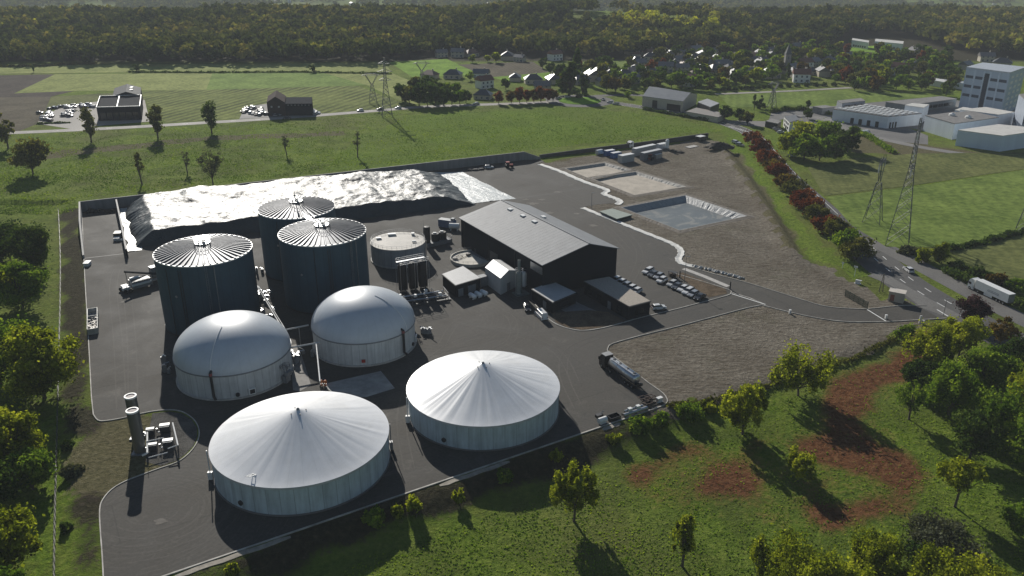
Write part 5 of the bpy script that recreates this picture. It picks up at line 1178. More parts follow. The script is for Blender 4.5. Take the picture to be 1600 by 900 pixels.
# ------------------------------------------------------------------ containers beyond the basins
def long_rz(a, b): d = G(*b)-G(*a); return math.atan2(d.y, d.x)
def container(name, label, cat, px, size, rz, col, top=None, group=None, door=True):
    p = G(*px); t = thing(name, label, cat, (p.x, p.y, 0), rz, group); L, W, H = size
    b = MB(); b.box((0, 0, H/2+.12), (L, W, H)); bo = b.build('body', col, t)
    b = MB(); n = int(L/.55)
    for s in (-1, 1): [b.box((-L/2+.3+.55*k, s*(W/2+.025), H/2+.12), (.22, .05, H*.86)) for k in range(n)]
    b.build('corrugation', col, bo)
    b = MB(); b.box((0, 0, H+.15), (L-.1, W-.1, .06)); b.build('top_panel', top or col, t)
    if door: b = MB(); b.box((L/2+.02, 0, H/2+.12), (.04, W*.9, H*.9)); b.build('door', GREYM, t)
    return t
crz = long_rz((997, 249), (1037, 240))
container('shipping_container', 'blue container with white top, farther of the two blue ones', 'container', (952, 243), (5.2, 2.4, 2.5), crz-.1, BLUE, WHITE, 'blue containers behind the silt basins')
container('shipping_container', 'blue container with white top, nearer to the large grey white one', 'container', (962, 246.5), (5.2, 2.4, 2.5), crz-.1, BLUE, WHITE, 'blue containers behind the silt basins')
container('site_cabin', 'large grey white container standing in front of the blue ones', 'container', (978, 253), (7.6, 3.0, 3.4), crz-.08, M('cabin_grey', (.36, .38, .38), .5, var=.1), WHITE)
container('semi_trailer', 'long pale trailer parked behind the long grey one', 'trailer', (1006, 240), (14.5, 2.55, 3.4), crz, M('trailer_pale', (.40, .40, .39), .5, var=.1), WHITE)
container('semi_trailer', 'long grey trailer parked nearest the silt basins', 'trailer', (1017, 248), (12.5, 2.55, 3.6), crz, M('trailer_grey', (.17, .18, .20), .5, var=.1), M('trailer_top', (.5, .5, .5), .5))
container('box_unit', 'small pale box beside the red tractor', 'container', (1027, 247.5), (4.2, 2.2, 2.0), crz, M('box_pale', (.42, .38, .33), .6), WHITE)
container('box_unit', 'pale box standing behind the tall white tank', 'container', (1034, 232), (5.6, 2.4, 2.4), crz, M('box_white', (.5, .52, .56), .5), WHITE)
container('open_shed', 'small dark shed with white roof at the far corner of the earth', 'shed', (1094, 220), (4.6, 3.4, 2.3), crz, DARKM, WHITE)
t = thing('lorry_cab', 'white lorry cab without trailer standing near the low dark wall', 'lorry', G(986, 230), crz+PI); tractor(t, -.5, WHITE, 3.2); wheels(t, (.9, -2.4), 2.4)
car('van', 'pale', G(938, 241), crz, 'pale van parked beside the blue containers')
p = G(1042, 234); t = thing('white_silo', 'slim white upright tank behind the trailers', 'tank', p)
b = MB(); b.lathe([(.9, .9), (.9, 4.6), (.5, 5.1), (.02, 5.2)], 18); b.build('body', WHITE, t, 30); 
for a in (.8, 2.4, 3.9, 5.5): b = MB(); b.box((.7*math.cos(a), .7*math.sin(a), .45), (.15, .15, .9)); b.build('leg', GREYM, t)
def farm_tractor(p, rz, label):
    t = thing('farm_tractor', label, 'tractor', p, rz)
    b = MB(); b.box((.9, 0, 1.2), (2.0, .9, .8)); b.box((-.5, 0, .9), (1.6, 1.0, .5)); b.build('bonnet', RED, t)
    b = MB(); b.box((-.5, 0, 1.9), (1.4, 1.4, 1.4)); cb = b.build('cab', GLASS, t); b = MB(); b.box((-.5, 0, 2.65), (1.6, 1.6, .14)); b.build('cab_roof', RED, cb)
    for x, r_ in ((-.8, .85), (1.4, .55)):
        for s in (-1, 1): b = MB(); b.cyl((x, s*.75, r_), (x, s*1.2, r_), r_, n=16); b.build('wheel', BLACK, t)
farm_tractor(G(1016, 250), crz+.4, 'red tractor between the grey trailer and a pale box')
farm_tractor(G(795, 262), .2, 'red tractor standing in the shade of the long wall')
car('hatch', 'white', G(764, 263), .15, 'white car standing at the foot of the long dark wall')
b = MB()
for k in range(9): b.box((RNG2.uniform(-5, 5), RNG2.uniform(-.8, .8), .3), (RNG2.uniform(.6, 2), .8, RNG2.uniform(.4, .9)), RNG2.uniform(-.3, .3))
p = G(738, 266); o = b.build('timber_pile', DARKM, loc=(p.x, p.y, .05)); o.rotation_euler = (0, 0, .2); tag(o, 'dark pile of boards at the foot of the long wall', 'boards')
p = G(1081, 229.5); b = MB(); b.box((0, 0, .12), (6.6, 3.2, .24)); o = b.build('slab_stack', CONC, loc=(p.x, p.y, 0)); o.rotation_euler = (0, 0, crz); tag(o, 'pale concrete slab lying on the bare earth', 'slab')
def mound(label, px, r, h, mat, seed):
    g = np.random.default_rng(seed); p = GH(*px); V_ = []; n, K = 28, 8
    for k in range(K):
        for i in range(n): a = 2*PI*i/n; q = k/(K-1); rr = r*(1-q)*(1+.25*math.sin(a*2+seed)+.12*g.normal()); V_.append((rr*math.cos(a), rr*math.sin(a)*.7, h*(1-(1-q)**2)**.8*(1+.1*g.normal())-.1))
    b = MB(); b.add(V_, [(k*n+i, k*n+(i+1) % n, (k+1)*n+(i+1) % n, (k+1)*n+i) for k in range(K-1) for i in range(n)]); o = b.build('earth_mound', mat, smooth=True, loc=p); return tag(o, label, 'earth mound')
EARTH = M('dark_earth', (.065, .055, .045), .95, var=.4, scale=.8, bmp=.5)
mound('dark earth mound beside the far corner shed', (1125, 231), 5.5, 2.6, EARTH, 2); mound('small dark earth heap behind the tall white tank', (1052, 237), 2.6, 1.1, EARTH, 4); mound('low dark earth heap near the pale slab', (1063, 238.5), 2.4, .9, EARTH, 5)

# ------------------------------------------------------------------ odds and ends at the kerb bend
erz = long_rz((967, 652), (1015, 636))
p = G(941, 661); b = MB(); b.cyl((-1.0, 0, .75), (1.0, 0, .75), .6, n=18); b.box((0, 0, .12), (1.6, 1.0, .24)); o = b.build('white_barrel', WHITE, smooth=40, loc=(p.x, p.y, .05)); o.rotation_euler = (0, 0, erz); tag(o, 'white drum lying at the end of the row of gear along the kerb', 'drum')
p = G(936, 654); t = thing('pump_trolley', 'black pump trolley beside the white drum', 'pump', (p.x, p.y, .05), erz); b = MB(); b.box((0, 0, .7), (1.6, .9, .7)); b.build('body', DARKM, t); b = MB(); b.tube([(.6, 0, 1), (.9, 0, 1.5), (1.3, .1, 1.4)], .1, 6); b.build('pipe', GREYM, t)
p = G(959, 655); t = thing('black_box', 'flat black open box on the yard beside the kerb', 'box', (p.x, p.y, .05), erz); b = MB(); [b.box(c_, d_) for c_, d_ in (((0, .8, .45), (2.6, .1, .9)), ((0, -.8, .45), (2.6, .1, .9)), ((1.3, 0, .45), (.1, 1.5, .9)), ((-1.3, 0, .45), (.1, 1.5, .9)), ((0, 0, .1), (2.5, 1.5, .1)))]; b.build('case', DARKM, t)
p = G(991, 645); t = thing('manifold_skid', 'steel pipe manifold lying along the kerb behind the tanker', 'pipework', (p.x, p.y, .05), erz)
b = MB(); b.cyl((-3.2, -.4, .5), (3.2, -.4, .5), .4, n=14); b.build('pipe', STAINL, t, 30); b = MB(); b.cyl((-2.4, .4, .8), (2.6, .4, .8), .28, n=12); b.build('pipe', STAINL, t, 30)
for x in (-1.2, 1.0): b = MB(); b.box((x, .1, 1.1), (.9, .75, .75)); b.build('valve', WHITE, t)
for x in (-2.8, 0, 2.8): b = MB(); b.box((x, 0, .15), (.2, 1.6, .3)); b.build('sleeper', DARKM, t)
p = G(1013, 629); t = thing('rusty_frames', 'tangle of dark rusty frames stacked in the corner of the yard', 'frames', (p.x, p.y, .05), erz)
for k in range(9):
    b = MB(); x, y = RNG2.uniform(-1.6, 1.6), RNG2.uniform(-1.2, 1.2); z = .3+.2*k*.6; l_ = RNG2.uniform(.8, 1.5)
    for a, c_ in (((-l_, -.5), (l_, -.5)), ((l_, -.5), (l_, .5)), ((l_, .5), (-l_, .5)), ((-l_, .5), (-l_, -.5))): b.bar((x+a[0], y+a[1], z), (x+c_[0], y+c_[1], z+RNG2.uniform(-.1, .3)), .16)
    b.build('frame', M('rusty_steel', (.07, .045, .035), .8, .2, var=.4, scale=2), t)
p = G(1030, 627.5); b = MB(); b.box((0, 0, .5), (1.3, .8, .9)); b.box((0, 0, 1.0), (1.4, .9, .08)); b.box((0, 0, .03), (1.5, 1.0, .06)); o = b.build('meter_box', WHITE, loc=(p.x, p.y, .05)); o.rotation_euler = (0, 0, erz); tag(o, 'small white cabinet inside the sharp kerb corner', 'cabinet')

# ------------------------------------------------------------------ entrance
def post(name, label, cat, px, h, r=.07, mat=None, head_=None):
    p = GH(*px); b = MB(); b.cyl((0, 0, 0), (0, 0, h), r, r*.7, n=8); b.cyl((0, 0, 0), (0, 0, .1), r*2, n=8)
    if head_: b.box(*head_)
    o = b.build(name, mat or GREYM, loc=p); return tag(o, label, cat)
for px, h, lb in (((924, 326), 6.3, 'thin lamp post on the yard edge next to the pond'), ((1069, 445), 9.0, 'tall lamp post standing behind the parked cars')):
    post('lamp_post', lb, 'lamp post', px, h, .09, GREYM, ((.5, 0, h), (1.2, .25, .12)))
post('lamp_post', 'lamp post beside the entrance near the purple tree', 'lamp post', (1474, 493), 5.0, .08, GREYM, ((.3, 0, 5), (.8, .2, .1)))
post('bollard_pillar', 'short black pillar beside the access road bend', 'pillar', (1140.5, 452), 2.4, .22, DARKM)
post('bollard_pillar', 'black pillar at the top of the parking row', 'pillar', (1062, 434), 2.2, .22, DARKM)
p = G(1051, 433); t = thing('bin_shelter', 'dark open bin shelter at the top of the parking row', 'shelter', (p.x, p.y, 0), -.8); b = MB(); b.box((0, 0, 1.7), (2.6, 1.4, .1)); b.build('roof', DARKM, t)
for x in (-1.2, 1.2):
    for y in (-.6, .6): b = MB(); b.box((x, y, .85), (.1, .1, 1.7)); b.build('post', DARKM, t)
for x in (-.6, .6): b = MB(); b.box((x, 0, .6), (.8, .8, 1.1)); b.build('bin', M('bin_brown', (.10, .07, .05), .6), t)
a, c_ = G(1320, 463), G(1355, 483); t = thing('mesh_fence', 'green mesh fence panels along the entrance lane', 'fence', (a.x, a.y, 0)); d = c_-a; L = d.length; t.rotation_euler = (0, 0, math.atan2(d.y, d.x)); GRN = M('green_mesh', (.02, .05, .03), .6)
for k in range(6): b = MB(); b.box((L*k/5, 0, 1.1), (.12, .12, 2.2)); b.build('post', GRN, t)
for k in range(5):
    b = MB(); [b.box((L*(k+.04+.92*j/14)/5, 0, 1.1), (.05, .03, 2.0)) for j in range(15)]; [b.box((L*(k+.5)/5, 0, z), (L/5*.95, .04, .06)) for z in (.2, .8, 1.4, 2.05)]; b.build('panel', GRN, t)
q = [G(1398.5, 460.5, 3), G(1413.5, 461.5, 3), G(1400.5, 452.6, 3), G(1386.5, 453.6, 3)]; p = G(1399, 472); t = thing('transformer_kiosk', 'small beige kiosk with pale roof and red brown hatch at the entrance', 'kiosk', (p.x, p.y, .06), -.55)
b = MB(); b.box((0, 1.2, 1.4), (4.0, 2.8, 2.8)); b.build('wall', BEIGE, t); b = MB(); b.box((0, 1.2, 2.9), (4.4, 3.2, .2)); b.build('roof', M('kiosk_roof', (.55, .50, .44), .7), t); b = MB(); b.box((-1.0, -.23, 1.1), (1.1, .08, 1.9)); b.build('hatch', M('rust_door', (.25, .09, .06), .7), t)
p = G(1376, 456); t = thing('utility_pole', 'twin legged wooden utility pole behind the beige kiosk', 'utility pole', (p.x, p.y, 0)); b = MB(); b.cyl((-.5, 0, 0), (0, 0, 5.6), .14, .1, n=8); b.cyl((.6, 0, 0), (.1, 0, 5.6), .14, .1, n=8); b.build('pole', M('pole_wood', (.18, .15, .12), .8), t); b = MB(); b.box((0, 0, 5.3), (1.6, .12, .14)); b.build('crossarm', DARKM, t)
for px, h, lb, w_ in (((1335, 432), 3.4, 'white sign post on the grass verge, taller of the two', .7), ((1316, 419), 2.0, 'small white sign on the verge edge', .4)):
    p = G(*px); t = thing('road_sign', lb, 'sign', (p.x, p.y, 0), -.7); b = MB(); b.cyl((0, 0, 0), (0, 0, h), .09, n=8); b.build('post', WHITE, t); b = MB(); b.box((0, -.1, h-.25), (w_*1.6, .06, .6)); b.build('panel', WHITE, t)
p = G(1340, 443); b = MB(); b.box((0, 0, .55), (1.4, .6, 1.0)); b.box((.2, 0, 1.1), (1.7, .5, .12)); b.box((0, 0, .03), (1.8, .9, .06)); o = b.build('utility_box', WHITE, loc=(p.x, p.y, 0)); o.rotation_euler = (0, 0, -.6); tag(o, 'white utility box at the foot of the verge', 'box')
p = G(1437, 505); t = thing('entry_totem', 'white entry totem with card reader at the gate', 'totem', (p.x, p.y, .02)); b = MB(); b.box((0, 0, 1.1), (.5, .25, 2.2)); b.build('column', WHITE, t); b = MB(); b.box((.5, -.5, .5), (1.2, .6, .9), .5); b.build('base_box', CONC, t)
p = G(1567, 565); b = MB(); b.box((0, 0, 1.1), (.7, .25, 2.2), -.5); b.box((0, 0, .05), (1.0, .5, .1), -.5); o = b.build('white_marker', WHITE, loc=(p.x, p.y, 0)); tag(o, 'white marker board standing in the grass below the road', 'marker')
for px, lb in (((1234, 490), 'small white inspection box on the access road kerb'), ((1384, 498), 'gate motor box at the end of the sliding gate line')):
    p = G(*px); b = MB(); b.box((0, 0, .55), (.5, .5, 1.1)); b.box((0, 0, 1.12), (.6, .6, .06)); o = b.build('inspection_box', WHITE, loc=(p.x, p.y, .02)); tag(o, lb, 'box')
# wire fence on the west side
t = thing('wire_fence', 'thin wire fence between the grass track and the left earth bank', 'fence', (0, 0, 0)); FENM = M('fence_wire', (.12, .12, .11), .6, .4)
fp = smoothline([GH(*q) for q in ((92, 332), (95, 400), (95, 470), (93, 560), (91, 650), (89, 740), (87, 830), (86, 930))], 8)
for k, q in enumerate(fp): b = MB(); b.bar((q.x, q.y, q.z-.3), (q.x, q.y, q.z+1.7), .1); b.build('post', FENM, t)
b = MB()
for a, c_ in zip(fp[:-1], fp[1:]):
    for z in (.3, .6, .9, 1.2, 1.6): b.bar((a.x, a.y, a.z+z), (c_.x, c_.y, c_.z+z), .035)
b.build('wire', FENM, t)

# ------------------------------------------------------------------ pylons
PYL = M('pylon_steel', (.16, .165, .165), .55, .4, var=.15, scale=.3)
def pylon(label, px, H, base, kind, rz, wd=.14, ins=True):
    p = GH(*px); t = thing('lattice_pylon', label, 'pylon', p, rz, 'lattice pylons'); b = MB()
    top = .55 if kind == 'tall' else 1.0; wst = H*(.60 if kind == 'tall' else .62)
    def hw(z):
        zw = wst; bw = base/2; ww = .85 if kind == 'tall' else .7
        return bw+(ww-bw)*(z/zw) if z < zw else ww+(top*.5-ww)*((z-zw)/(H-zw))
    zs = [0]; 
    while zs[-1] < (H if kind == 'tall' else wst)-.8: zs.append(min((H if kind == 'tall' else wst), zs[-1]+max(1.6, hw(zs[-1])*1.9)))
    cs = ((-1, -1), (1, -1), (1, 1), (-1, 1))
    for z0, z1 in zip(zs[:-1], zs[1:]):
        a0, a1 = hw(z0), hw(z1)
        for k in range(4):
            c0, c1 = cs[k], cs[(k+1) % 4]
            b.bar((c0[0]*a0, c0[1]*a0, z0), (c0[0]*a1, c0[1]*a1, z1), wd*1.25)
            b.bar((c0[0]*a0, c0[1]*a0, z0), (c1[0]*a1, c1[1]*a1, z1), wd*.7); b.bar((c1[0]*a0, c1[1]*a0, z0), (c0[0]*a1, c0[1]*a1, z1), wd*.7)
            b.bar((c0[0]*a1, c0[1]*a1, z1), (c1[0]*a1, c1[1]*a1, z1), wd*.7)
    b.build('tower', PYL, t); inss = []
    if kind == 'tall':
        for f, ln in ((.62, 3.6), (.76, 4.4), (.90, 3.4)):
            z = H*f; a = hw(z); b = MB()
            for s in (-1, 1):
                tip = (s*ln, 0, z+.3)
                for yy in (-a, a): b.bar((s*a, yy, z), tip, wd); b.bar((s*a, yy, z+1.5), tip, wd)
                for k in (1, 2): q = k/3; b.bar((s*(a+(ln-a)*q), -a*(1-q), z+.3*q), (s*(a+(ln-a)*q), a*(1-q), z+1.5-1.2*q), wd*.6); b.bar((s*(a+(ln-a)*q), a*(1-q), z+.3*q), (s*(a+(ln-a)*(q-.33)), -a, z), wd*.6)
                inss.append((s*ln, z+.2))
            b.build('crossarm', PYL, t)
    else:
        b = MB(); a = hw(wst)
        for s in (-1, 1):
            for yy in (-.35, .35):
                b.bar((s*a*.4, yy, wst), (s*3.2, yy, H*.9), wd*1.2); b.bar((s*a, yy, wst), (s*4.0, yy, H*.9), wd)
                for k in range(5): q0, q1 = k/5, (k+1)/5; b.bar((s*(a*.4+(3.2-a*.4)*q0), yy, wst+(H*.9-wst)*q0), (s*(a+(4-a)*q1), yy, wst+(H*.9-wst)*q1), wd*.6)
                b.bar((s*3.6, yy, H*.9), (s*2.4, yy, H), wd)
        for yy in (-.35, .35):
            b.bar((-6.2, yy*.3, H*.9), (6.2, yy*.3, H*.9), wd*1.2); b.bar((-5.8, yy*.3, H*.9), (-2.4, yy, H*.95), wd); b.bar((5.8, yy*.3, H*.9), (2.4, yy, H*.95), wd); b.bar((-2.4, yy, H*.95), (2.4, yy, H*.95), wd)
            for k in range(10): b.bar((-4+.8*k, yy, H*.9), (-3.6+.8*k, yy, H*.95), wd*.5)
        b.build('crossarm', PYL, t); inss = [(-5.8, H*.9), (0, H*.9), (5.8, H*.9)]
    if ins:
        for x, z in inss:
            b = MB(); b.cyl((x-.15, 0, z-2.6), (x-.15, 0, z), .16, n=6); b.cyl((x+.35, 0, z-2.6), (x+.35, 0, z), .16, n=6); b.cyl((x-.2, 0, z-2.62), (x+.4, 0, z-2.62), .1, n=6); b.build('insulator', M('white_insulator', (.60, .60, .58), .4), t)
    return t
pylon('tallest lattice pylon standing in the field near the main road', (1402, 381.5), 42.5, 7.0, 'tall', 1.1, .17)
pylon('shorter lattice pylon with portal top beside the tallest one', (1363, 346.5), 24.5, 6.0, 'portal', 1.0, .15)
pylon('far tall lattice pylon at the pale road beside the dark trees', (605, 182), 33, 6.0, 'tall', .2, .22, False)
pylon('far lattice pylon with delta top in the vine field', (583, 161), 19, 5.0, 'portal', .15, .2, False)
pylon('farthest lattice pylon with delta top on the bright green field', (660, 134), 17, 4.5, 'portal', .1, .22, False)
pylon('lattice pylon cut by the right picture edge beside a hedge', (1600, 362), 24, 5.5, 'portal', 1.0, .15)
pylon('distant lattice pylon in the mown meadow before the houses', (1206, 168), 16, 4, 'portal', .6, .18, False)
# ------------------------------------------------------------------ foliage
def leafmat(name, stops, trans=.35, rnd=.25):
    m = D.materials.new(name); m.use_nodes = True; n = m.node_tree; n.nodes.clear()
    o = n.nodes.new('ShaderNodeOutputMaterial'); d = n.nodes.new('ShaderNodeBsdfDiffuse'); t = n.nodes.new('ShaderNodeBsdfTranslucent')
    oi = n.nodes.new('ShaderNodeObjectInfo')
    f = mth(n, 'ADD', attr(n, 'tint'), mth(n, 'MULTIPLY', mth(n, 'SUBTRACT', oi.outputs['Random'], .5), rnd), clamp=True)
    c = ramp(n, f, stops); n.links.new(c, d.inputs[0]); n.links.new(mix(n, 1.0, c, (1.0, 1.0, .55), 'MULTIPLY'), t.inputs[0])
    a = n.nodes.new('ShaderNodeMixShader'); a.inputs[0].default_value = trans
    n.links.new(d.outputs[0], a.inputs[1]); n.links.new(t.outputs[0], a.inputs[2])
    n.links.new(a.outputs[0], o.inputs[0])
    return m
LEAF = dict(
    lime=leafmat('spring_leaf', [(.0, (.085, .115, .012)), (.5, (.25, .295, .022)), (1, (.47, .49, .05))], .58),
    green=leafmat('green_leaf', [(.0, (0.053, 0.105, 0.014)), (.5, (0.150, 0.246, 0.025)), (1, (0.351, 0.439, 0.053))], .45),
    dark=leafmat('dark_leaf', [(.0, (0.025, 0.053, 0.014)), (.5, (0.066, 0.112, 0.023)), (1, (0.150, 0.202, 0.042))], .35),
    olive=leafmat('olive_leaf', [(.0, (0.046, 0.054, 0.016)), (.5, (0.115, 0.124, 0.032)), (1, (0.243, 0.230, 0.054))], .4),
    red=leafmat('autumn_leaf', [(.0, (.075, .016, .010)), (.5, (.17, .042, .020)), (1, (.27, .11, .035))], .38),
    orange=leafmat('russet_leaf', [(.0, (.06, .038, .012)), (.5, (.15, .095, .024)), (1, (.25, .19, .04))], .42),
    purple=leafmat('purple_leaf', [(.0, (0.024, 0.012, 0.018)), (.5, (0.061, 0.027, 0.035)), (1, (0.135, 0.061, 0.068))], .3),
    grey=leafmat('grey_leaf', [(.0, (0.064, 0.070, 0.046)), (.5, (0.124, 0.137, 0.081)), (1, (0.229, 0.246, 0.131))], .3),
    yellow=leafmat('yellow_leaf', [(.0, (0.162, 0.162, 0.016)), (.5, (0.338, 0.324, 0.027)), (1, (0.513, 0.446, 0.054))], .45),
    wood=leafmat('woodland_leaf', [(.0, (0.039, 0.055, 0.020)), (.3, (0.078, 0.099, 0.028)), (.55, (0.157, 0.164, 0.046)), (.75, (0.274, 0.225, 0.067)), (.92, (0.352, 0.373, 0.068)), (1, (0.600, 0.600, 0.039))], .35, .0))
BARK = M('bark', (.085, .068, .052), .9, var=.35, scale=2.5, streak=True)
def quads(C, S, g, out=None, k=.55):
    """leaf faces at centres C with half sizes S; normals lean towards out"""
    n = len(C); a = g.normal(size=(n, 3))
    if out is not None: a = a*k+out*(1-k)
    a /= np.linalg.norm(a, axis=1, keepdims=True)+1e-9
    r = g.normal(size=(n, 3)); u = np.cross(a, r); u /= np.linalg.norm(u, axis=1, keepdims=True)+1e-9; v = np.cross(a, u)
    S = S[:, None]; asp = g.uniform(.6, 1.0, (n, 1))
    V_ = np.stack([C-u*S-v*S*asp, C+u*S*.6-v*S*asp*1.1, C+u*S+v*S*asp, C-u*S*.7+v*S*asp*.9], 1).reshape(-1, 3)
    return V_, np.arange(4*n).reshape(-1, 4)
def crown_points(h, w, g, shape='round', n=3000, ncl=26, base=.28, loose=1.0, spiky=False):
    """cluster centres and leaf centres of a crown"""
    zc0, zc1 = h*base, h; H2 = (zc1-zc0)/2; zc = (zc0+zc1)/2
    d = g.normal(size=(ncl, 3)); d /= np.linalg.norm(d, axis=1, keepdims=True); r = g.uniform(.35, .92, ncl)**.7
    c = d*r[:, None]
    if shape == 'round': C = np.stack([c[:, 0]*w*.42, c[:, 1]*w*.42, zc+c[:, 2]*H2*.86], -1)
    elif shape == 'oval': C = np.stack([c[:, 0]*w*.40, c[:, 1]*w*.40, zc+c[:, 2]*H2*.9], -1); q = (C[:, 2]-zc0)/(zc1-zc0); C[:, :2] *= (1.15-.75*np.clip(q, 0, 1))[:, None]
    elif shape == 'bush': C = np.stack([c[:, 0]*w*.42, c[:, 1]*w*.42, h*.12+np.abs(c[:, 2])*h*.62], -1)
    elif shape == 'conifer':
        q = g.uniform(0, 1, ncl)**.8; a = g.uniform(0, 2*PI, ncl); rr = w*.42*(1-q)*g.uniform(.5, 1, ncl); C = np.stack([rr*np.cos(a), rr*np.sin(a), h*.1+h*.88*q], -1)
    elif shape == 'column': C = np.stack([c[:, 0]*w*.3, c[:, 1]*w*.3, zc+c[:, 2]*H2*.92], -1)
    rc = w*.125*loose*g.uniform(.4, 1.7, ncl); C[:, :2] *= g.uniform(.8, 1.18, (ncl, 1)); C[:, 0] += w*.06*np.sin(3*C[:, 2]/h*PI)
    if shape == 'conifer': rc = w*.13*g.uniform(.7, 1.2, ncl)*(1.2-.7*q)
    k = g.integers(0, ncl, n); e = g.normal(size=(n, 3)); e /= np.linalg.norm(e, axis=1, keepdims=True); rr = g.uniform(.25, 1.0, n)**.55
    P_ = C[k]+e*(rc[k]*rr*np.where(g.random(n) < .16, 1.6, 1.0))[:, None]*(np.array([.72, .72, 1.5]) if spiky else np.array([1, 1, .75])); P_[:, 2] = np.maximum(P_[:, 2], .15)
    P_[:, 2] = np.minimum(P_[:, 2], h)
    out = e*.6+np.stack([P_[:, 0]/w, P_[:, 1]/w, (P_[:, 2]-zc)/h], -1)+np.array([0, 0, .25])
    ct = g.uniform(.2, .8, ncl); tint = np.clip(ct[k]+g.normal(0, .2, n), 0, 1)
    return C, P_, out, tint
def trunk_mb(h, w, C, g, tr, base):
    b = MB(); lean = g.normal(0, .03, 2)*h; zt = h*max(.35, base+.22)
    b.tube([(0, 0, -.4), (0, 0, .25), (lean[0]*.3, lean[1]*.3, zt*.5), (lean[0], lean[1], zt), (lean[0]*1.3, lean[1]*1.3, h*.8)], [tr*1.5, tr*1.05, tr*.85, tr*.6, tr*.15], 7)
    for i in g.permutation(len(C))[:min(len(C), 30)]:
        c = C[i]; z0 = min(c[2]*.85, h*base*.7+g.uniform(0, .45)*h*.5); s = Vector((lean[0]*z0/zt*.8, lean[1]*z0/zt*.8, z0)); e = Vector(c)
        m_ = s.lerp(e, .5)+Vector((0, 0, -.06*h)); b.tube([s, m_, e], [tr*.42, tr*.26, tr*.07], 5, False)
    return b
def tree(label, p, h, w, kind, shape='round', n=3000, ncl=26, leaf=.42, base=.28, seed=0, name='tree', cat='tree', group=None, tr=None, loose=1.0, trunk=True, spiky=False):
    g = np.random.default_rng(seed); t = thing(name, label, cat, p, g.uniform(0, 6.28), group)
    C, P_, out, tint = crown_points(h, w, g, shape, n, ncl, base, loose, spiky)
    V_, F_ = quads(P_, leaf*g.uniform(.55, 1.15, n), g, out); np_mesh('crown' if name not in ('bush', 'shrub') else 'foliage', V_, F_, LEAF[kind], tint, t)
    if trunk: trunk_mb(h, w, C, g, tr or h*.022, base).build('trunk' if name not in ('bush', 'shrub') else 'stem', BARK, t)
    return t
SEED = [100]
def T(px, py, h, w, kind, label, **kw):
    SEED[0] += 1; return tree(label, GH(px, py), h, w, kind, seed=SEED[0], **kw)
# left edge
gl = 'broadleaf trees along the left picture edge'
T(52, 420, 15, 15, 'dark', 'dark green tree at the left edge, farthest up beside the earth bank', n=12000, ncl=40, leaf=.32, base=.05, group=gl)
T(2, 410, 16, 18, 'dark', 'dark tree cut by the left picture edge above the lime topped crowns', n=11000, ncl=40, leaf=.34, base=.05, group=gl)
T(36, 480, 14, 15, 'green', 'mid green rounded tree below the dark trees at the left edge', n=12000, ncl=38, leaf=.32, base=.05, group=gl)
T(-14, 480, 15, 16, 'lime', 'green tree half out of frame at the left edge, above the big yellow green crown', n=10000, ncl=36, leaf=.32, base=.05, group=gl)
T(70, 622, 19, 18, 'lime', 'largest tree on the left, yellow green broad crown beside the yard kerb', n=24000, ncl=70, leaf=.30, base=.05, group=gl)
T(2, 600, 17, 17, 'green', 'green tree tucked behind the largest left hand tree', n=14000, ncl=44, leaf=.31, base=.05, group=gl)
T(22, 738, 14, 13, 'lime', 'bright green tree lower left with open grass track beside it', n=15000, ncl=44, leaf=.28, base=.05, group=gl)
T(52, 765, 9, 9.5, 'green', 'smaller dull green tree leaning over the grass track', n=8000, ncl=30, leaf=.28, base=.05, group=gl)
T(10, 900, 14, 13, 'lime', 'bright green tree at the bottom left corner', n=16000, ncl=44, leaf=.27, base=.05, group=gl)
T(-22, 810, 14, 14, 'dark', 'dark crown behind the two bright trees at the lower left', n=11000, ncl=36, leaf=.3, base=.05, group=gl)
T(8, 985, 10, 11, 'green', 'dark green crown under the bottom left corner tree', n=8000, ncl=30, leaf=.28, base=.05, group=gl)
T(112, 740, 2.6, 4.5, 'grey', 'grey green shrub on the left earth bank', name='shrub', cat='shrub', shape='bush', n=1800, ncl=16, leaf=.22)
T(103, 700, 2.2, 3.5, 'dark', 'dark shrub by the wire fence', name='shrub', cat='shrub', shape='bush', n=1500, ncl=14, leaf=.22)
T(104, 828, 1.8, 3.0, 'dark', 'low dark shrub beside the mulch strip', name='shrub', cat='shrub', shape='bush', n=1200, ncl=12, leaf=.2)
# meadow beyond the wall
gm_ = 'single trees standing in the meadow beyond the long wall'
def TM(px, py, ty, wpx, kind, label, **kw):
    p = GH(px, py); h = hgt(p, ty); w = wpx*depth(p)/FOC; SEED[0] += 1
    kw.setdefault('group', gm_); return tree(label, p, h, w, kind, seed=SEED[0], **kw)
TM(13, 232, 172, 34, 'olive', 'ragged dark tree at the left edge of the meadow', n=1600, ncl=22, leaf=.5, shape='round', base=.1)
TM(52, 272, 219, 62, 'olive', 'broad round dark tree with shadow below, widest in the meadow', n=4200, ncl=40, leaf=.5, base=.18)
TM(143, 222, 165, 34, 'olive', 'narrow ragged tree in front of the black showroom', n=2000, ncl=30, leaf=.45, base=.08, shape='column')
TM(247, 216, 158, 32, 'olive', 'narrow tree just right of the black showroom', n=2000, ncl=30, leaf=.45, base=.08, shape='column')
TM(331, 208, 152, 32, 'dark', 'dark upright tree between the showroom and the barn', n=2200, ncl=32, leaf=.45, base=.08, shape='column')
TM(222, 288, 234, 24, 'olive', 'thin half bare tree above the empty silage bay', n=450, ncl=18, leaf=.34, base=.25, shape='oval')
TM(293, 270, 228, 18, 'grey', 'smallest half bare tree above the silage heap', n=260, ncl=14, leaf=.3, base=.2, shape='oval')
TM(333, 289, 228, 44, 'grey', 'bare twiggy round tree close behind the silage heap', n=1500, ncl=40, leaf=.28, base=.22, shape='round', tr=.26)
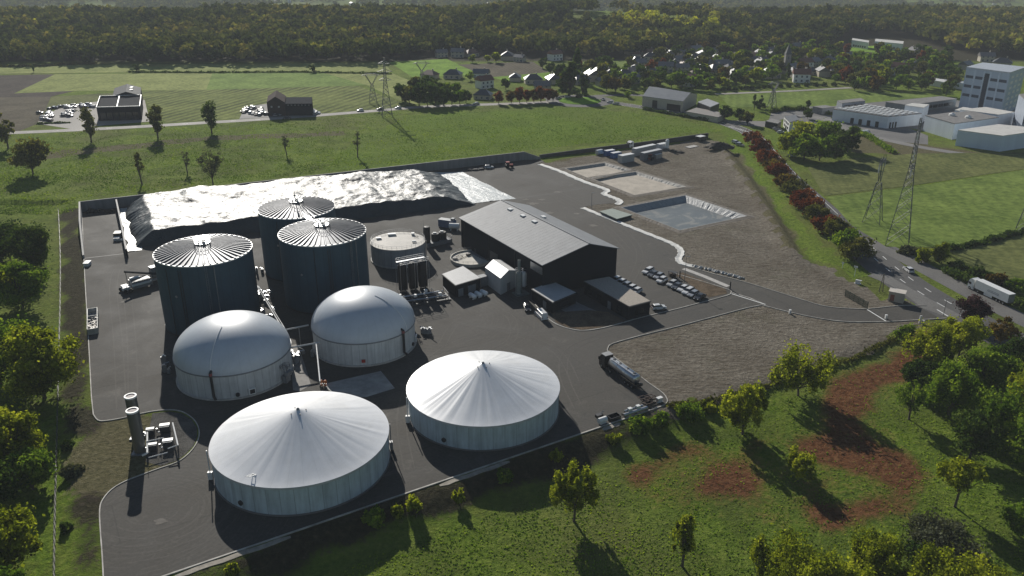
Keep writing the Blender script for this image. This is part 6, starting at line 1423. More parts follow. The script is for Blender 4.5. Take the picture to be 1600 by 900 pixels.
TM(448, 242, 208, 18, 'grey', 'slim bare tree alone in the middle of the meadow', n=260, ncl=14, leaf=.3, base=.2, shape='oval')
TM(559, 246, 198, 18, 'grey', 'slim bare tree in the meadow nearest the long plastic heap end', n=240, ncl=14, leaf=.3, base=.25, shape='oval')
# foreground right
gf = 'young trees in the rough meadow before the yard'
T(1160, 678, 12.0, 11.5, 'lime', 'dense bright green tree at the corner of the bare earth plot', n=8370, ncl=45, leaf=.24, base=.12, group=gf, spiky=True, loose=.74)
T(1247, 618, 11.0, 16, 'lime', 'wide open crowned tree with long shadow on the red ground', n=6045, ncl=40, leaf=.24, base=.2, group=gf, spiky=True, loose=.74)
T(897, 815, 11.5, 10.5, 'lime', 'tree with visible trunk standing alone nearest the right cone tank', n=6045, ncl=35, leaf=.22, base=.3, group=gf, spiky=True, loose=.74)
T(1066, 885, 11.0, 7.2, 'lime', 'slender young tree beside the red patch at the bottom', n=3348, ncl=27, leaf=.19, base=.2, group=gf, spiky=True, loose=.74, shape='oval')
T(1183, 912, 10.0, 6.8, 'lime', 'thin young tree right of the slender one at the bottom edge', n=2418, ncl=24, leaf=.19, base=.2, group=gf, spiky=True, loose=.74, shape='oval')
T(1246, 752, 6.6, 7.2, 'lime', 'small round tree between the two red patches', n=3720, ncl=27, leaf=.21, base=.15, group=gf, spiky=True, loose=.74)
T(1492, 792, 10.5, 8.8, 'lime', 'young tree with pale trunk above the dark bramble clump', n=3906, ncl=29, leaf=.22, base=.38, group=gf, spiky=True, loose=.74)
T(1420, 655, 10.0, 8.0, 'green', 'sparse tree at the left side of the dense grove', n=1674, ncl=29, leaf=.21, base=.25, group=gf, spiky=True, loose=.74)
gc = 'trees of the dense grove at the right edge'
for px, py, h, w, kd, lb in ((1452, 585, 12.5, 13, 'lime', 'bright rounded tree at the upper left of the dense grove'), (1497, 560, 12, 13, 'lime', 'bright tree at the top of the grove under the purple tree'), (1535, 610, 12.5, 13, 'green', 'green tree in the middle of the dense grove'), (1575, 590, 10, 10, 'dark', 'dark tree at the top right of the dense grove'), (1482, 648, 13, 12, 'green', 'green tree at the heart of the grove, above the pale trunk tree'),
        (1552, 690, 12.5, 13, 'green', 'green tree in the lower part of the dense grove'), (1600, 660, 12, 12, 'lime', 'bright tree of the grove cut by the right picture edge'), (1515, 715, 11, 10, 'dark', 'dark shaded tree at the foot of the dense grove'), (1605, 730, 12, 11, 'green', 'green tree at the right edge below the bright one'), (1435, 610, 8, 9, 'dark', 'dark undersized tree on the red side of the grove')):
    T(px, py, h, w, kd, lb, n=10500, ncl=46, leaf=.22, base=.10, group=gc, spiky=px % 2 == 0, loose=.85)
T(1592, 838, 6.5, 7.5, 'green', 'low green tree at the right edge below the grove', n=6000, ncl=20, leaf=.22, base=.12)
gb_ = 'leafy crowns along the bottom edge of the picture'
for px, py, h, w, kd, lb in ((1250, 950, 12.5, 14, 'lime', 'broad pale green crown at the bottom edge, left of the trio'), (1362, 925, 11.5, 11, 'lime', 'pale green crown standing highest at the bottom edge'), (1312, 985, 12, 11, 'lime', 'pale green crown cut by the bottom edge between two taller ones'), (1445, 965, 12.5, 11, 'lime', 'bright crown at the bottom edge below the dark bramble'), (1525, 975, 11.5, 10, 'lime', 'bright crown at the bottom right corner side')):
    T(px, py, h, w, kd, lb, n=11250, ncl=30, leaf=.19, base=.12, group=gb_, spiky=True)
T(1466, 852, 4.2, 14, 'grey', 'wide dark grey green bramble clump', name='bush', cat='bush', shape='bush', n=9000, ncl=44, leaf=.22)
T(1438, 872, 3.0, 7, 'dark', 'low dark bush at the lower side of the bramble clump', name='bush', cat='bush', shape='bush', n=3500, ncl=22, leaf=.22)
T(1518, 507, 8.2, 9.2, 'purple', 'dark purple leaved round tree beside the lorry', n=10500, ncl=34, leaf=.21, base=.08)
T(1562, 538, 7.6, 7.4, 'orange', 'brownish green tree just below the purple one', n=4500, ncl=24, leaf=.21, base=.12)
T(1412, 533, 4.8, 5.5, 'green', 'small green bush tree at the end of the entrance lane', n=3300, ncl=16, leaf=.21, base=.05)
gk = 'bushes along the bank below the yard'
for px, py, h, w, lb in ((587, 816, 3.9, 5.4, 'lime green bush on the bank, leftmost and largest of its trio'), (618, 806, 3.2, 3.4, 'lime green bush between two others on the bank'), (646, 795, 3.8, 4.2, 'lime green bush at the pale concrete strip of the bank'), (717, 783, 3.8, 3.2, 'thin bush standing alone below the pale strip'), (787, 749, 3.8, 4.6, 'round bush on the bank before the right cone tank'), (868, 717, 3.2, 3.6, 'small bush on the bank right of the cone tank'),
        (1000, 672, 3.4, 6.5, 'long low bush below the row of gear'), (1030, 663, 3.4, 6, 'leafy bush below the kerb corner'), (1076, 651, 3.8, 8, 'wide bush at the edge of the bare earth plot'), (1108, 640, 2.4, 4, 'small bush on the line between earth and meadow'), (362, 893, 2.2, 3, 'tiny bush at the bottom end of the bank'), (960, 690, 2.0, 4, 'low bush on the bank below the pale strip')):
    T(px, py, h*.78, w*.85, 'lime' if w < 4.4 else 'green', lb, name='bush', cat='bush', shape='bush', n=int(380*w), ncl=int(10+3*w), leaf=.24, group=gk, spiky=True)
# roadside hedge trees
gh_ = 'autumn trees in a row between the site verge and the main road'
hp = [(1176, 225), (1186, 240), (1196, 254), (1206, 268), (1216, 281), (1228, 294), (1241, 308), (1254, 322), (1266, 335), (1279, 349), (1292, 362), (1306, 376), (1322, 391), (1338, 406)]
hk = ['red', 'red', 'red', 'orange', 'red', 'orange', 'olive', 'red', 'red', 'olive', 'red', 'olive', 'green', 'olive']
hl = ['red autumn tree at the far end of the roadside row', 'dark red roadside tree second from the far end', 'deep red roadside tree by the parked verge cars', 'russet roadside tree between red ones', 'red roadside tree before the first yellow green stretch', 'russet green roadside tree of the upper stretch', 'olive roadside tree opposite the white saloon', 'dark red roadside tree in the middle of the row', 'brightest red roadside tree in the middle of the row', 'olive roadside tree between two red ones', 'orange red roadside tree near the lower end of the row', 'dull olive roadside tree third from the near end', 'green roadside tree second from the near end', 'broad olive tree at the near end of the roadside row']
for (x, y), kd, lb in zip(hp, hk, hl): T(x, y, 6.8+RNG2.uniform(-.8, 1.4), 11.2, kd, lb, n=2600, ncl=22, leaf=.36, base=.08, group=gh_)
# works clump and roadside greenery on the right
gq = 'trees of the round clump beside the works lane'
for x, y, h, w, kd, lb in ((1236, 243, 12, 13, 'lime', 'lime green tree on the road side of the round clump'), (1256, 250, 13, 14, 'green', 'green tree at the front of the round clump'), (1280, 251, 13.5, 15, 'green', 'tall tree at the front centre of the round clump'), (1304, 248, 13, 14, 'dark', 'dark tree at the front right of the round clump'), (1324, 238, 13, 14, 'dark', 'dark tree at the works side of the round clump'), (1258, 228, 13, 14, 'lime', 'lime topped tree at the back left of the round clump'), (1288, 225, 14, 15, 'green', 'tall tree at the back of the round clump')):
    T(x, y, h, w, kd, lb, n=3800, ncl=26, leaf=.5, base=.06, group=gq)
for x, y, h, w, kd, lb, sh in ((1132, 187, 8, 9, 'dark', 'dark tree before the farm shed end', 'round'), (1155, 190, 8.5, 8, 'dark', 'dark tree beside the red leaved one at the road', 'oval'), (1168, 195, 8, 8, 'olive', 'dull tree at the bend of the main road', 'round'), (1178, 172, 9, 7, 'dark', 'dark conifer behind the road bend', 'conifer'), (1188, 170, 8, 6, 'dark', 'smaller dark conifer behind the road bend', 'conifer'),
        (1418, 396, 3, 6, 'grey', 'dark bush at the feet of the tallest pylon', 'bush'), (1442, 408, 5.5, 6, 'lime', 'lime bush by the road below the tallest pylon', 'bush'), (1466, 410, 7.5, 7, 'lime', 'lime tree between the tallest pylon and the lorry', 'oval'), (1500, 425, 4, 7, 'dark', 'dark bush behind the lorry cab', 'bush'), (1530, 436, 4.5, 9, 'dark', 'dark bush behind the lorry trailer', 'bush'), (1556, 445, 4.5, 7, 'orange', 'reddish bush behind the lorry trailer', 'bush'), (1585, 452, 4.5, 8, 'green', 'green bush behind the rear of the lorry', 'bush'), (1262, 186, 5.5, 6, 'dark', 'dark shrub beside the white works house', 'round'), (1262, 170, 6, 3.5, 'dark', 'dark slim tree behind the works house', 'column')):
    T(x, y, h, w, kd, lb, n=2200, ncl=18, leaf=.36, base=.08, shape=sh, name='bush' if sh == 'bush' else 'tree', cat='bush' if sh == 'bush' else 'tree')
def hedge(label, px, wd, h, kind, n, leaf=.35):
    P_ = [GH(*q) for q in px]; g = np.random.default_rng(len(px)+n); c = P_[0].copy(); k = g.integers(0, len(P_)-1, n)
    a = np.array([tuple(p) for p in P_]); f = g.random(n)[:, None]; C = a[k]*(1-f)+a[k+1]*f-np.array(tuple(c)); C += np.stack([g.normal(0, wd*.28, n), g.normal(0, wd*.28, n), g.uniform(.1, h, n)*(.7+.3*np.sin(C[:, 0]*.7))], -1)
    V_, F_ = quads(C, leaf*g.uniform(.6, 1.2, n), g, np.tile(np.array([[0, 0, .6]]), (n, 1)), .7); o = np_mesh('hedge', V_, F_, LEAF[kind], g.uniform(.1, .8, n)); o.location = c; return tag(o, label, 'hedge')
hedge('trimmed green hedge beside the works lane', [(1330, 203), (1360, 217), (1396, 240)], 3.0, 2.2, 'green', 3500)
hedge('dark field hedge running to the right picture edge', [(1478, 391), (1530, 382), (1570, 370), (1610, 361)], 2.5, 1.8, 'dark', 2500)
hedge('dark hedge along the inner edge of the lorry lane', [(1480, 425), (1530, 449), (1580, 470), (1620, 488)], 3.5, 2.0, 'dark', 4000)
hedge('long dark hedge dividing the pale crop fields', [(200, 113), (330, 114), (470, 113), (612, 116)], 2.5, 1.5, 'dark', 2600, .5)
hedge('dark hedge line between the fields in front of the wood', [(-60, 105), (60, 104), (150, 99)], 3, 2, 'olive', 1500, .6)
hedge('scrubby fence line between bare earth and meadow', [(1044, 636), (1110, 628), (1200, 603), (1330, 563), (1400, 528)], 1.6, 1.0, 'olive', 2200, .25)
hedge('dark hedge before the farm shed', [(1005, 171), (1060, 181), (1105, 189)], 2.5, 1.8, 'dark', 1800)
hedge('dark hedge behind the works house', [(1205, 176), (1230, 172), (1258, 172), (1300, 180)], 3, 2.5, 'dark', 2400, .45)
hedge('low dark hedge at the back of the black showroom lot', [(58, 194), (110, 192)], 1.5, 1.0, 'dark', 500)

# village trees: prototypes copied
PROTO = {}
def proto(kd, sh, h, w, n, ncl, leaf, base=.12):
    k = (kd, sh)
    if k not in PROTO:
        SEED[0] += 1; PROTO[k] = (tree('', (0, 0, 0), h, w, kd, sh, n, ncl, leaf, base, SEED[0]), h, w, [False])
    return PROTO[k]
PSPEC = {('dark', 'round'): (11, 11, 520, 20, .85), ('green', 'round'): (11, 11, 520, 20, .85), ('olive', 'round'): (11, 11, 520, 20, .85), ('lime', 'round'): (10, 10, 500, 18, .85), ('dark', 'conifer'): (15, 8, 620, 40, .75), ('red', 'round'): (8, 7, 420, 16, .7), ('orange', 'round'): (8, 7.5, 420, 16, .7), ('dark', 'column'): (12, 5, 420, 18, .7), ('yellow', 'round'): (11, 11, 500, 18, .85), ('dark', 'bush'): (3.2, 4.2, 260, 14, .45), ('green', 'bush'): (3, 4, 260, 14, .45)}
def V(px, py, kd, sh, h, label, group, wf=1.0):
    sp = PSPEC[(kd, sh)]; o, ph, pw, used = proto(kd, sh, *sp); s = h/ph; p = GH(px, py)
    if not used[0]:
        used[0] = True; o.location = p; o.scale = (s*wf, s*wf, s); tag(o, label, 'bush' if sh == 'bush' else 'tree', group); return o
    c = copy_tree(o, p, RNG2.uniform(0, 6.28), label, (s*wf, s*wf, s), group); c['category'] = 'bush' if sh == 'bush' else 'tree'; return c
ga = 'autumn trees lining the road to the roundabout'
for k, x in enumerate((779, 799, 812, 823, 834, 845, 856, 864)): V(x, 162-k*.5, ('red', 'orange')[k % 3 == 1], 'round', 8.0+(k % 3), 'autumn coloured roadside tree in the row before the roundabout', ga)
gd = 'dark trees of the clump beside the pale road'
for x, y, kd, h in ((628, 158, 'dark', 12), (640, 163, 'olive', 12), (655, 165, 'dark', 14), (668, 166, 'dark', 13), (680, 165, 'dark', 15), (693, 165, 'dark', 11), (706, 164, 'dark', 10), (718, 163, 'green', 10), (728, 161, 'dark', 9), (672, 152, 'dark', 15), (652, 150, 'olive', 13), (697, 150, 'green', 10), (712, 148, 'green', 9)):
    V(x, y, kd, 'round', h, 'tree in the dark clump at the roadside beside the far tall pylon', gd)
V(900, 128, 'dark', 'conifer', 24, 'tallest dark conifer behind the roundabout', 'conifers'); V(889, 150, 'dark', 'conifer', 22, 'broad dark conifer at the back edge of the roundabout', 'conifers', 1.9); V(910, 148, 'dark', 'conifer', 14, 'dark conifer right of the broad one at the roundabout', 'conifers', 1.3)
for k, (x, y, kd, h) in enumerate(((905, 154, 'dark', 4), (915, 150, 'green', 3))): V(x, y, kd, 'bush', h, ('dark bush on the roundabout island', 'green bush at the back of the roundabout island')[k], 'roundabout bushes')
VIL = [(885, 138), (872, 118), (900, 104), (1010, 106), (1040, 84), (1180, 80), (1300, 78), (1480, 92), (1500, 140), (1420, 142), (1330, 136), (1262, 122), (1200, 128), (1130, 142), (1000, 143), (960, 146), (925, 140)]
HOUSES = [(672, 122, 0), (708, 122, 1), (752, 120, 2), (757, 137, 3), (755, 154, 1), (805, 126, 1), (833, 130, 1), (865, 130, 1), (848, 143, 4), (690, 89, 4), (716, 89, 4), (736, 88, 0), (793, 93, 1), (812, 96, 4), (867, 94, 3), (905, 130, 1), (925, 126, 4), (942, 134, 4), (952, 124, 1), (976, 123, 1), (986, 130, 4), (994, 112, 1), (1014, 87, 0), (1060, 100, 4), (1067, 106, 0), (1086, 85, 4), (1076, 90, 4), (1100, 90, 1), (1117, 86, 4), (1093, 102, 4), (1080, 108, 1), (1065, 113, 4), (1105, 105, 1), (1125, 108, 4), (1150, 97, 0), (1166, 95, 0), (1186, 88, 4), (1205, 86, 4), (1192, 102, 1), (1239, 114, 4), (1256, 108, 3), (1251, 128, 3), (1075, 134, 3), (1246, 80, 4), (1262, 82, 0), (1303, 92, 0), (1325, 93, 4), (1386, 92, 4), (1396, 94, 1), (1428, 85, 4), (1442, 88, 1), (1306, 120, 4), (1376, 113, 0), (1404, 117, 3), (1436, 108, 1), (1452, 114, 1), (1540, 96, 4), (1565, 104, 1), (1508, 108, 4), (940, 118, 1), (1040, 112, 4), (1140, 112, 1)]
_hr = random.Random(3)
for _ in range(400):
    if len(HOUSES) >= 105: break
    hx, hy = _hr.uniform(985, 1300), _hr.uniform(80, 122)
    if hy > 80+.06*(hx-985) and all(abs(hx-q[0]) > 8 or abs(hy-q[1]) > 3 for q in HOUSES): HOUSES.append((hx, hy, _hr.choice([4, 4, 1, 0, 1])))
hw_ = np.array([tuple(G(x, y))[:2] for x, y, _ in HOUSES]); vil_w = pxpoly(VIL)
gt = 'trees among the houses of the far village'
cnt = 0; tries = 0; taken = []
while cnt < 240 and tries < 6000:
    tries += 1; q = G(RNG2.uniform(870, 1500), RNG2.uniform(78, 152))
    if not inpoly(np.array([q.x]), np.array([q.y]), vil_w)[0]: continue
    dh = hw_-np.array([q.x, q.y]); toward = (np.abs(dh[:, 0]) < 7) & (dh[:, 1] > -4) & (dh[:, 1] < 8)
    if toward.any() or any((q-t_).length < 6.5 for t_ in taken): continue
    taken.append(q); kd, sh = RNG2.choice([('dark', 'round')]*5+[('green', 'round')]*4+[('olive', 'round')]*4+[('lime', 'round')]+[('dark', 'conifer')]+[('red', 'round')]*(RNG2.random() < .5)+[('orange', 'round')]+[('yellow', 'round')]*(RNG2.random() < .3))
    px_, py_ = 800+FOC*q.x/depth(q), PY(q)
    lb = dict(dark='dark green tree', green='mid green tree', olive='olive green tree', lime='pale lime tree', red='red leaved tree', orange='russet tree', yellow='yellow tree')[kd] if sh == 'round' else 'dark pointed conifer'
    V(px_, py_, kd, sh, RNG2.uniform(7, 12.5), lb+' among the houses of the far village', gt); cnt += 1
for k in range(9): V(1130+9*k, 141.5-.5*k, 'dark', 'bush', 3.0, 'round clipped bush in the row along the pale village lane', 'round clipped bushes along the pale lane')
for k in range(7): V(1218+14*k, 136.5-.4*k, 'dark', 'bush', 3.4, 'round clipped bush in the row along the pale village lane', 'round clipped bushes along the pale lane')
for x, y, kd, sh, h, lb in ((762, 97, 'lime', 'round', 6, 'small lime tree before the row of pale poplars'), (738, 98, 'lime', 'round', 7, 'round golden green tree at the corner of the brown field'), (775, 98, 'lime', 'round', 9, 'pale green tree in the row at the brown field'), (848, 107, 'dark', 'round', 9, 'dark tree at the right end of the brown field'), (860, 115, 'dark', 'round', 9, 'dark tree before the green field behind the conifers'), (872, 121, 'dark', 'round', 9, 'dark tree beside the tallest conifer'), (935, 106, 'dark', 'round', 9, 'dark tree at the foot of the green field'), (215, 112, 'dark', 'round', 6, 'small dark bush tree alone in the pale crop field'), (489, 113, 'dark', 'round', 6, 'small dark tree on the long field hedge'), (98, 101, 'dark', 'column', 10, 'slim dark tree before the wood on the left'), (53, 113, 'dark', 'column', 6, 'tiny dark tree beside the ploughed plot'),
        (735, 126, 'green', 'round', 7, 'green tree between two pale houses'), (790, 140, 'dark', 'round', 8, 'dark tree behind the autumn row'), (1010, 150, 'dark', 'round', 6, 'dark tree at the gable of the farm shed'), (980, 153, 'green', 'round', 5, 'green tree left of the farm shed'), (1350, 140, 'green', 'round', 10, 'green tree on the left of the three before the mown meadow'), (1365, 143, 'orange', 'round', 12, 'russet broad tree before the mown meadow'), (1400, 140, 'green', 'round', 11, 'green tree behind the works hall'), (1440, 142, 'dark', 'round', 9, 'dark tree behind the works hall'), (1478, 150, 'dark', 'round', 11, 'dark tree at the foot of the tower block'), (1335, 142, 'dark', 'round', 8, 'dark tree at the end of the clipped bushes')):
    V(x, y, kd, sh, h, lb, 'odd trees between the fields and houses')

# ------------------------------------------------------------------ houses and halls
ROOFS = [M('brown_tile', (.17, .085, .055), .6, var=.25, scale=1), M('slate', (.060, .062, .068), .38, var=.2, scale=1, spec=.7), M('blue_slate', (.10, .11, .125), .36, var=.2, scale=1, spec=.7), M('red_tile', (.19, .075, .045), .6, var=.2, scale=1), M('grey_tile', (.16, .15, .145), .40, var=.2, scale=1, spec=.7)]
WALLS = [M('cream_render', (.46, .42, .34), .8, var=.1, scale=1), WHITE, BEIGE]
SHUT = M('shutter', (.10, .12, .15), .6)
HP = {}
def house_proto(k):
    rf, wl, w, d, h, hip = ((0, 0, 11, 8, 3.2, True), (1, 2, 12, 9, 3.4, True), (2, 1, 13, 9, 3.5, False), (3, 1, 10, 8, 5.6, False), (4, 0, 10, 7.5, 4.4, False))[k]
    t = thing('village_house', '', 'house'); x, y = w/2, d/2; r_ = h+d*.32; ix = x-(d*.42 if hip else 0)
    b = MB(); b.add([(-x, -y, -.3), (x, -y, -.3), (x, y, -.3), (-x, y, -.3), (-x, -y, h), (x, -y, h), (x, y, h), (-x, y, h)], [(0, 1, 5, 4), (1, 2, 6, 5), (2, 3, 7, 6), (3, 0, 4, 7)])
    if not hip: b.add([(-x, -y, h), (-x, y, h), (-x, 0, r_), (x, -y, h), (x, y, h), (x, 0, r_)], [(1, 0, 2), (3, 4, 5)])
    b.build('wall', WALLS[wl], t)
    e = .5; b = MB(); xe, ye = x+e, y+e; ie = ix if hip else xe; z = h-.18
    lo = [(-xe, -ye, z), (xe, -ye, z), (xe, ye, z), (-xe, ye, z)]; rg = [(-ie, 0, r_+.12), (ie, 0, r_+.12)]; dn = [(a, b_, c-.2) for a, b_, c in lo]
    b.add(lo+rg+dn, [(0, 1, 5, 4), (2, 3, 4, 5), (3, 0, 4), (1, 2, 5), (0, 6, 7, 1), (1, 7, 8, 2), (2, 8, 9, 3), (3, 9, 6, 0), (9, 8, 7, 6)]); ro = b.build('roof', ROOFS[rf], t)
    b = MB(); b.box((x*.4, .6, r_+.3), (.6, .9, 1.6)); b.build('chimney', BEIGE, ro)
    for xx in (-.55, 0, .5):
        for zz in ([1.3] if h < 4.2 else [1.3, 3.9]):
            b = MB(); b.box((x*xx*1.2, -y-.03, zz), (1.1, .08, 1.3)); b.build('window', SHUT, t)
    b = MB(); b.box((x*.78, -y-.03, 1.05), (1.0, .08, 2.1)); b.build('door', SHUT, t)
    return t
HL = ['cream house with brown hipped roof', 'low house with dark hipped slate roof', 'white house with blue grey gabled roof', 'tall white house with red brown roof', 'plain house with grey gabled roof']
for i, (x, y, k) in enumerate(HOUSES):
    if k not in HP: HP[k] = o = house_proto(k)
    else: o = copy_tree(HP[k], (0, 0, 0))
    o.location = GH(x, y); o.rotation_euler = (0, 0, RNG2.choice([.1, .35, -.2, 1.5, 1.75, -.5, .6])); s = RNG2.uniform(.85, 1.15); o.scale = (s, s, s)
    where = ' west of the conifers, by the pale road' if x < 880 and y > 115 else (' at the edge of the far wood' if x < 880 else (' in the middle of the far village' if x < 1220 else ' at the far right of the village'))
    tag(o, HL[k]+where, 'house', 'houses of the far village')
def block(name, label, cat, px, h, wm, rm, win=None, parapet=0):
    t, q = quad_building(name, label, cat, px, h, 0)
    b = MB(); b.prism(q, -.3, h, top=False); o = b.build('wall', wm, t); bm_fix(o)
    b = MB(); b.prism([(x*1.004, y*1.004) for x, y in q], h+.003, h+.35, bottom=True); o = b.build('roof', rm, t); bm_fix(o)
    return t, q
HALL = M('works_cladding', (.70, .74, .78), .5, var=.08, scale=.3, streak=True); HROOF = M('works_roof', (.20, .19, .18), .7, var=.3, scale=.5); WROOF = M('pale_works_roof', (.62, .60, .55), .6, var=.12, scale=.3)
def side_items(t, q, side, n, z0, z1, f0, f1, wd, mat, nm='window'):
    a, c_ = q[side], q[(side+1) % 4]; L = math.hypot(c_[0]-a[0], c_[1]-a[1]); an = math.atan2(c_[1]-a[1], c_[0]-a[0])
    for i in range(n):
        p = lerp2(a, c_, f0+(f1-f0)*(i+.5)/n); b = MB(); b.box((p[0], p[1], (z0+z1)/2), (L*(f1-f0)/n*wd, .25, z1-z0), an); b.build(nm, mat, t)
t, q = block('factory_hall', 'long low white works hall with rows of roof domes', 'factory', [(1388, 183), (1440, 178), (1352, 164), (1302, 171)], 6.2, HALL, HROOF)
for i in range(12):
    for j in range(5):
        p = lerp2(lerp2(q[0], q[3], (i+.6)/12.4), lerp2(q[1], q[2], (i+.6)/12.4), (j+.5)/5); b = MB(); b.box((p[0], p[1], 6.75), (2.6, 1.4, .6), .4); b.build('roof_dome', WHITE, t)
side_items(t, q, 0, 3, 0, 3.2, .05, .3, .5, DARKM, 'dock_door'); side_items(t, q, 3, 4, 0, 3, .3, .9, .4, DARKM, 'dock_door')
t, q = block('factory_hall', 'white hall with dark flat roof and two roof hoods, right of the pylon top', 'factory', [(1492, 194), (1560, 184), (1515, 174), (1446, 181)], 8.0, HALL, HROOF)
for f, g_ in ((.3, .5), (.7, .4)): p = lerp2(lerp2(q[0], q[3], f), lerp2(q[1], q[2], f), g_); b = MB(); b.lathe([(1.6, 8.3), (1.6, 9.2), (.02, 10)], 14, (p[0], p[1], 0)); b.build('roof_hood', WHITE, t, 30)
t, q = block('factory_hall', 'large white hall with pale roof at the right edge, nearest of the works halls', 'factory', [(1567, 213), (1640, 203), (1560, 195), (1497, 204)], 7.5, M('works_blue_white', (.56, .66, .78), .45, var=.06, scale=.2, streak=True), WROOF)
side_items(t, q, 0, 1, 0, 4, .75, .85, .8, DARKM, 'dock_door')
block('factory_hall', 'small white raised hall on the far side of the domed roof', 'factory', [(1443, 169), (1452, 164), (1425, 162), (1414, 165)], 8.5, HALL, WROOF)
block('factory_hall', 'pale hall behind the hall with roof hoods', 'factory', [(1560, 180), (1585, 176), (1540, 168), (1500, 172)], 7.0, HALL, WROOF)
t, q = block('factory_hall', 'long dark windowed hall before the tower block', 'factory', [(1420, 165), (1495, 155), (1470, 151), (1384, 160)], 4.5, M('hall_grey', (.16, .18, .19), .5), HROOF); side_items(t, q, 0, 8, 1.2, 3, .05, .95, .85, GLASS)
t, q = block('office_block', 'flat grey office with white frame beside the mown meadow', 'building', [(1316, 162), (1352, 158), (1345, 154), (1308, 158)], 4.5, M('office_grey', (.28, .30, .34), .5), HROOF); side_items(t, q, 0, 6, 1.2, 3.2, .1, .9, .8, GLASS)
block('works_shed', 'low dark shed between the works house and the halls', 'shed', [(1285, 170), (1304, 168), (1290, 165), (1270, 167)], 3.5, GREYM, HROOF)
# tower block
tq = [G(1563, 181), G(1588, 170), G(1522, 161), G(1497, 170)]; c = sum(tq, Vector())/4; q = [(p.x-c.x, p.y-c.y) for p in tq]; TH_ = 24
t = thing('tower_block', 'tall blue grey works tower with window bands', 'tower block', (c.x, c.y, 0))
b = MB(); b.prism(q, -.3, TH_, top=False); o = b.build('wall', M('tower_panel', (.44, .52, .61), .55, var=.08, scale=.3, streak=True), t); bm_fix(o); b = MB(); b.prism([(x*1.01, y*1.01) for x, y in q], TH_+.004, TH_+.8, bottom=True); o = b.build('roof', M('tower_roof', (.45, .48, .52), .5), t); bm_fix(o)
DW = M('tower_window', (.055, .075, .11), .4)
for lv in (8.0, 13.2, 18.6):
    for f0, f1 in ((.03, .20), (.25, .42), (.60, .76), (.80, .97)): side_items(t, q, 3, 1, lv, lv+1.6, f0, f1, 1, DW)
side_items(t, q, 3, 1, 1, TH_-1.5, .45, .57, 1, M('stair_glass', (.03, .045, .07), .3), 'stair_glazing')
for f in (.225, .44, .585, .78): side_items(t, q, 3, 1, 0, TH_-.4, f-.012, f+.012, 1.6, M('tower_pilaster', (.54, .62, .70), .5), 'pilaster')
for lv in range(7): side_items(t, q, 0, 3, 2+3.1*lv, 3.4+3.1*lv, .1, .9, .55, WHITE, 'balcony')
block('works_annexe', 'low blue grey annexe at the foot of the works tower', 'building', [(1548, 184), (1556, 176), (1505, 168), (1492, 172.5)], 5.0, M('annexe_wall', (.38, .44, .50), .5), WROOF)
t, q = block('works_block', 'grey stepped block behind the works tower at the right edge', 'building', [(1605, 160), (1640, 155), (1620, 145), (1592, 148)], 17, M('step_wall', (.30, .34, .40), .5), HROOF); side_items(t, q, 3, 4, 3, 5, 0, 1, .9, DW); side_items(t, q, 0, 4, 6, 8, 0, 1, .9, DW)
t, q = block('works_house', 'white two storey house with dark windows on the works lane', 'house', [(1234, 192), (1248, 188), (1243, 180), (1225, 183)], 5.0, WHITE, ROOFS[4]); side_items(t, q, 3, 3, 1, 2.2, .1, .9, .6, GLASS); side_items(t, q, 3, 3, 3.2, 4.4, .1, .9, .6, GLASS)
block('works_canopy', 'low dark canopy beside the white works house', 'canopy', [(1215, 194), (1221, 190), (1206, 186), (1196, 190)], 3.0, DARKM, HROOF)
# farm shed, church, white halls, roadside buildings
qf = [G(1066, 175), G(1088, 163), G(1022, 151), G(1003, 166)]; c = sum(qf, Vector())/4; q = [(p.x-c.x, p.y-c.y) for p in qf]
t = thing('farm_shed', 'long beige farm shed with grey pitched roof and dark doorways', 'shed', (c.x, c.y, 0)); eh2, rh2 = 6.0, 9.0; m0, m1 = lerp2(q[0], q[1], .5), lerp2(q[3], q[2], .5)
b = MB(); b.add([(*q[0], 0), (*q[1], 0), (*q[2], 0), (*q[3], 0), (*q[0], eh2), (*q[1], eh2), (*q[2], eh2), (*q[3], eh2), (*m0, rh2), (*m1, rh2)], [(0, 1, 5, 8, 4), (1, 2, 6, 5), (2, 3, 7, 9, 6), (3, 0, 4, 7)]); o = b.build('wall', BEIGE, t); bm_fix(o)
b = MB(); slab((*q[0], eh2+.05), (*m0, rh2+.05), (*m1, rh2+.05), (*q[3], eh2+.05), .2); slab((*m0, rh2+.052), (*q[1], eh2+.052), (*q[2], eh2+.052), (*m1, rh2+.052), .2); b.build('roof', M('shed_roof', (.13, .14, .15), .45, var=.2, scale=.3), t)
side_items(t, q, 3, 1, 0, 4.6, .26, .38, 1, BLACK, 'doorway'); side_items(t, q, 3, 1, 0, 3.8, .62, .95, 1, BLACK, 'doorway')
block('farm_annexe', 'low beige annexe running on from the long farm shed', 'shed', [(1122, 184), (1134, 178), (1088, 169), (1072, 175)], 2.8, BEIGE, M('annexe_roof', (.22, .20, .18), .7))
block('farm_barn', 'dark barn with pale roof behind the farm annexe', 'barn', [(1110, 168), (1124, 162), (1105, 155), (1090, 160)], 5.0, DARKM, M('barn_roof', (.36, .36, .36), .5))
p = GH(1228, 112); t = thing('church_tower', 'slim grey church tower with pointed roof in the village', 'church', p); b = MB(); b.box((0, 0, 6.5), (4.2, 4.2, 13.4)); b.build('tower', M('church_stone', (.23, .22, .20), .8, var=.2), t); b = MB(); b.add([(-2.3, -2.3, 13.2), (2.3, -2.3, 13.2), (2.3, 2.3, 13.2), (-2.3, 2.3, 13.2), (0, 0, 21)], [(0, 1, 4), (1, 2, 4), (2, 3, 4), (3, 0, 4), (3, 2, 1, 0)]); b.build('spire', ROOFS[1], t)
